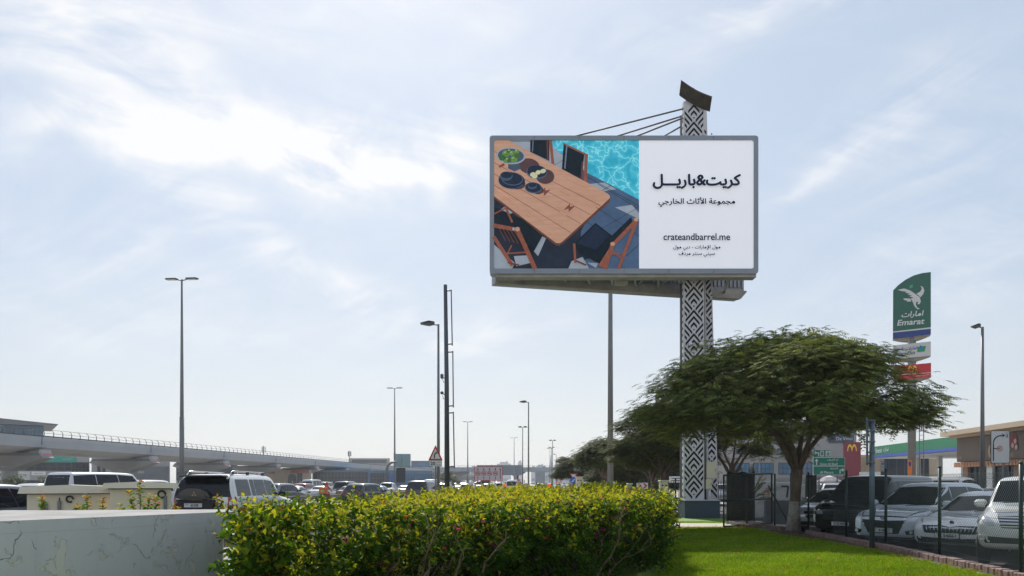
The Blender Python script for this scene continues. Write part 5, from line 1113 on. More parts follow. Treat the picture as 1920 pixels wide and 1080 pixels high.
def sprigs(rng, base, dirs, k=7, ln=.2, leaf=.075, young=.4, sc=None, old=((.026, .070, .008), (.075, .15, .014)), yng=((.24, .27, .018), (.37, .36, .03)), red=.025):
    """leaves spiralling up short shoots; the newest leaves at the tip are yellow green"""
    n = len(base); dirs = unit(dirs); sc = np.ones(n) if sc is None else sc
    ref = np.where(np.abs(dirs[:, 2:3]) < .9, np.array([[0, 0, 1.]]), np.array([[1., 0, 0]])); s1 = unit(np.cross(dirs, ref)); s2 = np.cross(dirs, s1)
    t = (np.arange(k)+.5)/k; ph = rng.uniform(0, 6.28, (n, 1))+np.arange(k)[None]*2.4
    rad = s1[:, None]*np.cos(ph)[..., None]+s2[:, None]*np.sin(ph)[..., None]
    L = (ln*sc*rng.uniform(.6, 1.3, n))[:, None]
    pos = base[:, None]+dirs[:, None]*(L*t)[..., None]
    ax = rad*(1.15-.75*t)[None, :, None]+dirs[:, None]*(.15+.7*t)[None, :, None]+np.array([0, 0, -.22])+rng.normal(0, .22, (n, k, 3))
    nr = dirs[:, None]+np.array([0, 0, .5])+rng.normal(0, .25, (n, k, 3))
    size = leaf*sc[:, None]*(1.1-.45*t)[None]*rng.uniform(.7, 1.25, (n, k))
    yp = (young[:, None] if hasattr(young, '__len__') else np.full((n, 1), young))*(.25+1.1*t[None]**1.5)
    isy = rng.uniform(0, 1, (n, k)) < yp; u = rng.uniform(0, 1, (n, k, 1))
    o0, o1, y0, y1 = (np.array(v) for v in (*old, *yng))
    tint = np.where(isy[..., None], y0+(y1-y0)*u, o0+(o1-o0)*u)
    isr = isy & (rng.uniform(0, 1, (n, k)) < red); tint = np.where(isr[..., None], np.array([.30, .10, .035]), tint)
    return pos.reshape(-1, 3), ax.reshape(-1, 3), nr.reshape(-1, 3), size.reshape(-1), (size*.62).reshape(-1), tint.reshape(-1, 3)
def lump(x, y, f=1.0, s=0):
    return (np.sin(x*1.9*f+s)*np.cos(y*1.3*f+1.7*s)+.6*np.sin(x*3.7*f-y*2.9*f+s)+.5*np.sin(y*5.1*f+x*1.1*f+2*s))/2.1
def inside(px, py, poly):
    r = np.zeros(len(px), bool); n = len(poly)
    for i in range(n):
        x0, y0 = poly[i]; x1, y1 = poly[(i+1) % n]
        c = ((y0 > py) != (y1 > py)) & (px < (x1-x0)*(py-y0)/(y1-y0+1e-12)+x0); r ^= c
    return r
def edge_dist(px, py, poly):
    d = np.full(len(px), 1e9); n = len(poly)
    for i in range(n):
        a, b = np.array(poly[i]), np.array(poly[(i+1) % n]); ab = b-a; t = np.clip(((px-a[0])*ab[0]+(py-a[1])*ab[1])/(ab@ab), 0, 1)
        d = np.minimum(d, np.hypot(px-a[0]-ab[0]*t, py-a[1]-ab[1]*t))
    return d
HED = [(-2.44, 7.3), (2.72, 14.2), (3.7, 20), (4.3, 32), (-2.0, 34), (-3.2, 19), (-3.52, 10.6)]
def hedge():
    rng = np.random.default_rng(3)
    t = empty('bougainvillea_hedge', 'broad clipped hedge with yellow green tips and magenta flowers beside the white wall', 'hedge', (0, 16, 0)); o = np.array([0, 16, 0])
    B, D, Y, S_ = [], [], [], []
    def topz(x, y): return 1.235-.30*np.clip((14-y)/5, 0, 1)*np.clip((1.2-x)/2.5, 0, 1)-.15*np.clip((.5-x)/2.5, 0, 1)*np.clip((27-y)/6, 0, 1)+.12*lump(x, y, .9)+.085*lump(x, y, 2.6, 2)
    def add(b, d, y, s): B.append(b); D.append(d); Y.append(y); S_.append(s)
    # top
    for n, d0, d1, s in ((26000, 7, 16.5, 1.0), (14000, 16.5, 34, 1.35)):
        x = rng.uniform(-3.8, 4.5, n*3); y = rng.uniform(d0, d1, n*3); k = inside(x, y, HED); x, y = x[k][:n//2], y[k][:n//2]
        e = edge_dist(x, y, HED); z = topz(x, y)-.30*np.clip(1-e/.45, 0, 1)**2-rng.uniform(.02, .30, len(x))
        g = (lump(x, y, 4.3, 3) > -.30) | (rng.uniform(0, 1, len(x)) < .25); x, y, z, e = x[g], y[g], z[g], e[g]; d = rng.normal(0, .42, (len(x), 3)); d[:, 2] = 1
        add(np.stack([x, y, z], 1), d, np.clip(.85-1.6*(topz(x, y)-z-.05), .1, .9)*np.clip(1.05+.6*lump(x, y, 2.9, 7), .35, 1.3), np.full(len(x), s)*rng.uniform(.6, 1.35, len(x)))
    # sides
    for i, dens in ((0, 300), (1, 190), (2, 95), (6, 200), (4, 25), (5, 80)):
        a, b = np.array(HED[i]), np.array(HED[(i+1) % 7]); L = np.hypot(*(b-a)); n = int(L*1.25*dens*1.15); u = rng.uniform(0, 1, n); z = rng.uniform(.06, 1.26, n)
        keep = rng.uniform(0, 1, n) < np.where(z < .62, .50+.30*lump(u*L, z*3, 1.2), .95)*np.where((i == 0) & (np.abs(u*L-2.6-.5*np.sin(z*9)) < 1.1) & (z > .12) & (z < .72), .30, 1); u, z = u[keep], z[keep]
        nrm = np.array([(b-a)[1], -(b-a)[0]])/L; dep = rng.uniform(-.02, .34, len(u))+.36*np.clip(lump(u*L, z*2.6, 1.15, 1), -.35, 1)+np.where(z < .45, .12, 0)
        p = a+(b-a)*u[:, None]-nrm*dep[:, None]
        d = np.concatenate([np.tile(nrm*.8, (len(u), 1)), np.full((len(u), 1), .45)], 1)+rng.normal(0, .45, (len(u), 3))
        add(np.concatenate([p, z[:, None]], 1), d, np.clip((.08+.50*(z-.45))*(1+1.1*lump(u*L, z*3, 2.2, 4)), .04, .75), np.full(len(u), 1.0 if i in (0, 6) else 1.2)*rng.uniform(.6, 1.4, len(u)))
    # long young shoots standing above the clipped top
    n = 420; x = rng.uniform(-3.4, 4.2, n*6); y = 7.5+25*rng.uniform(0, 1, n*6)**1.5; k = inside(x, y, HED); x, y = x[k][:n], y[k][:n]; hgt = rng.uniform(.04, .32, len(x))*(.6+.8*np.clip(lump(x, y, .7, 5), -.4, 1))
    for f in (.15, .5, .85): b_ = np.stack([x+rng.normal(0, .02, len(x)), y, topz(x, y)+hgt*f-.08], 1); d = rng.normal(0, .25, (len(x), 3)); d[:, 2] = 1; add(b_, d, np.full(len(x), .9), np.full(len(x), .95))
    # silhouettes seen over the wall end
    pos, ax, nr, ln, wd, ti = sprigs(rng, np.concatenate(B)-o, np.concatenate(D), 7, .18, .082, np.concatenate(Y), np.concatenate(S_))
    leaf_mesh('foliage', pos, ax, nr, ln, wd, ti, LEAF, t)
    b = MB(); b.prism([(p[0], p[1]-16) for p in [(-2.0, 8.7), (2.0, 14.9), (3.0, 20), (3.8, 31), (-1.5, 33), (-2.7, 19), (-3.05, 11)]], 0, .98, core_m); b.build('shaded_twig_core', t)
    b = MB(); r = random.Random(6); a, c = Vector((*HED[0], 0)), Vector((*HED[1], 0)); nv = Vector(((c-a).y, -(c-a).x, 0)).normalized()
    def br(p, d, L, rad, lev):
        pts = [p]; q = p.copy(); dd = d.copy()
        for i in range(5): dd = (dd+Vector((r.uniform(-.35, .35), r.uniform(-.35, .35), r.uniform(-.2, .3)))).normalized(); q = q+dd*L/5; pts.append(q.copy())
        b.tube(pts, [rad*(1-.13*i) for i in range(6)], twig, n=5 if lev else 6)
        if lev < 2:
            for i in (2, 3, 5): br(pts[i], (dd+Vector((r.uniform(-.8, .8), r.uniform(-.8, .8), r.uniform(-.1, .7)))).normalized(), L*.6, rad*.55, lev+1)
    for k in range(70):
        u = r.random() if k % 3 else .14+.3*r.random(); e_ = (a, c) if k < 34 else (c, Vector((*HED[2], 0))); p = e_[0].lerp(e_[1], u)-nv*r.uniform(.12, .5)+Vector((0, -16, 0)); br(p, Vector((r.uniform(-.5, .5), r.uniform(-.5, .3), 1)), r.uniform(.6, 1.0), r.uniform(.012, .030), 0)
    b.build('branches', t)
    n = 260; x = rng.uniform(-3.4, 4.0, n*5); y = 7.4+18*rng.uniform(0, 1, n*5)**1.4; k = inside(x, y, HED) & (lump(x, y, .8, 9) > .12); x, y = x[k][:n], y[k][:n]; e = edge_dist(x, y, HED); z = topz(x, y)+rng.uniform(-.02, .07, len(x))-.2*np.clip(1-e/.4, 0, 1)
    a2, c2 = np.array(HED[0]), np.array(HED[1]); u = rng.uniform(0, 1, 16); nv2 = np.array([nv.x, nv.y]); p2 = a2+(c2-a2)*u[:, None]+nv2*.06; x = np.concatenate([x, p2[:, 0]]); y = np.concatenate([y, p2[:, 1]]); z = np.concatenate([z, rng.uniform(.75, 1.2, 16)])
    P0 = np.repeat(np.stack([x, y, z], 1), 6, 0)+rng.normal(0, .018, (len(x)*6, 3))-o; A = rng.normal(0, 1, P0.shape); A[:, 2] += .4
    tn = np.array([.62, .02, .20])*rng.uniform(.6, 1.25, (len(P0), 1)); leaf_mesh('flowers', P0, A, rng.normal(0, 1, P0.shape), rng.uniform(.022, .042, len(P0)), rng.uniform(.018, .03, len(P0)), tn, BRACT, t)
hedge()
# single shoots standing behind the wall, in front of the cabinets
def shoot(px, ytop, d, label, k=1, spread=.1, seed=0):
    rng = np.random.default_rng(seed); h = Z(ytop, d); t = empty('bougainvillea_shoot', label, 'plant', (X(px, d), d, 0)); b = MB(); B, D = [], []
    for i in range(k):
        dx = (i-(k-1)/2)*spread; hh = h-abs(dx)*1.1-.02*i; pts = [(dx*.1, 0, .2), (dx*.3, 0, hh*.6), (dx*.7, .02, hh*.85), (dx, 0, hh-.03)]; b.tube(pts, [.009, .008, .006, .003], mm('red_stem', (.20, .07, .045), .7), n=5)
        for f in np.linspace(.80, 1, 7): 
            a = Vector(pts[2]).lerp(Vector(pts[3]), max(0, (f-.85)/.15)) if f > .85 else Vector(pts[1]).lerp(Vector(pts[2]), (f-.6)/.25)
            B.append(a); D.append((dx*.6+rng.normal(0, .1), rng.normal(0, .1), 1))
    b.build('stem', t)
    pos, ax, nr, ln, wd, ti = sprigs(rng, np.array(B, float), np.array(D, float), 5, .05, .085, np.linspace(.15, .95, 7).tolist()*k if False else np.tile(np.linspace(.2, .95, 7), k), None, old=((.06, .14, .015), (.12, .22, .02)), yng=((.34, .30, .03), (.42, .30, .04)), red=.35)
    leaf_mesh('foliage', pos, ax, nr, ln*np.linspace(1, .9, len(ln)), wd, ti, LEAF, t)
for px, y, k, sp, lb in ((78, 934, 1, .1, 'small leafy shoot in front of the left cabinet door'), (148, 944, 2, .07, 'low pair of leafy shoots right of the cabinet hinge'), (163, 931, 1, .12, 'leaning leafy shoot before the middle of the left cabinet'), (192, 938, 1, .1, 'leafy shoot at the gap between both cabinets'),
                          (262, 902, 3, .14, 'tallest three stemmed leafy shoot before the right cabinet'), (292, 932, 1, .1, 'leafy shoot at the right edge of the right cabinet'), (330, 946, 2, .06, 'low yellow tuft just right of the cabinets'), (411, 928, 2, .05, 'leafy shoot before the tail lamp of the white four wheel drive'), (228, 950, 1, .1, 'short leafy tuft left of the tallest shoot')):
    shoot(px, y, 10.85+.03*(px % 5), lb, k, sp, px)

def tree(name, label, base, zt, rad, zb, trunk_r, fork, nf, fl=.5, seed=0, lean=(0, 0), tone=1.0, wash=False, ncl=80, group=None, skew=(0, 0), cat='tree', squash=1.0, dexp=.9, lob=.13, spread=.42):
    """umbrella crowned tree: forking limbs carry clusters of feathery fronds spread over an uneven flat dome"""
    rng = np.random.default_rng(seed); r = random.Random(seed); t = empty(name, label, cat, (*base, 0), group=group)
    top = Vector((lean[0], lean[1], fork)); b = MB()
    b.tube([(0, 0, -.1), (0, 0, .06), (lean[0]*.25, lean[1]*.2, fork*.3), (lean[0]*.7, lean[1]*.6, fork*.7), top], [trunk_r*1.75, trunk_r*1.3, trunk_r, trunk_r*.92, trunk_r*1.05], bark, n=12)
    # crown clusters
    ang = rng.uniform(0, 2*math.pi, ncl); rr = np.sqrt(rng.uniform(.0, 1, ncl)); lobe = 1+lob*np.sin(ang*3+seed)+.08*np.sin(ang*5+2*seed)
    cx = rr*rad*lobe*np.cos(ang)+lean[0]+skew[0]; cy_ = rr*rad*lobe*np.sin(ang)*squash+lean[1]+skew[1]
    dome = (1-np.clip(rr, 0, 1)**2)**dexp; cz = zb+(zt-zb)*(.08+.86*dome)+rng.normal(0, (zt-zb)*.05, ncl); cz -= (rng.uniform(0, 1, ncl) < .36)*(zt-zb)*rng.uniform(.15, .85, ncl)*dome
    mains = []
    for k in range(6):
        a = 2*math.pi*k/6+r.uniform(-.3, .3); f = rad*.55; p1 = top+Vector((math.cos(a)*f*.35, math.sin(a)*f*.35, (zb-fork)*.75+.25)); p2 = top+Vector((math.cos(a)*f, math.sin(a)*f, (zb-fork)+(zt-zb)*.28))
        mid = top.lerp(p1, .5)+Vector((r.uniform(-.1, .1), r.uniform(-.1, .1), .08)); b.tube([top-Vector((0, 0, .12)), mid, p1, p2], [trunk_r*.62, trunk_r*.48, trunk_r*.36, trunk_r*.2], bark, n=8); mains += [p1, p1.lerp(p2, .6), p2]
    for i in range(ncl):
        c = Vector((cx[i], cy_[i], cz[i]-.12)); s = min(mains, key=lambda q: (q-c).length+max(0, q.z-c.z)*2); m1 = s.lerp(c, .5)+Vector((r.uniform(-.15, .15), r.uniform(-.15, .15), .12)); b.tube([s, m1, c], [trunk_r*.16, trunk_r*.11, trunk_r*.04], bark, n=4)
    b.build('trunk', t)
    if wash:
        q = MB(); q.tube([(lean[0]*.0, 0, .04), (lean[0]*.25, lean[1]*.2, fork*.3), (lean[0]*.36, lean[1]*.3, 1.0)], [trunk_r*1.42, trunk_r*1.04, trunk_r*.99], mm('whitewash', (.40, .37, .33), .9, col2=(.22, .17, .13), vs=9, thr=(.32, .55), bump=.5, bs=30), n=12); q.build('whitewashed_base', t)
    per = nf//ncl; n = per*ncl; ci = np.repeat(np.arange(ncl), per); C = np.stack([cx, cy_, cz], 1)[ci]; sc = rad/5.0
    off_ = rng.normal(0, 1, (n, 3))*np.array([spread, spread, .17])*(.55+.5*sc); base_p = C+off_
    out = np.stack([base_p[:, 0]-lean[0]-skew[0], base_p[:, 1]-lean[1]-skew[1], np.zeros(n)], 1); out = unit(out)*.6+unit(off_)*.7+rng.normal(0, .35, (n, 3)); out[:, 2] = rng.uniform(-.25, .35, n)
    d = unit(out); k = 7; tt = (np.arange(k)+.6)/k; L = fl*rng.uniform(.7, 1.25, n)
    # arching rachis: falls away towards the tip
    pos = base_p[:, None]+d[:, None]*(L[:, None]*tt)[..., None]; pos[..., 2] += (L[:, None]*(.16*tt-.42*tt**2))
    tang = d[:, None]+np.zeros((n, k, 3)); tang[..., 2] += (.16-.84*tt)[None]; tang = unit(tang)
    sid = unit(np.cross(tang, np.array([0, 0, 1.])+rng.normal(0, .15, (n, 1, 3)))); upv = np.cross(sid, tang)
    pin = L[:, None]*.36*np.sin(np.pi*(.12+.80*tt))[None]*rng.uniform(.8, 1.2, (n, k)); PO, AX, NR, LN, WD = [], [], [], [], []
    for sg in (1, -1): PO.append(pos); AX.append(sid*sg+tang*.62-upv*.18+rng.normal(0, .10, (n, k, 3))); NR.append(upv); LN.append(pin); WD.append(pin*.36)
    PO, AX, NR = (np.concatenate(v).reshape(-1, 3) for v in (PO, AX, NR)); LN, WD = (np.concatenate(v).reshape(-1) for v in (LN, WD))
    ft = np.array([.070, .088, .025])*tone*rng.uniform(.65, 1.35, (n, 1)); ft = np.where(rng.uniform(0, 1, (n, 1)) < .22, ft*np.array([1.6, 1.4, 1.2]), ft); ti = np.tile(np.repeat(ft[:, None], k, 1).reshape(-1, 3), (2, 1))
    leaf_mesh('crown', PO, AX, NR, LN, WD, ti, FROND, t, fold=.1)
    return t
tree('umbrella_tree', 'broad flat topped tree with feathery leaves and whitewashed trunk base beside the parking kerb', (9.22, 26.1), 6.35, 4.1, 3.25, .18, 2.05, 20800, .36, seed=11, lean=(.12, 0), wash=True, ncl=260, skew=(-.42, 0), tone=2.0, dexp=.70, lob=.05, spread=.34)
tree('umbrella_tree', 'feathery tree left of the patterned pylon with two trunks in view', (X(1247, 44), 44.5), 6.2, 2.35, 2.5, .16, 1.7, 9000, .40, seed=5, ncl=60, tone=1.05, dexp=.6)
tree('umbrella_tree', 'feathery tree right behind the patterned pylon', (X(1372, 43), 43), 7.4, 3.2, 2.9, .17, 1.9, 9500, .40, seed=8, ncl=64, tone=.95, dexp=.7)
tree('umbrella_tree', 'feathery tree with a slim trunk behind the cream cabinet left of the pylon', (X(1222, 52), 52), 5.3, 2.3, 2.3, .15, 1.7, 7500, .42, seed=9, ncl=54, tone=1.0, dexp=.6)
tree('umbrella_tree', 'dark spreading tree with a leaning trunk beyond the far end of the hedge', (X(1118, 66), 66), 5.2, 2.4, 2.7, .22, 1.9, 7500, .42, seed=21, lean=(.7, 0), ncl=58, tone=.9, dexp=.55)
tree('umbrella_tree', 'dark tree touching the left of the leaning trunked tree', (X(1078, 84), 84), 4.6, 1.9, 2.0, .2, 1.6, 5000, .45, seed=22, ncl=44, tone=.85, dexp=.6)
tree('umbrella_tree', 'dark tree behind the tall bare lamp pole', (X(1165, 74), 74), 3.9, 2.6, 1.5, .2, 1.5, 6000, .48, seed=23, ncl=50, tone=.7)
tree('umbrella_tree', 'dark tree behind the two trunked feathery tree', (X(1222, 86), 86), 4.6, 3.4, 1.0, .2, 1.2, 5200, .75, seed=24, ncl=56, tone=.65)
tree('umbrella_tree', 'dark low tree between the pylon and the pale office block', (X(1285, 90), 90), 4.8, 3.0, 1.0, .2, 1.2, 4200, .8, seed=25, ncl=48, tone=.65)
tree('round_tree', 'small green tree on the far median left of the bracket mast', (X(838, 215), 215), 4.6, 2.6, .8, .2, .8, 700, 1.1, seed=31, ncl=26, tone=1.1)
tree('clipped_shrub', 'round clipped shrub nearer the left edge beyond the highway', (X(27, 92), 92), 2.5, 1.0, .9, .1, .8, 700, .35, seed=32, ncl=26, cat='shrub'); tree('clipped_shrub', 'round clipped shrub just left of the minibus beyond the highway', (X(95, 92), 92), 2.6, 1.0, 1.0, .1, .8, 700, .35, seed=33, ncl=26, cat='shrub')
def low_hedge(label, poly, h, n, seed):
    rng = np.random.default_rng(seed); c = np.mean(np.array(poly), 0); t = empty('low_hedge', label, 'hedge', (*c, 0)); q = np.array(poly); x = rng.uniform(q[:, 0].min(), q[:, 0].max(), n*3); y = rng.uniform(q[:, 1].min(), q[:, 1].max(), n*3); k = inside(x, y, poly); x, y = x[k][:n], y[k][:n]
    z = h*rng.uniform(.1, 1, len(x))**.5+.06*lump(x, y, 1.5); B = np.stack([x-c[0], y-c[1], z], 1); D = rng.normal(0, .5, B.shape); D[:, 2] += .7
    p = sprigs(rng, B, D, 6, .2, .12, .12, None); leaf_mesh('foliage', *p, LEAF, t); b = MB(); b.prism([((a[0]-c[0])*.8, (a[1]-c[1])*.8) for a in poly], 0, h*.7, core_m); b.build('shaded_twig_core', t)
low_hedge('dark clipped hedge between the leaning trunk and the tall bare pole', [(X(1085, 44), 42), (X(1165, 44), 42), (X(1165, 48)+.2, 48), (X(1090, 48), 48)], 1.5, 900, 4)
def palm():
    d = 33.5; t = empty('young_palm', 'young date palm with upright fronds behind the wire gate', 'palm', (X(1402, d), d, 0)); rng = np.random.default_rng(2); b = MB(); b.lathe([(.16, 0), (.2, .3), (.13, .8), (.06, 1.1)], bark, n=10); b.build('trunk', t)
    PO, AX, NR, LN, WD = [], [], [], [], []; s = MB()
    for k in range(20):
        a = k*2.4; el = R(82-3.0*k); L = 1.9-.02*k; d0 = np.array([math.cos(a)*math.cos(el), math.sin(a)*math.cos(el), math.sin(el)]); tt = np.linspace(.1, 1, 22); p = np.array([0, 0, .75])+d0*(L*tt)[:, None]; p[:, 2] -= .45*math.cos(el)*tt**2*L; s.tube([tuple(v) for v in p[::5]], .012, twig, n=4)
        sd = unit(np.cross(d0, [0, 0, 1.])); 
        for sg in (1, -1): PO.append(p); AX.append(sd*sg+d0*.9+np.array([0, 0, .15])+rng.normal(0, .1, p.shape)); NR.append(np.tile(np.cross(sd, d0), (22, 1))); LN.append(.34*np.sin(np.pi*(.15+.8*tt))); WD.append(np.full(22, .028))
    s.build('frond_stems', t); n = sum(map(len, PO)); leaf_mesh('fronds', np.concatenate(PO), np.concatenate(AX), np.concatenate(NR), np.concatenate(LN), np.concatenate(WD), np.array([.055, .075, .03])*rng.uniform(.7, 1.3, (n, 1)), FROND, t, fold=.05)
palm()
def blades():
    rng = np.random.default_rng(12); n = 260000; y = 13+20*rng.uniform(0, 1, n)**1.6; x = rng.uniform(2.4, 9.3, n); kx = np.interp(y, [8, 13, 18.5, 22, 25, 29, 40], [8.0, 8.2, 8.65, 8.72, 8.4, 8.6, 9.4])+.10*np.sin(y*7)+.05*np.sin(y*17)
    k = (x < kx) & ~inside(x, y, HED) & ~((y > 28.95) & (y < 32.1)); x, y = x[k], y[k]; P0 = np.stack([x, y, np.zeros(len(x))], 1); A = rng.normal(0, .45, P0.shape); A[:, 2] = 1
    patch_ = np.clip(.5+.75*lump(x, y, .8, 4)+.25*lump(x, y, 2.7, 1), 0, 1); u = np.clip(.5*patch_+.5*rng.uniform(0, 1, len(x)), 0, 1)[:, None]; ti = np.array([.12, .20, .006])*(1-u)+np.array([.26, .36, .012])*u; dry = .04+.5*np.clip(lump(x, y, 1.3, 8)-.3, 0, 1); ti = np.where(rng.uniform(0, 1, (len(x), 1)) < dry[:, None], np.array([.26, .23, .07]), ti)
    o = leaf_mesh('grass', P0, A, rng.normal(0, 1, P0.shape), rng.uniform(.02, .08, len(x))*(.7+.5*np.clip(lump(x, y, 6, 2), -.5, 1)), rng.uniform(.008, .018, len(x)), ti*rng.uniform(.55, 1.4, (len(x), 1)), GRASS, tri=True); tag(o, 'short green grass blades growing on the lawn', 'grass', kind='stuff')
blades()
def litter():
    rng = np.random.default_rng(40); n = 420; y = 13.5+16*rng.uniform(0, 1, n)**1.2; kx = np.interp(y, [8, 13, 18.5, 22, 25, 29], [8.0, 8.4, 8.9, 9.05, 9.1, 9.0]); x = np.where(rng.uniform(0, 1, n) < .55, kx-np.abs(rng.normal(0, .35, n)), rng.uniform(3.2, 9, n)); A = rng.normal(0, 1, (n, 3)); A[:, 2] *= .15; N = np.tile([0, 0, 1.], (n, 1))+rng.normal(0, .3, (n, 3)); P0 = np.stack([x, y, np.full(n, .05)], 1)
    o = leaf_mesh('fallen_leaves', P0, A, N, rng.uniform(.04, .10, n), rng.uniform(.02, .045, n), np.array([.24, .15, .07])*rng.uniform(.5, 1.5, (n, 1)), LEAF); tag(o, 'dry brown fallen leaves scattered along the kerb and lawn', 'leaves', kind='stuff')
litter()
# ------------------------------------------------------------------ lamps and masts
lampm = mm('lamp_grey', (.12, .12, .115), .5, .3, var=.1); lampp = mm('lamp_post_galv', (.20, .20, .19), .5, .4, var=.12, vs=1)
def tall_mast(px, ytop, d, label, z0=-.1):
    t = empty('lamp_mast', label, 'street lamp', (X(px, d), d, 0), -ROAD, 'tall double armed masts along the median'); h = Z(ytop, d)
    b = MB(); b.tube([(0, 0, z0), (0, 0, h*.45), (0, 0, h)], [.21, .16, .08], lampp, n=10); b.tube([(0, 0, z0), (0, 0, h*.38)], [.23, .2], lampp, n=10); b.build('pole', t)
    for sg in (1, -1):
        b = MB(); b.tube([(0, 0, h-.1), (sg*.6, 0, h+.02)], .05, lampp, n=6); b.box((sg*.95, 0, h+.06), (1.1, .42, .14), lampm, bev=.04); b.box((sg*.95, 0, h-.02), (.8, .32, .04), lampc); b.build('luminaire', t)
for px, y, d, lb in ((341, 524, 71, 'tallest double armed lamp mast on the left behind the four wheel drive'), (740, 728, 153, 'double armed lamp mast left of the triangular sign'), (877, 791, 235, 'thin double armed mast right of the bracket mast'), (964, 821, 318, 'small far double armed mast under the single arm lamp')):
    tall_mast(px, y, d, lb)
def street_lamp(px, ytop, d, label, arms=(-1,), arm=.9, z0=-.1, r=.075, name='street_lamp'):
    t = empty(name, label, 'street lamp', (X(px, d), d, 0), 0); h = Z(ytop, d)
    b = MB(); b.tube([(0, 0, z0), (0, 0, h)], [r*1.25, r*.72], lampp, n=10); b.box((0, -.1, 1.0), (.13, .04, .35), lampm); b.build('pole', t)
    for sg in arms:
        b = MB(); b.tube([(0, 0, h-.05), (sg*arm*.35, 0, h)], .035, lampp, n=6); vs = [(sg*arm*.25, .07, -.02), (sg*arm*.25, .09, .13), (sg*arm*.6, .2, .16), (sg*arm*1.15, .13, .06), (sg*arm*1.15, .12, 0), (sg*arm*.6, .18, -.07)]
        V = [(x, y, h+z) for x, y, z in vs]+[(x, -y, h+z) for x, y, z in vs]; n = 6; b.add(V, [(5, 4, 3, 2, 1, 0), (6, 7, 8, 9, 10, 11)]+[(i, (i+1) % n, n+(i+1) % n, n+i) for i in range(n)], lampm); b.build('luminaire', t)
    return t
street_lamp(822, 608, 41, 'single arm street lamp behind the triangular warning sign', arm=.8)
street_lamp(991, 754, 80, 'single arm street lamp above the far end of the hedge', arm=.8)
street_lamp(980, 801, 116, 'double arm street lamp beside the single arm lamp', (-1, 1), arm=.6)
street_lamp(1036, 826, 150, 'upper double arm lamp of the pair left of the dark trees', (-1, 1), arm=.6)
street_lamp(1034, 839, 190, 'lower far double arm lamp of the pair left of the dark trees', (-1, 1), arm=.7); street_lamp(1043, 852, 215, 'small far lamp post right beside the dark tree', arm=.8); street_lamp(1031, 841, 240, 'faint far lamp post among the skyline towers', (-1, 1), arm=.8)
street_lamp(1842, 613, 42, 'single arm street lamp before the brown shop front', arm=.48, r=.10)
street_lamp(1144.5, 430, 60, 'tall bare grey lamp pole rising behind the billboard', (-1, 1), arm=1.0, r=.19, name='lamp_mast')
street_lamp(1240, 800, 56, 'grey pole among the trunks left of the pylon', arm=.6); street_lamp(1424, 700, 110, 'thin flag pole before the pale office block', (), r=.08, name='flag_pole')
# dark mast with banner brackets
def bracket_mast():
    d = 30; t = empty('bracket_mast', 'dark square mast with three empty banner brackets and small cameras', 'mast', (X(838.5, d), d, 0)); h = Z(534, d); q = lambda x, y: (X(x, d)-X(838.5, d), 0, Z(y, d)); dk = mm('mast_dark', (.075, .082, .10), .45, .2, var=.1)
    b = MB(); b.tube([(0, 0, -.1), (-.02, 0, h*.6), (-.07, 0, h)], [.105, .085, .068], dk, n=10); b.build('pole', t)
    for xa, ya, xb, yb in ((846, 543, 848, 648), (849, 658, 850, 764), (850, 772, 852, 878)):
        b = MB(); b.tube([q(xa, ya), q(xb, yb)], .022, dk, n=6)
        for x, y in ((xa, ya+2), (xb, yb-3)): b.tube([(-.03, 0, q(x, y)[2]), q(x, y)], [.035, .02], dk, n=6)
        b.build('banner_bracket', t)
    for y in (706, 737):
        b = MB(); p = Vector(q(829, y)); b.box(p+Vector((0, -.06, 0)), (.11, .2, .17 if y < 720 else .1), lampm, bev=.02); b.tube([p+Vector((.05, 0, -.05)), (0, 0, p.z-.05)], .02, dk, n=5); b.tube([p+Vector((.02, 0, -.1)), p+Vector((.05, 0, -.22)), (0, 0, p.z-.2)], .012, black, n=5); b.build('camera_unit', t)
bracket_mast()
# ------------------------------------------------------------------ road signs
def sign_post(t, b, x, z0, z1, r=.04, y=.06, m=None): b.tube([(x, y, z0), (x, y, z1)], r, m or lampp, n=8)
def sign(name, label, px, py, d, w, h, cat='road sign'):
    t = empty(name, label, cat, (X(px, d), d, 0)); return t, Z(py, d), ((0, 0, Z(py, d)), (1, 0, 0), (0, 0, 1))
W_ = mm('sign_white', (.66, .66, .64), .4, var=.04); K_ = mm('sign_black', (.012, .012, .014), .5, var=0); G_ = mm('sign_green', (.0, .17, .10), .4, var=.05)
t, z, fr = sign('warning_sign', 'red bordered triangular bend sign with a 20 plate beneath', 816.5, 850, 37, 0, 0)
u = 37/FPX; b = MB(); b.prism([(-13.5*u, -13*u), (13.5*u, -13*u), (0, 15.5*u)], -.03, 0, red_m, fr); b.flat([(-9*u, -10.2*u), (9*u, -10.2*u), (0, 9.4*u)], fr, .004, W_)
b.stroke([(-2*u, -9*u), (-2*u, -3*u), (0*u, 0), (2.2*u, 1.2*u)], 2.2*u, fr, .008, K_); b.flat([(1.0*u, 3.4*u), (4.4*u, 1.6*u), (1.6*u, -1.4*u)], fr, .009, K_); b.build('triangle_plate', t)
b = MB(); fr2 = ((0, 0, Z(869, 37)), (1, 0, 0), (0, 0, 1)); b.prism([(-12*u, -6.2*u), (12*u, -6.2*u), (12*u, 6.2*u), (-12*u, 6.2*u)], -.03, 0, K_, fr2); b.flat([(-11.3*u, -5.5*u), (11.3*u, -5.5*u), (11.3*u, 5.5*u), (-11.3*u, 5.5*u)], fr2, .004, W_); b.text('20', fr2, -5*u, 0, .004, K_, width=9*u, height=6.5*u, bold=.02); b.text('كم/س', fr2, 5.5*u, 2.2*u, .004, K_, width=8*u, height=3.6*u); b.text('km/h', fr2, 5.5*u, -2.6*u, .004, K_, width=8*u, height=2.8*u); b.build('speed_plate', t)
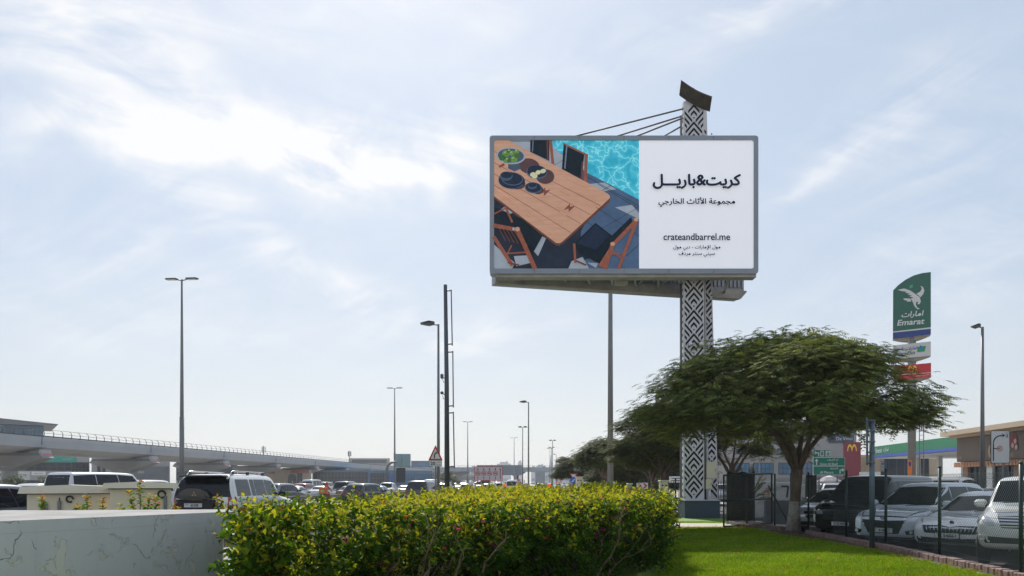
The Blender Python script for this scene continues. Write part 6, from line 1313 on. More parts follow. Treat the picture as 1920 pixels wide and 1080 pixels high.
b = MB(); sign_post(t, b, 0, -.1, z+.2, .035, .07); b.build('post', t)
t, z, fr = sign('lane_sign', 'pale sign with a row of no motorcycle circles and lane arrows', 916, 888, 78, 0, 0); u = 78/FPX
b = MB(); b.prism(rrect(-26.5*u, -13.2*u, 26.5*u, 13.2*u, 2*u), -.06, 0, red_m, fr); b.flat(rrect(-25.4*u, -12.1*u, 25.4*u, 12.1*u, 1.6*u), fr, .006, mm('sign_pinkish', (.60, .52, .51), .5, var=.03))
for k in range(4):
    x = (-20+11*k)*u; b.ring(x, .5*u, 3.6*u, 4.6*u, fr, .014, red_m); b.flat([(x-2.4*u, -.6*u), (x+2.4*u, .2*u), (x+2.0*u, 2*u), (x-.2*u, 1.4*u), (x-2*u, 1.8*u)], fr, .012, K_); b.stroke([(x-3*u, 3.2*u), (x+3*u, -2.4*u)], .9*u, fr, .016, red_m)
    b.stroke([(x, 6*u), (x, 8.2*u)], 1.1*u, fr, .01, K_); b.flat([(x-1.8*u, 7.6*u), (x+1.8*u, 7.6*u), (x, 10.4*u)], fr, .012, K_); b.stroke([(x, -6*u), (x, -10.5*u)], 1.1*u, fr, .01, K_)
b.stroke([(22*u, -10.5*u), (22*u, 8*u)], 1.1*u, fr, .01, K_); b.flat([(20.2*u, 7.4*u), (23.8*u, 7.4*u), (22*u, 10.4*u)], fr, .012, K_); b.build('sign_board', t)
for x in (-14*u, 12*u):
    b = MB(); sign_post(t, b, x, -.1, z+.3, .05, .14); b.build('post', t)
t, z, fr = sign('turn_sign', 'white board with a black curved right turn arrow and a small red circle', 1875.5, 838, 45, 0, 0); u = 45/FPX
b = MB(); b.prism(rrect(-17.6*u, -30.5*u, 17.6*u, 30.5*u, 2.4*u), -.05, -.003, K_, fr); b.flat(rrect(-16.8*u, -29.7*u, 16.8*u, 29.7*u, 2*u), fr, .003, W_)
b.stroke([(-13*u, -26*u), (-13*u, 6*u)], 2.2*u, fr, .008, K_); b.ring(1*u, 7*u, 13*u, 15.1*u, fr, .009, K_, a0=90, a1=180); b.stroke([(.5*u, 21*u), (4*u, 21.6*u)], 2.2*u, fr, .008, K_); b.flat([(3*u, 26*u), (9*u, 21.5*u), (3*u, 17.2*u), (5*u, 21.5*u)], fr, .010, K_); b.stroke([(-13*u, -3*u), (-5*u, -3*u)], 1.8*u, fr, .008, K_)
b.ring(-1*u, -3*u, 4.2*u, 5.3*u, fr, .01, red_m); b.stroke([(-3*u, -5*u), (-2*u, -2.4*u), (.6*u, -1.6*u)], 1.3*u, fr, .010, K_); b.stroke([(-4.6*u, .2*u), (2.4*u, -6.2*u)], .7*u, fr, .012, red_m)
b.prism(rrect(10*u, 17.2*u, 15.4*u, 27*u, .6*u), .0, .006, K_, fr); b.flat(rrect(10.4*u, 17.6*u, 15*u, 26.6*u, .5*u), fr, .010, W_); b.disc(12.7*u, 24*u, 1*u, 1*u, fr, .013, K_, 8); b.stroke([(12.7*u, 18.6*u), (12.7*u, 22.4*u)], 2*u, fr, .013, K_); b.build('sign_board', t)
for x in (-9*u, 8*u):
    b = MB(); sign_post(t, b, x, -.1, z+.8, .05, .12); b.build('post', t)
t, z, fr = sign('direction_sign', 'green direction sign for Umm Al Sheif and Al Manara', 1555, 871, 58, 0, 0); u = 58/FPX
def gpanel(x0, y0, x1, y1): b.prism(rrect(x0*u, y0*u, x1*u, y1*u, 1.2*u), -.05, -.002, W_, fr); b.flat(rrect((x0+.6)*u, (y0+.6)*u, (x1-.6)*u, (y1-.6)*u, 1*u), fr, .003, G_)
b = MB(); gpanel(-30.5, 13.6, 3.5, 28); b.stroke([(-20*u, 16*u), (-20*u, 22*u), (-25*u, 22*u)], 1.8*u, fr, .009, W_); b.flat([(-25*u, 25.6*u), (-29*u, 22*u), (-25*u, 18.4*u)], fr, .010, W_)
b.flat([(-17*u, 15.4*u), (-10*u, 15.4*u), (-10*u, 25.8*u), (-17*u, 25.8*u)], fr, .008, W_); b.prism([(-16*u, 17*u), (-11*u, 17*u), (-11*u, 24*u), (-12.4*u, 24.6*u), (-13.5*u, 25.2*u), (-14.6*u, 24.6*u), (-16*u, 24*u)], 0, .012, mm('emblem_grey', (.16, .19, .2), .6), fr); b.flat([(-7*u, 15.4*u), (2*u, 15.4*u), (2*u, 25.8*u), (-7*u, 25.8*u)], fr, .008, W_)
b.stroke([(-4.5*u, 16.2*u), (-3.8*u, 21*u)], 1.3*u, fr, .012, K_); b.stroke([(-.5*u, 16.2*u), (-1.2*u, 21*u)], 1.3*u, fr, .012, K_); b.stroke([(-5.6*u, 21.6*u), (.6*u, 21.6*u)], 1.1*u, fr, .012, K_); b.stroke([(-2.5*u, 16.4*u), (-2.5*u, 19.8*u)], .7*u, fr, .012, K_); b.disc(-2.5*u, 24.4*u, 1*u, 1*u, fr, .012, K_, 8); b.build('upper_board', t)
b = MB(); gpanel(-30.5, -2.6, 29.5, 13.2); b.stroke([(-24*u, -.6*u), (-24*u, 7*u)], 1.8*u, fr, .009, W_); b.flat([(-27.6*u, 6.4*u), (-20.4*u, 6.4*u), (-24*u, 10.8*u)], fr, .01, W_); b.text('ام الشيف', fr, 6*u, 8.4*u, .004, W_, width=21*u, height=5.6*u, bold=.01); b.text('Umm Al Sheif', fr, -1*u, 1*u, .004, W_, width=33*u, height=4.6*u, bold=.012); b.build('middle_board', t)
b = MB(); gpanel(-30.5, -19.5, 29.5, -3); b.text('المنارة', fr, 9*u, -7.4*u, .004, W_, width=14*u, height=5*u, bold=.01); b.text('Al Manara', fr, -5*u, -14.6*u, .004, W_, width=25*u, height=4.6*u, bold=.012); b.stroke([(20*u, -16.5*u), (20*u, -10*u), (24.5*u, -10*u)], 1.9*u, fr, .009, W_); b.flat([(24*u, -6*u), (28.4*u, -10*u), (24*u, -14*u)], fr, .01, W_); b.build('lower_board', t)
for x in (16*u, -18*u):
    b = MB(); sign_post(t, b, x, -.1, z, .05, .12); b.build('post', t)
# the back of a tall sign beside the lot fence
d = 19.6; t = empty('sign_back', 'tall narrow bluish grey sign seen from behind on a post by the fence', 'road sign', (X(1635, d), d, 0), R(62)); bl = mm('sign_back_blue', (.10, .135, .165), .45, .3, var=.15, vs=3)
b = MB(); z0, z1 = Z(872, d), Z(784, d); b.box((0, .11, (z0+z1)/2), (.52, .02, z1-z0), bl, bev=.006)
for k in range(5): b.box((0, .085, z0+.06+(z1-z0-.12)*k/4), (.5, .03, .035), bl); b.box((0, .0, z0+.06+(z1-z0-.12)*k/4), (.15, .15, .03), grey_m)
b.build('sign_board', t); b = MB(); b.tube([(0, 0, 0), (0, 0, z1-.08)], .062, bl, n=12); b.box((0, -.075, .9), (.05, .02, .25), bl); b.build('post', t)
# small signs beyond the hedge
def small_sign(name, label, px, py, d, kind):
    t, z, fr = sign(name, label, px, py, d, 0, 0); b = MB(); k_ = {'chev': .5, 'blue': .66, 'yield': .7, 'tri': .9, 'board': 1}[kind]; fr = (fr[0], Vector(fr[1])*k_, FZ*k_)
    if kind == 'tri': b.prism([(-.45, -.38), (.45, -.38), (0, .42)], -.03, 0, red_m, fr); b.flat([(-.28, -.29), (.28, -.29), (0, .22)], fr, .006, W_); b.stroke([(0, -.2), (0, .08)], .07, fr, .01, K_)
    elif kind == 'yield': b.prism([(0, -.42), (.45, .38), (-.45, .38)], -.03, 0, red_m, fr); b.flat([(0, -.22), (.27, .27), (-.27, .27)], fr, .006, W_)
    elif kind == 'blue': b.prism([(.4*math.cos(k*.4189), .4*math.sin(k*.4189)) for k in range(15)], -.03, 0, mm('sign_blue', (.02, .12, .45), .4), fr); b.stroke([(.12, .15), (-.12, -.15)], .09, fr, .006, W_); b.flat([(-.22, -.05), (-.2, -.24), (.0, -.2)], fr, .008, W_)
    elif kind == 'chev': b.prism([(-.5, -.5), (.5, -.5), (.5, .5), (-.5, .5)], -.03, 0, W_, fr); b.flat([(-.35, .4), (0, .4), (.4, 0), (0, -.4), (-.35, -.4), (.05, 0)], fr, .006, red_m)
    elif kind == 'board': b.prism([(-.9, -.28), (.9, -.28), (.9, .28), (-.9, .28)], -.03, 0, W_, fr); b.stroke([(-.7, .1), (.7, .1)], .07, fr, .006, K_); b.stroke([(-.7, -.1), (.5, -.1)], .07, fr, .006, K_)
    b.build('plate', t); b = MB(); sign_post(t, b, 0, -.1, z+.2, .03, .06); b.build('post', t)
small_sign('give_way_sign', 'small red give way triangle left of the cream cabinet', 1075.5, 894, 62, 'yield'); small_sign('direction_disc', 'small blue round arrow sign below the give way triangle', 1075.5, 900.5, 61.5, 'blue')
small_sign('warning_sign', 'small far warning triangle beneath the single arm lamp', 972, 901, 110, 'tri'); small_sign('warning_sign', 'small far warning triangle left of the give way sign', 1048, 900, 105, 'tri'); small_sign('chevron_sign', 'left red chevron board before the small pickup', 1199, 911, 66, 'chev'); small_sign('chevron_sign', 'right red chevron board before the small pickup', 1209, 911, 62, 'chev'); small_sign('notice_board', 'small white two line board beside the pylon', 1274, 899, 70, 'board')
d = 95; t = empty('marker_post', 'red and white zigzag marker post beyond the bracket mast', 'marker', (X(883, d), d, -.1)); b = MB(); b.box((0, 0, .9), (.5, .06, 1.8), W_); zig = mm('marker_red', (.5, .06, .03), .5); [b.prism([(-.2, .2+k*.8), (.2, .55+k*.8), (.2, .8+k*.8), (-.2, .45+k*.8)], 0, .01, zig, ((0, -.035, 0), (1, 0, 0), (0, 0, 1))) for k in range(2)]; b.build('panel', t); b = MB(); b.tube([(0, .05, 0), (0, .05, 1.9)], .04, lampp); b.build('post', t)
for px, lb in ((946, 'small glowing orange beacon left of the warning triangle'), (1030, 'small glowing orange beacon under the far double arm lamp')):
    d = 70; t = empty('barrier_beacon', lb, 'beacon', (X(px, d), d, 0)); b = MB(); b.tube([(0, 0, -.1), (0, 0, 1.2)], .03, grey_m); b.build('post', t); b = MB(); b.lathe([(.05, 1.2), (.14, 1.28), (.16, 1.42), (.10, 1.56), (.02, 1.6)], mat('beacon_orange', (.8, .14, .02), .3, emit=((1, .15, .03), .5)), n=12); b.build('lens', t)
# curved gantry arm and its dark board
d = 118; t = empty('cantilever_gantry', 'curved grey cantilever arm with a blank board beside the second mast', 'gantry', (X(724, d), d, -.1)); q = lambda x, y: (X(x, d)-X(724, d), 0, Z(y, d)+.1)
b = MB(); b.tube([(0, 0, 0), q(724.5, 885), q(727, 873), q(734, 867), q(744, 866)], [.26, .22, .2, .18, .16], lampp, n=8); b.build('arm', t); b = MB(); b.box((q(752, 0)[0], -.15, q(0, 891)[2]), (1.35, .2, 2.2), dkgrey); b.box((q(752, 0)[0], 0, q(0, 877)[2]), (.12, .12, 2.6), lampp); b.build('sign_board', t)
# flags by the viaduct
for i, (px, c) in enumerate(((478, red_m), (484.5, W_), (488, mm('flag_blue', (.03, .1, .4), .6)), (493, red_m))):
    d = 120; t = empty('flag', ['red feather flag, first of four beyond the white four wheel drive', 'white feather flag next to the red one', 'blue feather flag between the white and the last flag', 'red feather flag nearest the far pier'][i], 'flag', (X(px, d), d, -.1)); b = MB(); b.tube([(0, 0, 0), (0, 0, 3.4)], .03, W_, n=6); b.build('pole', t); b = MB(); b.prism([(.03, 1.0), (.38, 1.2), (.42, 2.4), (.25, 3.2), (.03, 3.5)], -.01, .01, c, ((0, 0, 0), (1, 0, 0), (0, 0, 1)), top=c); b.prism([(.03, .9), (.36, 1.0), (.38, 2.0), (.03, 2.0)], -.015, .015, W_, ((0, 0, 0), (1, 0, 0), (0, 0, 1))); b.build('cloth', t)

# ------------------------------------------------------------------ cabinets
def cabinet(label, x0, x1, ycap, ytop, d, depth, seam_at=None, latch=False, door=None):
    t = empty('utility_cabinet', label, 'cabinet', (X((x0+x1)/2, d), d, 0), R(25)); w = (x1-x0)/FPX*d*.89; zc = Z(ycap, d); b = MB(); b.box((0, depth/2, zc/2), (w, depth, zc), cream, bev=.012); b.build('body', t)
    o_ = .11; ht = Z(ytop, d)-zc; b = MB(); b.prism([(-w/2-o_, 0), (w/2+o_, 0), (w/2+o_-.035, ht*.78), (0, ht), (-w/2-o_+.035, ht*.78)], -depth-o_, o_, mm('cabinet_cap', (.66, .61, .50), .6, var=.06), ((0, 0, zc), (1, 0, 0), (0, 0, 1))); b.box((0, depth/2, zc-.004), (w+.05, depth+.05, .02), seam); b.build('cap', t)
    b = MB(); dx = seam_at*w if seam_at is not None else w*.1; b.box((dx, -.004, zc/2-.02), (.014, .012, zc-.1), seam); b.box((dx-.0, -.03, zc-.22), (.045, .04, .22), grey_m, bev=.01); b.box((dx, -.03, .5), (.045, .04, .2), grey_m, bev=.01); b.build('hinge', t)
    b = MB(); b.tube([(w*.34+.05*math.cos(k*.45), -.03, zc-.09+.05*math.sin(k*.45)) for k in range(13)] if not latch else [(dx+.14+.045*math.cos(k*.45), -.03, zc-.09+.045*math.sin(k*.45)) for k in range(13)], .013, trimk, n=6); b.build('lifting_ring', t)
    if latch: b = MB(); b.prism([(-.05, -.07), (.05, -.07), (.05, .02)]+[(.05*math.cos(R(a)), .03+.05*math.sin(R(a))) for a in range(0, 181, 30)]+[(-.05, .02)], 0, .03, grey_m, ((-w*.30, -.002, 1.24), (1, 0, 0), (0, 0, 1))); b.box((-w*.30, -.04, 1.24), (.03, .03, .07), trimk, bev=.01); b.build('latch', t)
cabinet('longer low cream utility cabinet with a door latch behind the white wall', 53, 208, 925, 909, 12.3, .8, seam_at=-.12, latch=True); cabinet('taller cream utility cabinet beside the black tailgate', 206, 323, 915.5, 903, 11.7, .9, seam_at=.40)
# rough block left of the cabinets
t = tag(MB().box((X(20, 13), 13.3, .57), (1.0, .6, 1.14), concrete, bev=.03).build('concrete_block'), 'plain concrete block left of the longer cabinet', 'block')
for x0, x1, y0, d, lb in ((1080.5, 1092.5, 895.5, 52, 'small cream cabinet with two vents beyond the hedge'), (1238, 1253, 903, 38, 'tall olive cream cabinet at the pylon side of the hedge'), (1177, 1185, 908.5, 40, 'slim grey green cabinet behind the end of the hedge')):
    t = empty('roadside_cabinet', lb, 'cabinet', (X((x0+x1)/2, d), d, 0)); w = (x1-x0)/FPX*d; h = Z(y0, d); b = MB(); b.box((0, w/2, h/2), (w, w, h), cream if x0 != 1177 else mm('grey_green', (.36, .36, .30), .6), bev=.02); b.build('body', t); b = MB(); b.box((0, w/2, h+.03), (w+.08, w+.08, .07), cream, bev=.02); b.build('cap', t); b = MB(); [b.box((sx*w*.22, -.005, h-.18), (w*.25, .02, .06), trimk) for sx in (-1, 1)]; b.build('vent', t)
# railing left of the pylon
t = empty('iron_fence', 'dark iron bar fence between the hedge and the pylon', 'fence', (X(1250, 47), 47, 0)); b = MB()
for k in range(34): b.box((-1.0+k*.14, 0, .9), (.03, .03, 1.7), dkgrey)
b.box((1.3, 0, 1.6), (4.7, .04, .05), dkgrey); b.box((1.3, 0, .25), (4.7, .04, .05), dkgrey); b.build('bars', t)
for k in range(4): b = MB(); b.box((-1.05+k*1.57, 0, .95), (.09, .09, 1.9), dkgrey); b.build('post', t)

# ------------------------------------------------------------------ chain-link fence and gate
fgreen = mm('fence_green', (.012, .030, .024), .45, var=.2, vs=8); wire = mm('fence_wire', (.10, .12, .115), .5, .3, var=.1)
def mesh_panel(b, a, c, z0, z1, pitch=.075, r=.0028, sag=.0):
    a, c = Vector((*a, 0)), Vector((*c, 0)); L = (c-a).length; u = (c-a)/L; n = Vector((u.y, -u.x, 0)); h = z1-z0; s = pitch; k = int((L+h)/s)+1
    for i in range(k):
        for sg in (1, -1):
            x0 = i*s-(h if sg > 0 else 0)+(0 if sg > 0 else 0); p0 = (x0, 0); p1 = (x0+h, h)
            if sg < 0: p0, p1 = (i*s, 0), (i*s-h, h)
            pts = []
            (xa, ya), (xb, yb) = p0, p1; t0, t1 = 0., 1.
            for lo, hi in ((0, L),):
                dx = xb-xa; ta, tb = (lo-xa)/dx, (hi-xa)/dx
                if ta > tb: ta, tb = tb, ta
                t0, t1 = max(t0, ta), min(t1, tb)
            if t1-t0 < .02: continue
            pa = a+u*(xa+(xb-xa)*t0)+FZ*(z0+h*t0)+n*r*sg; pb_ = a+u*(xa+(xb-xa)*t1)+FZ*(z0+h*t1)+n*r*sg
            b.tube([pa, pb_], r, wire, n=3, cap=False, smooth=False)
    x = 0
    while x < L: b.tube([a+u*x+FZ*z1, a+u*(x+.02)+FZ*(z1+.035), a+u*(x+.045)+FZ*(z1+.01)], r, wire, n=3, cap=False); x += s*.8
POSTS = [(9.9, 30.0), (9.95, 28.4), (9.9, 26.6), (9.32, 22.2), (9.2, 19.6), (9.02, 16.8), (8.5, 13.3), (7.95, 9.8)]
f0 = empty('chain_link_fence', 'dark green chain link fence in front of the parked cars', 'fence', (9.2, 20, 0)); o_ = Vector((9.2, 20, 0))
for i, p in enumerate(POSTS):
    b = MB(); q = Vector((*p, 0))-o_; b.tube([q, q+FZ*1.93], .034, fgreen, n=10); b.lathe([(.038, 1.92), (.03, 1.96), (.005, 1.965)], fgreen, c=q, n=10); b.build('post', f0)
for i in range(len(POSTS)-1):
    b = MB(); a = (POSTS[i][0]-9.2, POSTS[i][1]-20); c = (POSTS[i+1][0]-9.2, POSTS[i+1][1]-20); dd = (POSTS[i][1]+POSTS[i+1][1])/2; mesh_panel(b, a, c, .06, 1.76, .075 if dd < 24 else .1, .0034)
    for zz in (1.72, 1.0, .22): 
        A, C_ = Vector((*a, zz)), Vector((*c, zz)); M_ = A.lerp(C_, .5)+Vector((0, 0, -.03)); b.tube([A, A.lerp(M_, .5)+Vector((0, 0, .01)), M_, M_.lerp(C_, .5)+Vector((0, 0, -.015)), C_], .004, wire, n=4)
    b.build('wire_mesh', f0)
b = MB(); b.tube([Vector((9.62, 29.9, 1.5))-o_, Vector((10.2, 29.2, .02))-o_], .03, fgreen, n=8); b.build('brace', f0)
g0, g1 = Vector((X(1357, 28.5), 28.5, 0)), Vector((X(1447, 29.9), 29.9, 0)); t = empty('wire_gate', 'dark framed chain link gate standing ajar across the footpath', 'gate', g0); u_ = (g1-g0); zt = 1.93
b = MB()
for p, q in (((0, .05), (0, zt-.05)), ((1, .1), (1, zt+.04)), ((.47, .08), (.47, zt)), ((0, zt-.05), (1, zt+.04)), ((0, .95), (1, 1.02)), ((0, .05), (1, .1))): b.tube([u_*p[0]+FZ*p[1], u_*q[0]+FZ*q[1]], .032, fgreen, n=8)
b.build('frame', t); b = MB(); mesh_panel(b, (0, 0), (u_.x, u_.y), .08, 1.88, .08); b.build('wire_mesh', t)
b = MB(); b.box(u_*.98+Vector((0, -.05, 1.0)), (.05, .06, .16), dkgrey, bev=.01); b.build('latch', t)

# things behind the gate: shade net, barriers, blocks
net = mm('shade_net', (.010, .016, .014), .9, var=.3, vs=4, bump=.3, bs=60)
def drape(name, label, px0, px1, y0, y1, d, m, seed):
    t = empty(name, label, 'net', (X(px0, d), d, 0)); b = MB(); N, K = 14, 8; vs = []; r = random.Random(seed); w = (px1-px0)/FPX*d
    for f in (0, .03):
        for i in range(N+1):
            for j in range(K+1): vs.append((w*i/N, f+.05*math.sin(i*1.7+seed)+.03*math.sin(i*.7+j*.8), Z(y1, d)+(Z(y0, d)-Z(y1, d))*j/K+(.03*math.sin(i*.9+seed) if j == K else 0)))
    fs = []; q = (N+1)*(K+1)
    for i in range(N):
        for j in range(K): a = i*(K+1)+j; fs += [(a, a+K+1, a+K+2, a+1), (q+a, q+a+1, q+a+K+2, q+a+K+1)]
    b.add(vs, fs, m, True); b.build('cloth', t); b = MB()
    for x in (0, w): b.tube([(x, .06, 0), (x, .06, Z(y0, d)+.05)], .03, fgreen, n=6)
    b.build('stake', t)
drape('shade_net', 'black shade net hung behind the left half of the gate', 1364, 1415, 886, 976, 32, net, 1); drape('shade_net', 'dark shade net hung between the trunk and the silver hatchback', 1512, 1531, 891, 932, 33, mm('shade_net_brown', (.045, .04, .03), .9, var=.3, vs=4), 2)
jb = mm('barrier_grey', (.13, .15, .17), .8, var=.15, vs=1.5)
for x0, x1, y0, d, lb in ((1434, 1498, 936, 31.2, 'long grey concrete barrier behind the gate hinge'), (1500, 1545, 934, 32.5, 'grey concrete barrier between the tree trunk and the silver hatchback')):
    t = tag(MB().prism([(-.28, 0), (.28, 0), (.24, .16), (.11, .45), (.09, Z(y0, d)), (-.09, Z(y0, d)), (-.11, .45), (-.24, .16)], 0, (x1-x0)/FPX*d, jb, ((X(x0, d), d, -.05), (0, 1, 0), (0, 0, 1))).build('concrete_barrier'), lb, 'barrier')
wb = mm('white_block', (.50, .49, .47), .8, col2=(.28, .27, .25), vs=2, thr=(.3, .5))
for x0, x1, y0, y1, d, lb, num in ((1455, 1489, 904, 936, 36, 'white concrete block with a black 7 left of the tree trunk', '7'), (1497, 1512, 908, 936, 36, 'plain white concrete block right of the tree trunk', None), (1412, 1445, 902, 975, 36.5, 'stained pale block with orange marks behind the palm', 'x')):
    t = empty('concrete_block', lb, 'block', (X((x0+x1)/2, d), d, 0)); w = (x1-x0)/FPX*d; b = MB(); z1 = Z(y0, d); b.box((0, .4, z1/2), (w, .8, z1), wb, bev=.04); b.build('body', t); b = MB(); fr = ((0, 0, 0), (1, 0, 0), (0, 0, 1)); 
    if num == '7': b.stroke([(-.16, Z(912, d)), (.14, Z(912, d)), (.08, Z(936, d)+.1)], .09, fr, .01, K_); b.build('mark', t)
    elif num == 'x':
        om = mm('orange_mark', (.45, .09, .03), .7, var=.3, vs=8)
        for mx_, my in ((.22, 1.35), (.02, 1.05), (.25, 1.18), (.3, .82)): b.stroke([(mx_-.08, my), (mx_+.06, my+.02), (mx_+.07, my-.1), (mx_-.07, my-.1)], .03, fr, .01, om)
        b.build('mark', t)
    if num is None: b.box((0, -.004, z1*.6), (.05, .02, .05), K_); b.build('mark', t)
rk = mm('rubble', (.30, .26, .22), .9, var=.3, vs=6); r = random.Random(3); b = MB()
for k in range(60): b.box((X(1395+r.uniform(-25, 60), 30.8), 31.0+r.uniform(-.5, .6), .03), (r.uniform(.05, .2), r.uniform(.05, .2), r.uniform(.04, .14)), rk, rz=r.random()*3, bev=.02)
tag(b.build('rubble'), 'loose stones and broken kerb pieces at the foot of the gate', 'rubble', kind='stuff')

# ------------------------------------------------------------------ fuel station totem
d = 75; u = d/FPX; t = empty('fuel_totem', 'tall roadside totem with green bird sign, white sign and red arches sign', 'sign', (X(1710, d), d, 0), R(-24)); gr = mm('totem_green', (.012, .115, .075), .35, var=.05); blu = mm('totem_blue', (.012, .045, .22), .35, var=.05)
def T(x, y): return ((x/4.5+1640-1710)*u*.91, Z(y/4.5+500, d))
b = MB(); b.tube([(0, .42, -.1), (0, .42, Z(520, d))], .36, lampp, n=16); b.build('pole', t)
frt = ((0, 0, 0), (1, 0, 0), (0, 0, 1))
def curved_body(poly, m, parent_name, feats):
    b = MB(); b.prism(poly, -.85, 0, mm('totem_side', (.55, .53, .5), .6), frt, top=m); feats(b); return b
bot = [(155+ (470-155)*k/10, 600+32*math.sin(math.pi*k/10)) for k in range(11)]
def green_f(b):
    b.flat([T(155, 600), T(470, 582), T(470, 535), T(155, 545)], frt, .01, blu); b.flat([T(155, 545), T(470, 535), T(470, 522), T(155, 536)], frt, .012, W_)
    for pts in ([(195, 185), (250, 178), (300, 200), (345, 235), (380, 265), (388, 300), (378, 322), (360, 320), (366, 300), (352, 298), (346, 320), (356, 345), (380, 362), (360, 363), (335, 335), (318, 290), (305, 268), (328, 262), (292, 250), (318, 246), (278, 232), (300, 228), (258, 214), (276, 210), (228, 198)], [(352, 232), (385, 215), (396, 192), (385, 168), (406, 180), (417, 210), (408, 240), (385, 264), (370, 248)], [(240, 262), (300, 268), (310, 292), (268, 293), (282, 285), (254, 277)]): b.flat([T(*p) for p in pts], frt, .012, W_)
    b.flat([T(293, 160), T(320, 148), T(322, 175), T(295, 184)], frt, .011, mm('logo_light_green', (.03, .35, .15), .4)); x, y = T(312, 405); b.text('امارات', frt, x, y, .012, W_, width=160/4.5*u, height=56/4.5*u, bold=.03, shear=.2); x, y = T(302, 466); b.text('Emarat', frt, x, y, .012, W_, width=200/4.5*u, height=46/4.5*u, bold=.03, shear=.2)
b = curved_body([T(155, 600), T(470, 582), T(470, 60), T(400, 62), T(330, 75), T(260, 105), T(200, 145), T(157, 186)], gr, '', green_f); b.prism([T(155, 600)]+[T(155+315*k/8, 600-18*k/8+34*math.sin(math.pi*k/8)) for k in range(9)]+[T(470, 582)], -1.0, -.12, mm('totem_soffit', (.30, .26, .2), .7), frt); b.build('green_board', t)
def white_f(b):
    x, y = T(262, 690); b.text('امارات بلاس', frt, x, y, .01, blu, width=160/4.5*u, height=34/4.5*u, bold=.02, shear=.2); x, y = T(225, 727); b.text('Emarat', frt, x, y, .01, blu, width=90/4.5*u, height=24/4.5*u, bold=.02, shear=.2); x, y = T(308, 724); b.text('Plus', frt, x, y, .01, gr, width=56/4.5*u, height=24/4.5*u, bold=.02, shear=.2)
    b.flat([T(358, 680), T(430, 675), T(420, 722), T(358, 725)], frt, .012, mm('logo_green', (.03, .28, .1), .4)); b.flat([T(380, 665), T(415, 688), T(380, 708)], frt, .016, mm('logo_blue', (.02, .18, .5), .4))
b = curved_body([T(157, 772), T(470, 760), T(470, 640), T(157, 655)], mm('totem_white', (.58, .58, .58), .5, var=.03), '', white_f); b.prism([T(157, 772)]+[T(157+313*k/8, 772-12*k/8+30*math.sin(math.pi*k/8)) for k in range(9)]+[T(470, 760)], -1.0, -.12, M['totem_soffit'], frt); b.build('white_board', t)
def arches(b, cx, cy_, s_, fr, h, m):
    for sg in (-1, 1): b.ring(cx+sg*.26*s_, cy_, .20*s_, .30*s_, fr, h, m, a0=0, a1=180, ey=3.0, n=20)
def red_f(b): x, y = T(318, 893); arches(b, x, y, 72/4.5*u/1.1, frt, .012, yellow_m); b.flat([T(160, 906), T(472, 900), T(472, 904), T(160, 910)], frt, .012, W_); x, y = T(410, 922); b.text('ماكدونالدز', frt, x, y, .012, W_, width=110/4.5*u, height=20/4.5*u); x, y = T(280, 924); b.text('طلبات السيارة'.replace('ط', 'ت'), frt, x, y, .012, W_, width=60/4.5*u, height=18/4.5*u) if False else None
b = curved_body([T(160, 952), T(472, 938), T(472, 820), T(160, 833)], red_m, '', red_f); b.prism([T(160, 952)]+[T(160+312*k/8, 952-14*k/8+28*math.sin(math.pi*k/8)) for k in range(9)]+[T(472, 938)], -1.0, -.12, M['totem_soffit'], frt); b.build('red_board', t)
b = MB(); b.tube([(.62, .0, 0), (.62, .0, Z(740, d))], .04, grey_m, n=6); b.tube([(.98, .0, 0), (.98, .0, Z(740, d))], .04, grey_m, n=6); [b.tube([(.62, 0, .5+.4*k), (.98, 0, .5+.4*k)], .025, grey_m, n=4) for k in range(24)]; b.build('ladder', t)
b = MB(); b.prism([(-.35, Z(892, d)), (.0, Z(892, d)), (.0, Z(863, d)), (-.35, Z(863, d))], 0, .05, mm('notice_orange', (.65, .16, .03), .5), ((-.0, -.1, 0), (1, 0, 0), (0, 0, 1))); b.flat([(-.28, Z(874, d)), (-.07, Z(874, d)), (-.07, Z(866, d)), (-.28, Z(866, d))], ((0, -.1, 0), (1, 0, 0), (0, 0, 1)), .055, blu); b.build('notice', t)

# ------------------------------------------------------------------ buildings on the right
lf, tan = -rn, mm('tan_stucco', (.52, .40, .28), .85, var=.08, vs=.6); brown = mm('brown_fascia', (.17, .125, .095), .7, var=.08, vs=.5); gold = mm('gold_letter', (.48, .32, .17), .5, var=.08)
t = empty('shop_building', 'low tan shop building with a brown lettered fascia on the right', 'building', RD(71.5, 31)); O = RD(71.5, 31); frs_ = (Vector((0, 0, 0)), -rs, FZ); LS = 34
def sx(px): return 71.5-1493.33*31/(px-1110)/math.cos(0)     # photo column to metres along the front
b = MB(); b.prism([(0, -.1), (LS, -.1), (LS, 5.5), (0, 5.5)], -14, -.6, tan, frs_); b.build('wall', t)
b = MB(); b.prism([(0, 3.40), (LS, 3.40), (LS, 5.42), (0, 5.42)], -.6, 0, brown, frs_)
for x, y, w, h, s_ in ((sx(1822), 4.35, 2.0, 1.75, 'ى'), (sx(1838.5), 4.1, .9, 1.0, 'ر'), (sx(1903), 4.5, .35, 1.75, 'ا')): b.text(s_, frs_, x, y, .0, gold, width=w, height=h, bold=.01, lift=.03)
b.text('Est. 1985', frs_, sx(1761), 3.75, 0, gold, width=1.0, height=.22, lift=.03); b.text('ALMAS', frs_, sx(1846), 3.72, 0, gold, width=1.2, height=.34, lift=.03)
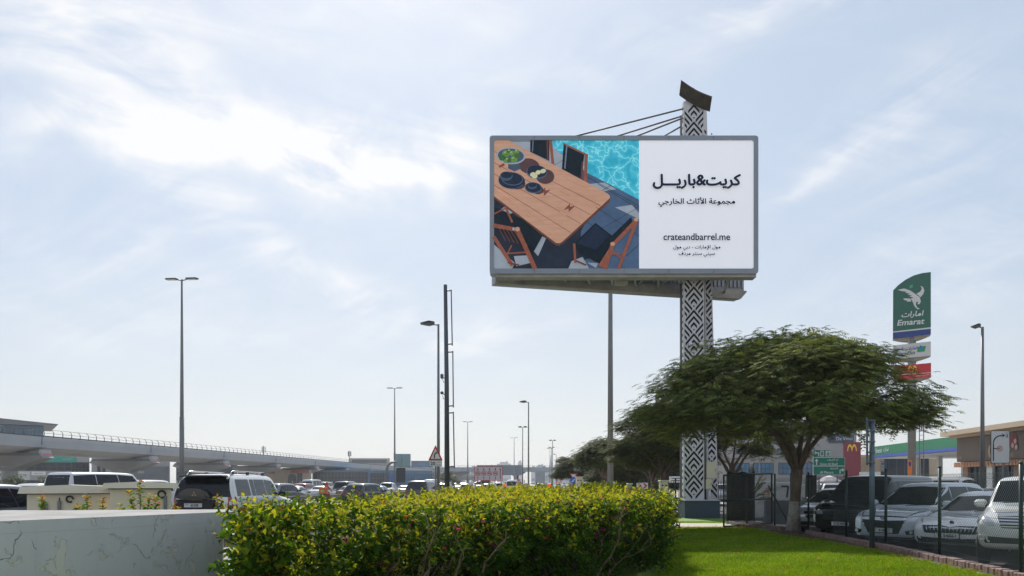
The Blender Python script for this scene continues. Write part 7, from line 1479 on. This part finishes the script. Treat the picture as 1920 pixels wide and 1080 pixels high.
for i, (x, y) in enumerate(((sx(1843), 4.9), (sx(1855), 4.95), (sx(1845), 4.4), (sx(1857), 4.5), (sx(1851), 4.65))): b.disc(x, y, .34, .40, frs_, .03+.004*i, mm('motif_red', (.28, .03, .03), .6), 7); b.disc(x+.15, y-.25, .2, .2, frs_, .05+.004*i, mm('motif_pale', (.55, .42, .36), .6), 6)
b.build('fascia', t)
b = MB(); b.prism([(-.9, 5.62), (LS, 5.62), (LS, 6.0), (-.9, 6.0)], -1.5, 1.0, tan, frs_); b.prism([(-.4, 5.424), (LS, 5.424), (LS, 5.62), (-.4, 5.62)], -1.2, .45, tan, frs_); b.build('cornice', t)
for k in range(8): b = MB(); b.prism([(.6+k*4.1, -.1), (1.5+k*4.1, -.1), (1.5+k*4.1, 3.0), (.6+k*4.1, 3.0)], -.6, -.2, white if k % 2 else mm('shop_brick', (.36, .22, .15), .85, var=.2, vs=4), frs_); b.build('pillar', t)
for k in range(7):
    b = MB(); x0 = 1.55+k*4.1; b.prism([(x0, 0), (x0+3.1, 0), (x0+3.1, 2.9), (x0, 2.9)], -.6, -.45, dglass, frs_); [b.prism([(x0+q-.04, 0), (x0+q+.04, 0), (x0+q+.04, 2.9), (x0+q-.04, 2.9)], -.45, -.38, frame_m, frs_) for q in (.05, 1.05, 2.05, 3.05)]; b.build('shop_window', t)
b = MB(); [b.prism([(.0+q*.25, 2.95), (.22+q*.25, 2.95), (.22+q*.25, 3.34), (.0+q*.25, 3.34)], -.5, .25+.02*(q % 2), mm('awning_orange', (.40, .20, .11), .8), frs_) for q in range(60)]; b.build('awning', t)
# petrol station canopy
t = empty('fuel_canopy', 'petrol station canopy with green fascia and blue strip', 'canopy', RD(112, 38)); 
frc = (Vector((0, 0, 0)), -rs, FZ); L_ = 27
b = MB(); b.prism([(0, 5.35), (L_, 5.35), (L_, 6.55), (-.9, 6.55)], -17, 0, mm('canopy_green', (.02, .20, .09), .5, var=.05), frc); b.text('Emarat', frc, 1.6, 5.95, 0, W_, width=2.2, height=.6, lift=.03, bold=.02); b.text('امارات', frc, 4.2, 5.95, 0, W_, width=1.8, height=.7, lift=.03, bold=.02); b.build('fascia', t)
b = MB(); b.prism([(0, 5.0), (L_+.1, 5.0), (L_+.1, 5.33), (0, 5.33)], -17, .35, mm('canopy_blue', (.05, .10, .42), .45), frc); b.build('blue_strip', t); b = MB(); b.prism([(.3, 4.9), (L_-.2, 4.9), (L_-.2, 4.99), (.3, 4.99)], -16.8, -.2, offw, frc); b.build('soffit', t)
for k in range(4):
    for w_ in (-4, -13): b = MB(); p = -rs*(4+k*6.5)-lf*(-w_) if False else -rs*(4+k*6.5)+rn*(-w_); b.box((p.x, p.y, 2.4), (.5, .5, 5.0), offw); b.build('column', t)
for k in range(3):
    c_ = RD(112-5-k*7.5, 42.5); q = empty('fuel_pump', ['white fuel pump farthest under the canopy', 'white fuel pump in the middle under the canopy', 'white fuel pump nearest under the canopy'][k], 'fuel pump', c_, -ROAD); b = MB(); b.box((0, 0, 1.0), (1.0, 2.2, 1.9), offw, bev=.06); b.build('body', q); b = MB(); b.box((-.51, 0, 1.35), (.04, .8, .4), dglass); b.build('display', q); b = MB(); b.tube([(-.5, .9, 1.3), (-.75, .9, .9), (-.7, .9, .3), (-.5, .9, .5)], .04, black, n=6); b.build('hose', q)
facade('station_shop', 'dark fronted station shop with a vertical drive through sign under the canopy', 1606, 1760, 852, 128, tan, [('glass', 1652, 1740, 855, 892, 6, 1, dglass), ('panel', 1652, 1663, 855, 886, navy, [], 'drive_sign'), ('panel', 1606, 1640, 857, 890, mm('buff_tile', (.45, .33, .2), .8, var=.15, vs=2), [], 'tile_panel')], depth=10)
o = bpy.data.objects['drive_sign']; c0 = o.parent.location; e = MB(); e.text('DRIVE THRU', ((X(1657.5, 128)-c0.x, -.2, Z(870, 128)-c0.z), (0, 0, 1), (-1, 0, 0)), 0, 0, 0, W_, width=2.3, height=.5, lift=.02); e.build('lettering', o.parent)
# red restaurant block, blade wall with arches
facade('restaurant_block', 'dark red restaurant wall with a small yellow arches logo', 1581, 1614, 829, 122, mm('maroon', (.20, .018, .035), .5, var=.05), [('panel', 1611, 1650, 885, 891, offw, [], 'canopy_edge')], depth=5)
o = [q for q in bpy.data.objects if q.name.startswith('restaurant_block')][0]; e = MB(); arches(e, 0, 0, 2.0/1.1*.66, ((X(1597.5, 122)-o.location.x, -.05, Z(846, 122)+.1), (1, 0, 0), (0, 0, 1)), .02, yellow_m); e.build('arches_logo', o)
# pale office block behind the tree
cg = mm('office_cladding', (.33, .32, .31), .8, var=.06, vs=.3)
feats = [('glass', 1366, 1404, 868, 889, 5, 2, glass_b), ('glass', 1412, 1450, 868, 889, 5, 2, glass_b), ('glass', 1460, 1492, 868, 889, 4, 2, glass_b), ('glass', 1505, 1536, 868, 889, 4, 2, glass_b), ('panel', 1552, 1597, 817, 832, mm('slate_blue_sign', (.055, .075, .12), .5), [('Da Vinci', 1580, 824.5, 29, offw), ('by', 1556, 824.5, 5, offw)], 'shop_sign'), ('panel', 1340, 1600, 858.5, 861, mm('string_course', (.26, .25, .24), .8), [], 'string_course'), ('panel', 1342, 1364, 855, 867, mm('tan_panel', (.24, .21, .18), .8), [], 'cladding_panel')]
for x in (1384, 1412, 1435, 1458, 1482, 1512): feats.append(('glass', x, x+14, 841, 851, 2, 1, glass_b))
facade('office_block', 'pale grey office block with square blue windows behind the umbrella tree', 1330, 1602, 790, 135, cg, feats, depth=20)
# cafe umbrellas
for px, d, lb in ((1555, 64, 'left white cafe umbrella below the green direction sign'), (1612, 68, 'middle pale cafe umbrella before the maroon wall'), (1632, 63, 'right pale cafe umbrella behind the black van roof')):
    t = empty('cafe_umbrella', lb, 'umbrella', (X(px, d), d, -.05)); h = Z(892, d)+.05; b = MB(); b.tube([(0, 0, 0), (0, 0, h)], .03, grey_m, n=6); b.build('pole', t); b = MB(); b.lathe([(1.05, h-.55), (1.05, h-.45), (.5, h-.12), (.02, h+.02)], mm('umbrella_white', (.58, .54, .56), .8, var=.2, vs=3), n=8, smooth=False); b.build('canopy', t)
t = empty('small_red_sign', 'small dark red sign board under the green direction sign', 'sign', (X(1553, 70), 70, 0)); b = MB(); b.box((0, 0, Z(900, 70)), (.5, .06, .6), mm('maroon', (.2, .02, .03))); arches(b, 0, 0, .3, ((0, -.03, Z(902, 70)), (1, 0, 0), (0, 0, 1)), .008, yellow_m); b.build('board', t); b = MB(); b.tube([(0, .05, 0), (0, .05, 1.7)], .03, grey_m); b.build('post', t)
# ------------------------------------------------------------------ air
hb = MB(); hb.box((0, 860, 29.5), (2600, 1900, 62), white); ho = hb.build('haze'); ho.data.materials.clear()
hm = bpy.data.materials.new('haze_air'); hm.use_nodes = True; nt = hm.node_tree; nt.nodes.clear(); ou_ = nt.nodes.new('ShaderNodeOutputMaterial'); pv = nt.nodes.new('ShaderNodeVolumePrincipled'); pv.inputs['Density'].default_value = HAZE; pv.inputs['Color'].default_value = (.86, .92, 1, 1); pv.inputs['Anisotropy'].default_value = .35
nt.links.new(pv.outputs[0], ou_.inputs['Volume']); ho.data.materials.append(hm); tag(ho, kind='stuff')
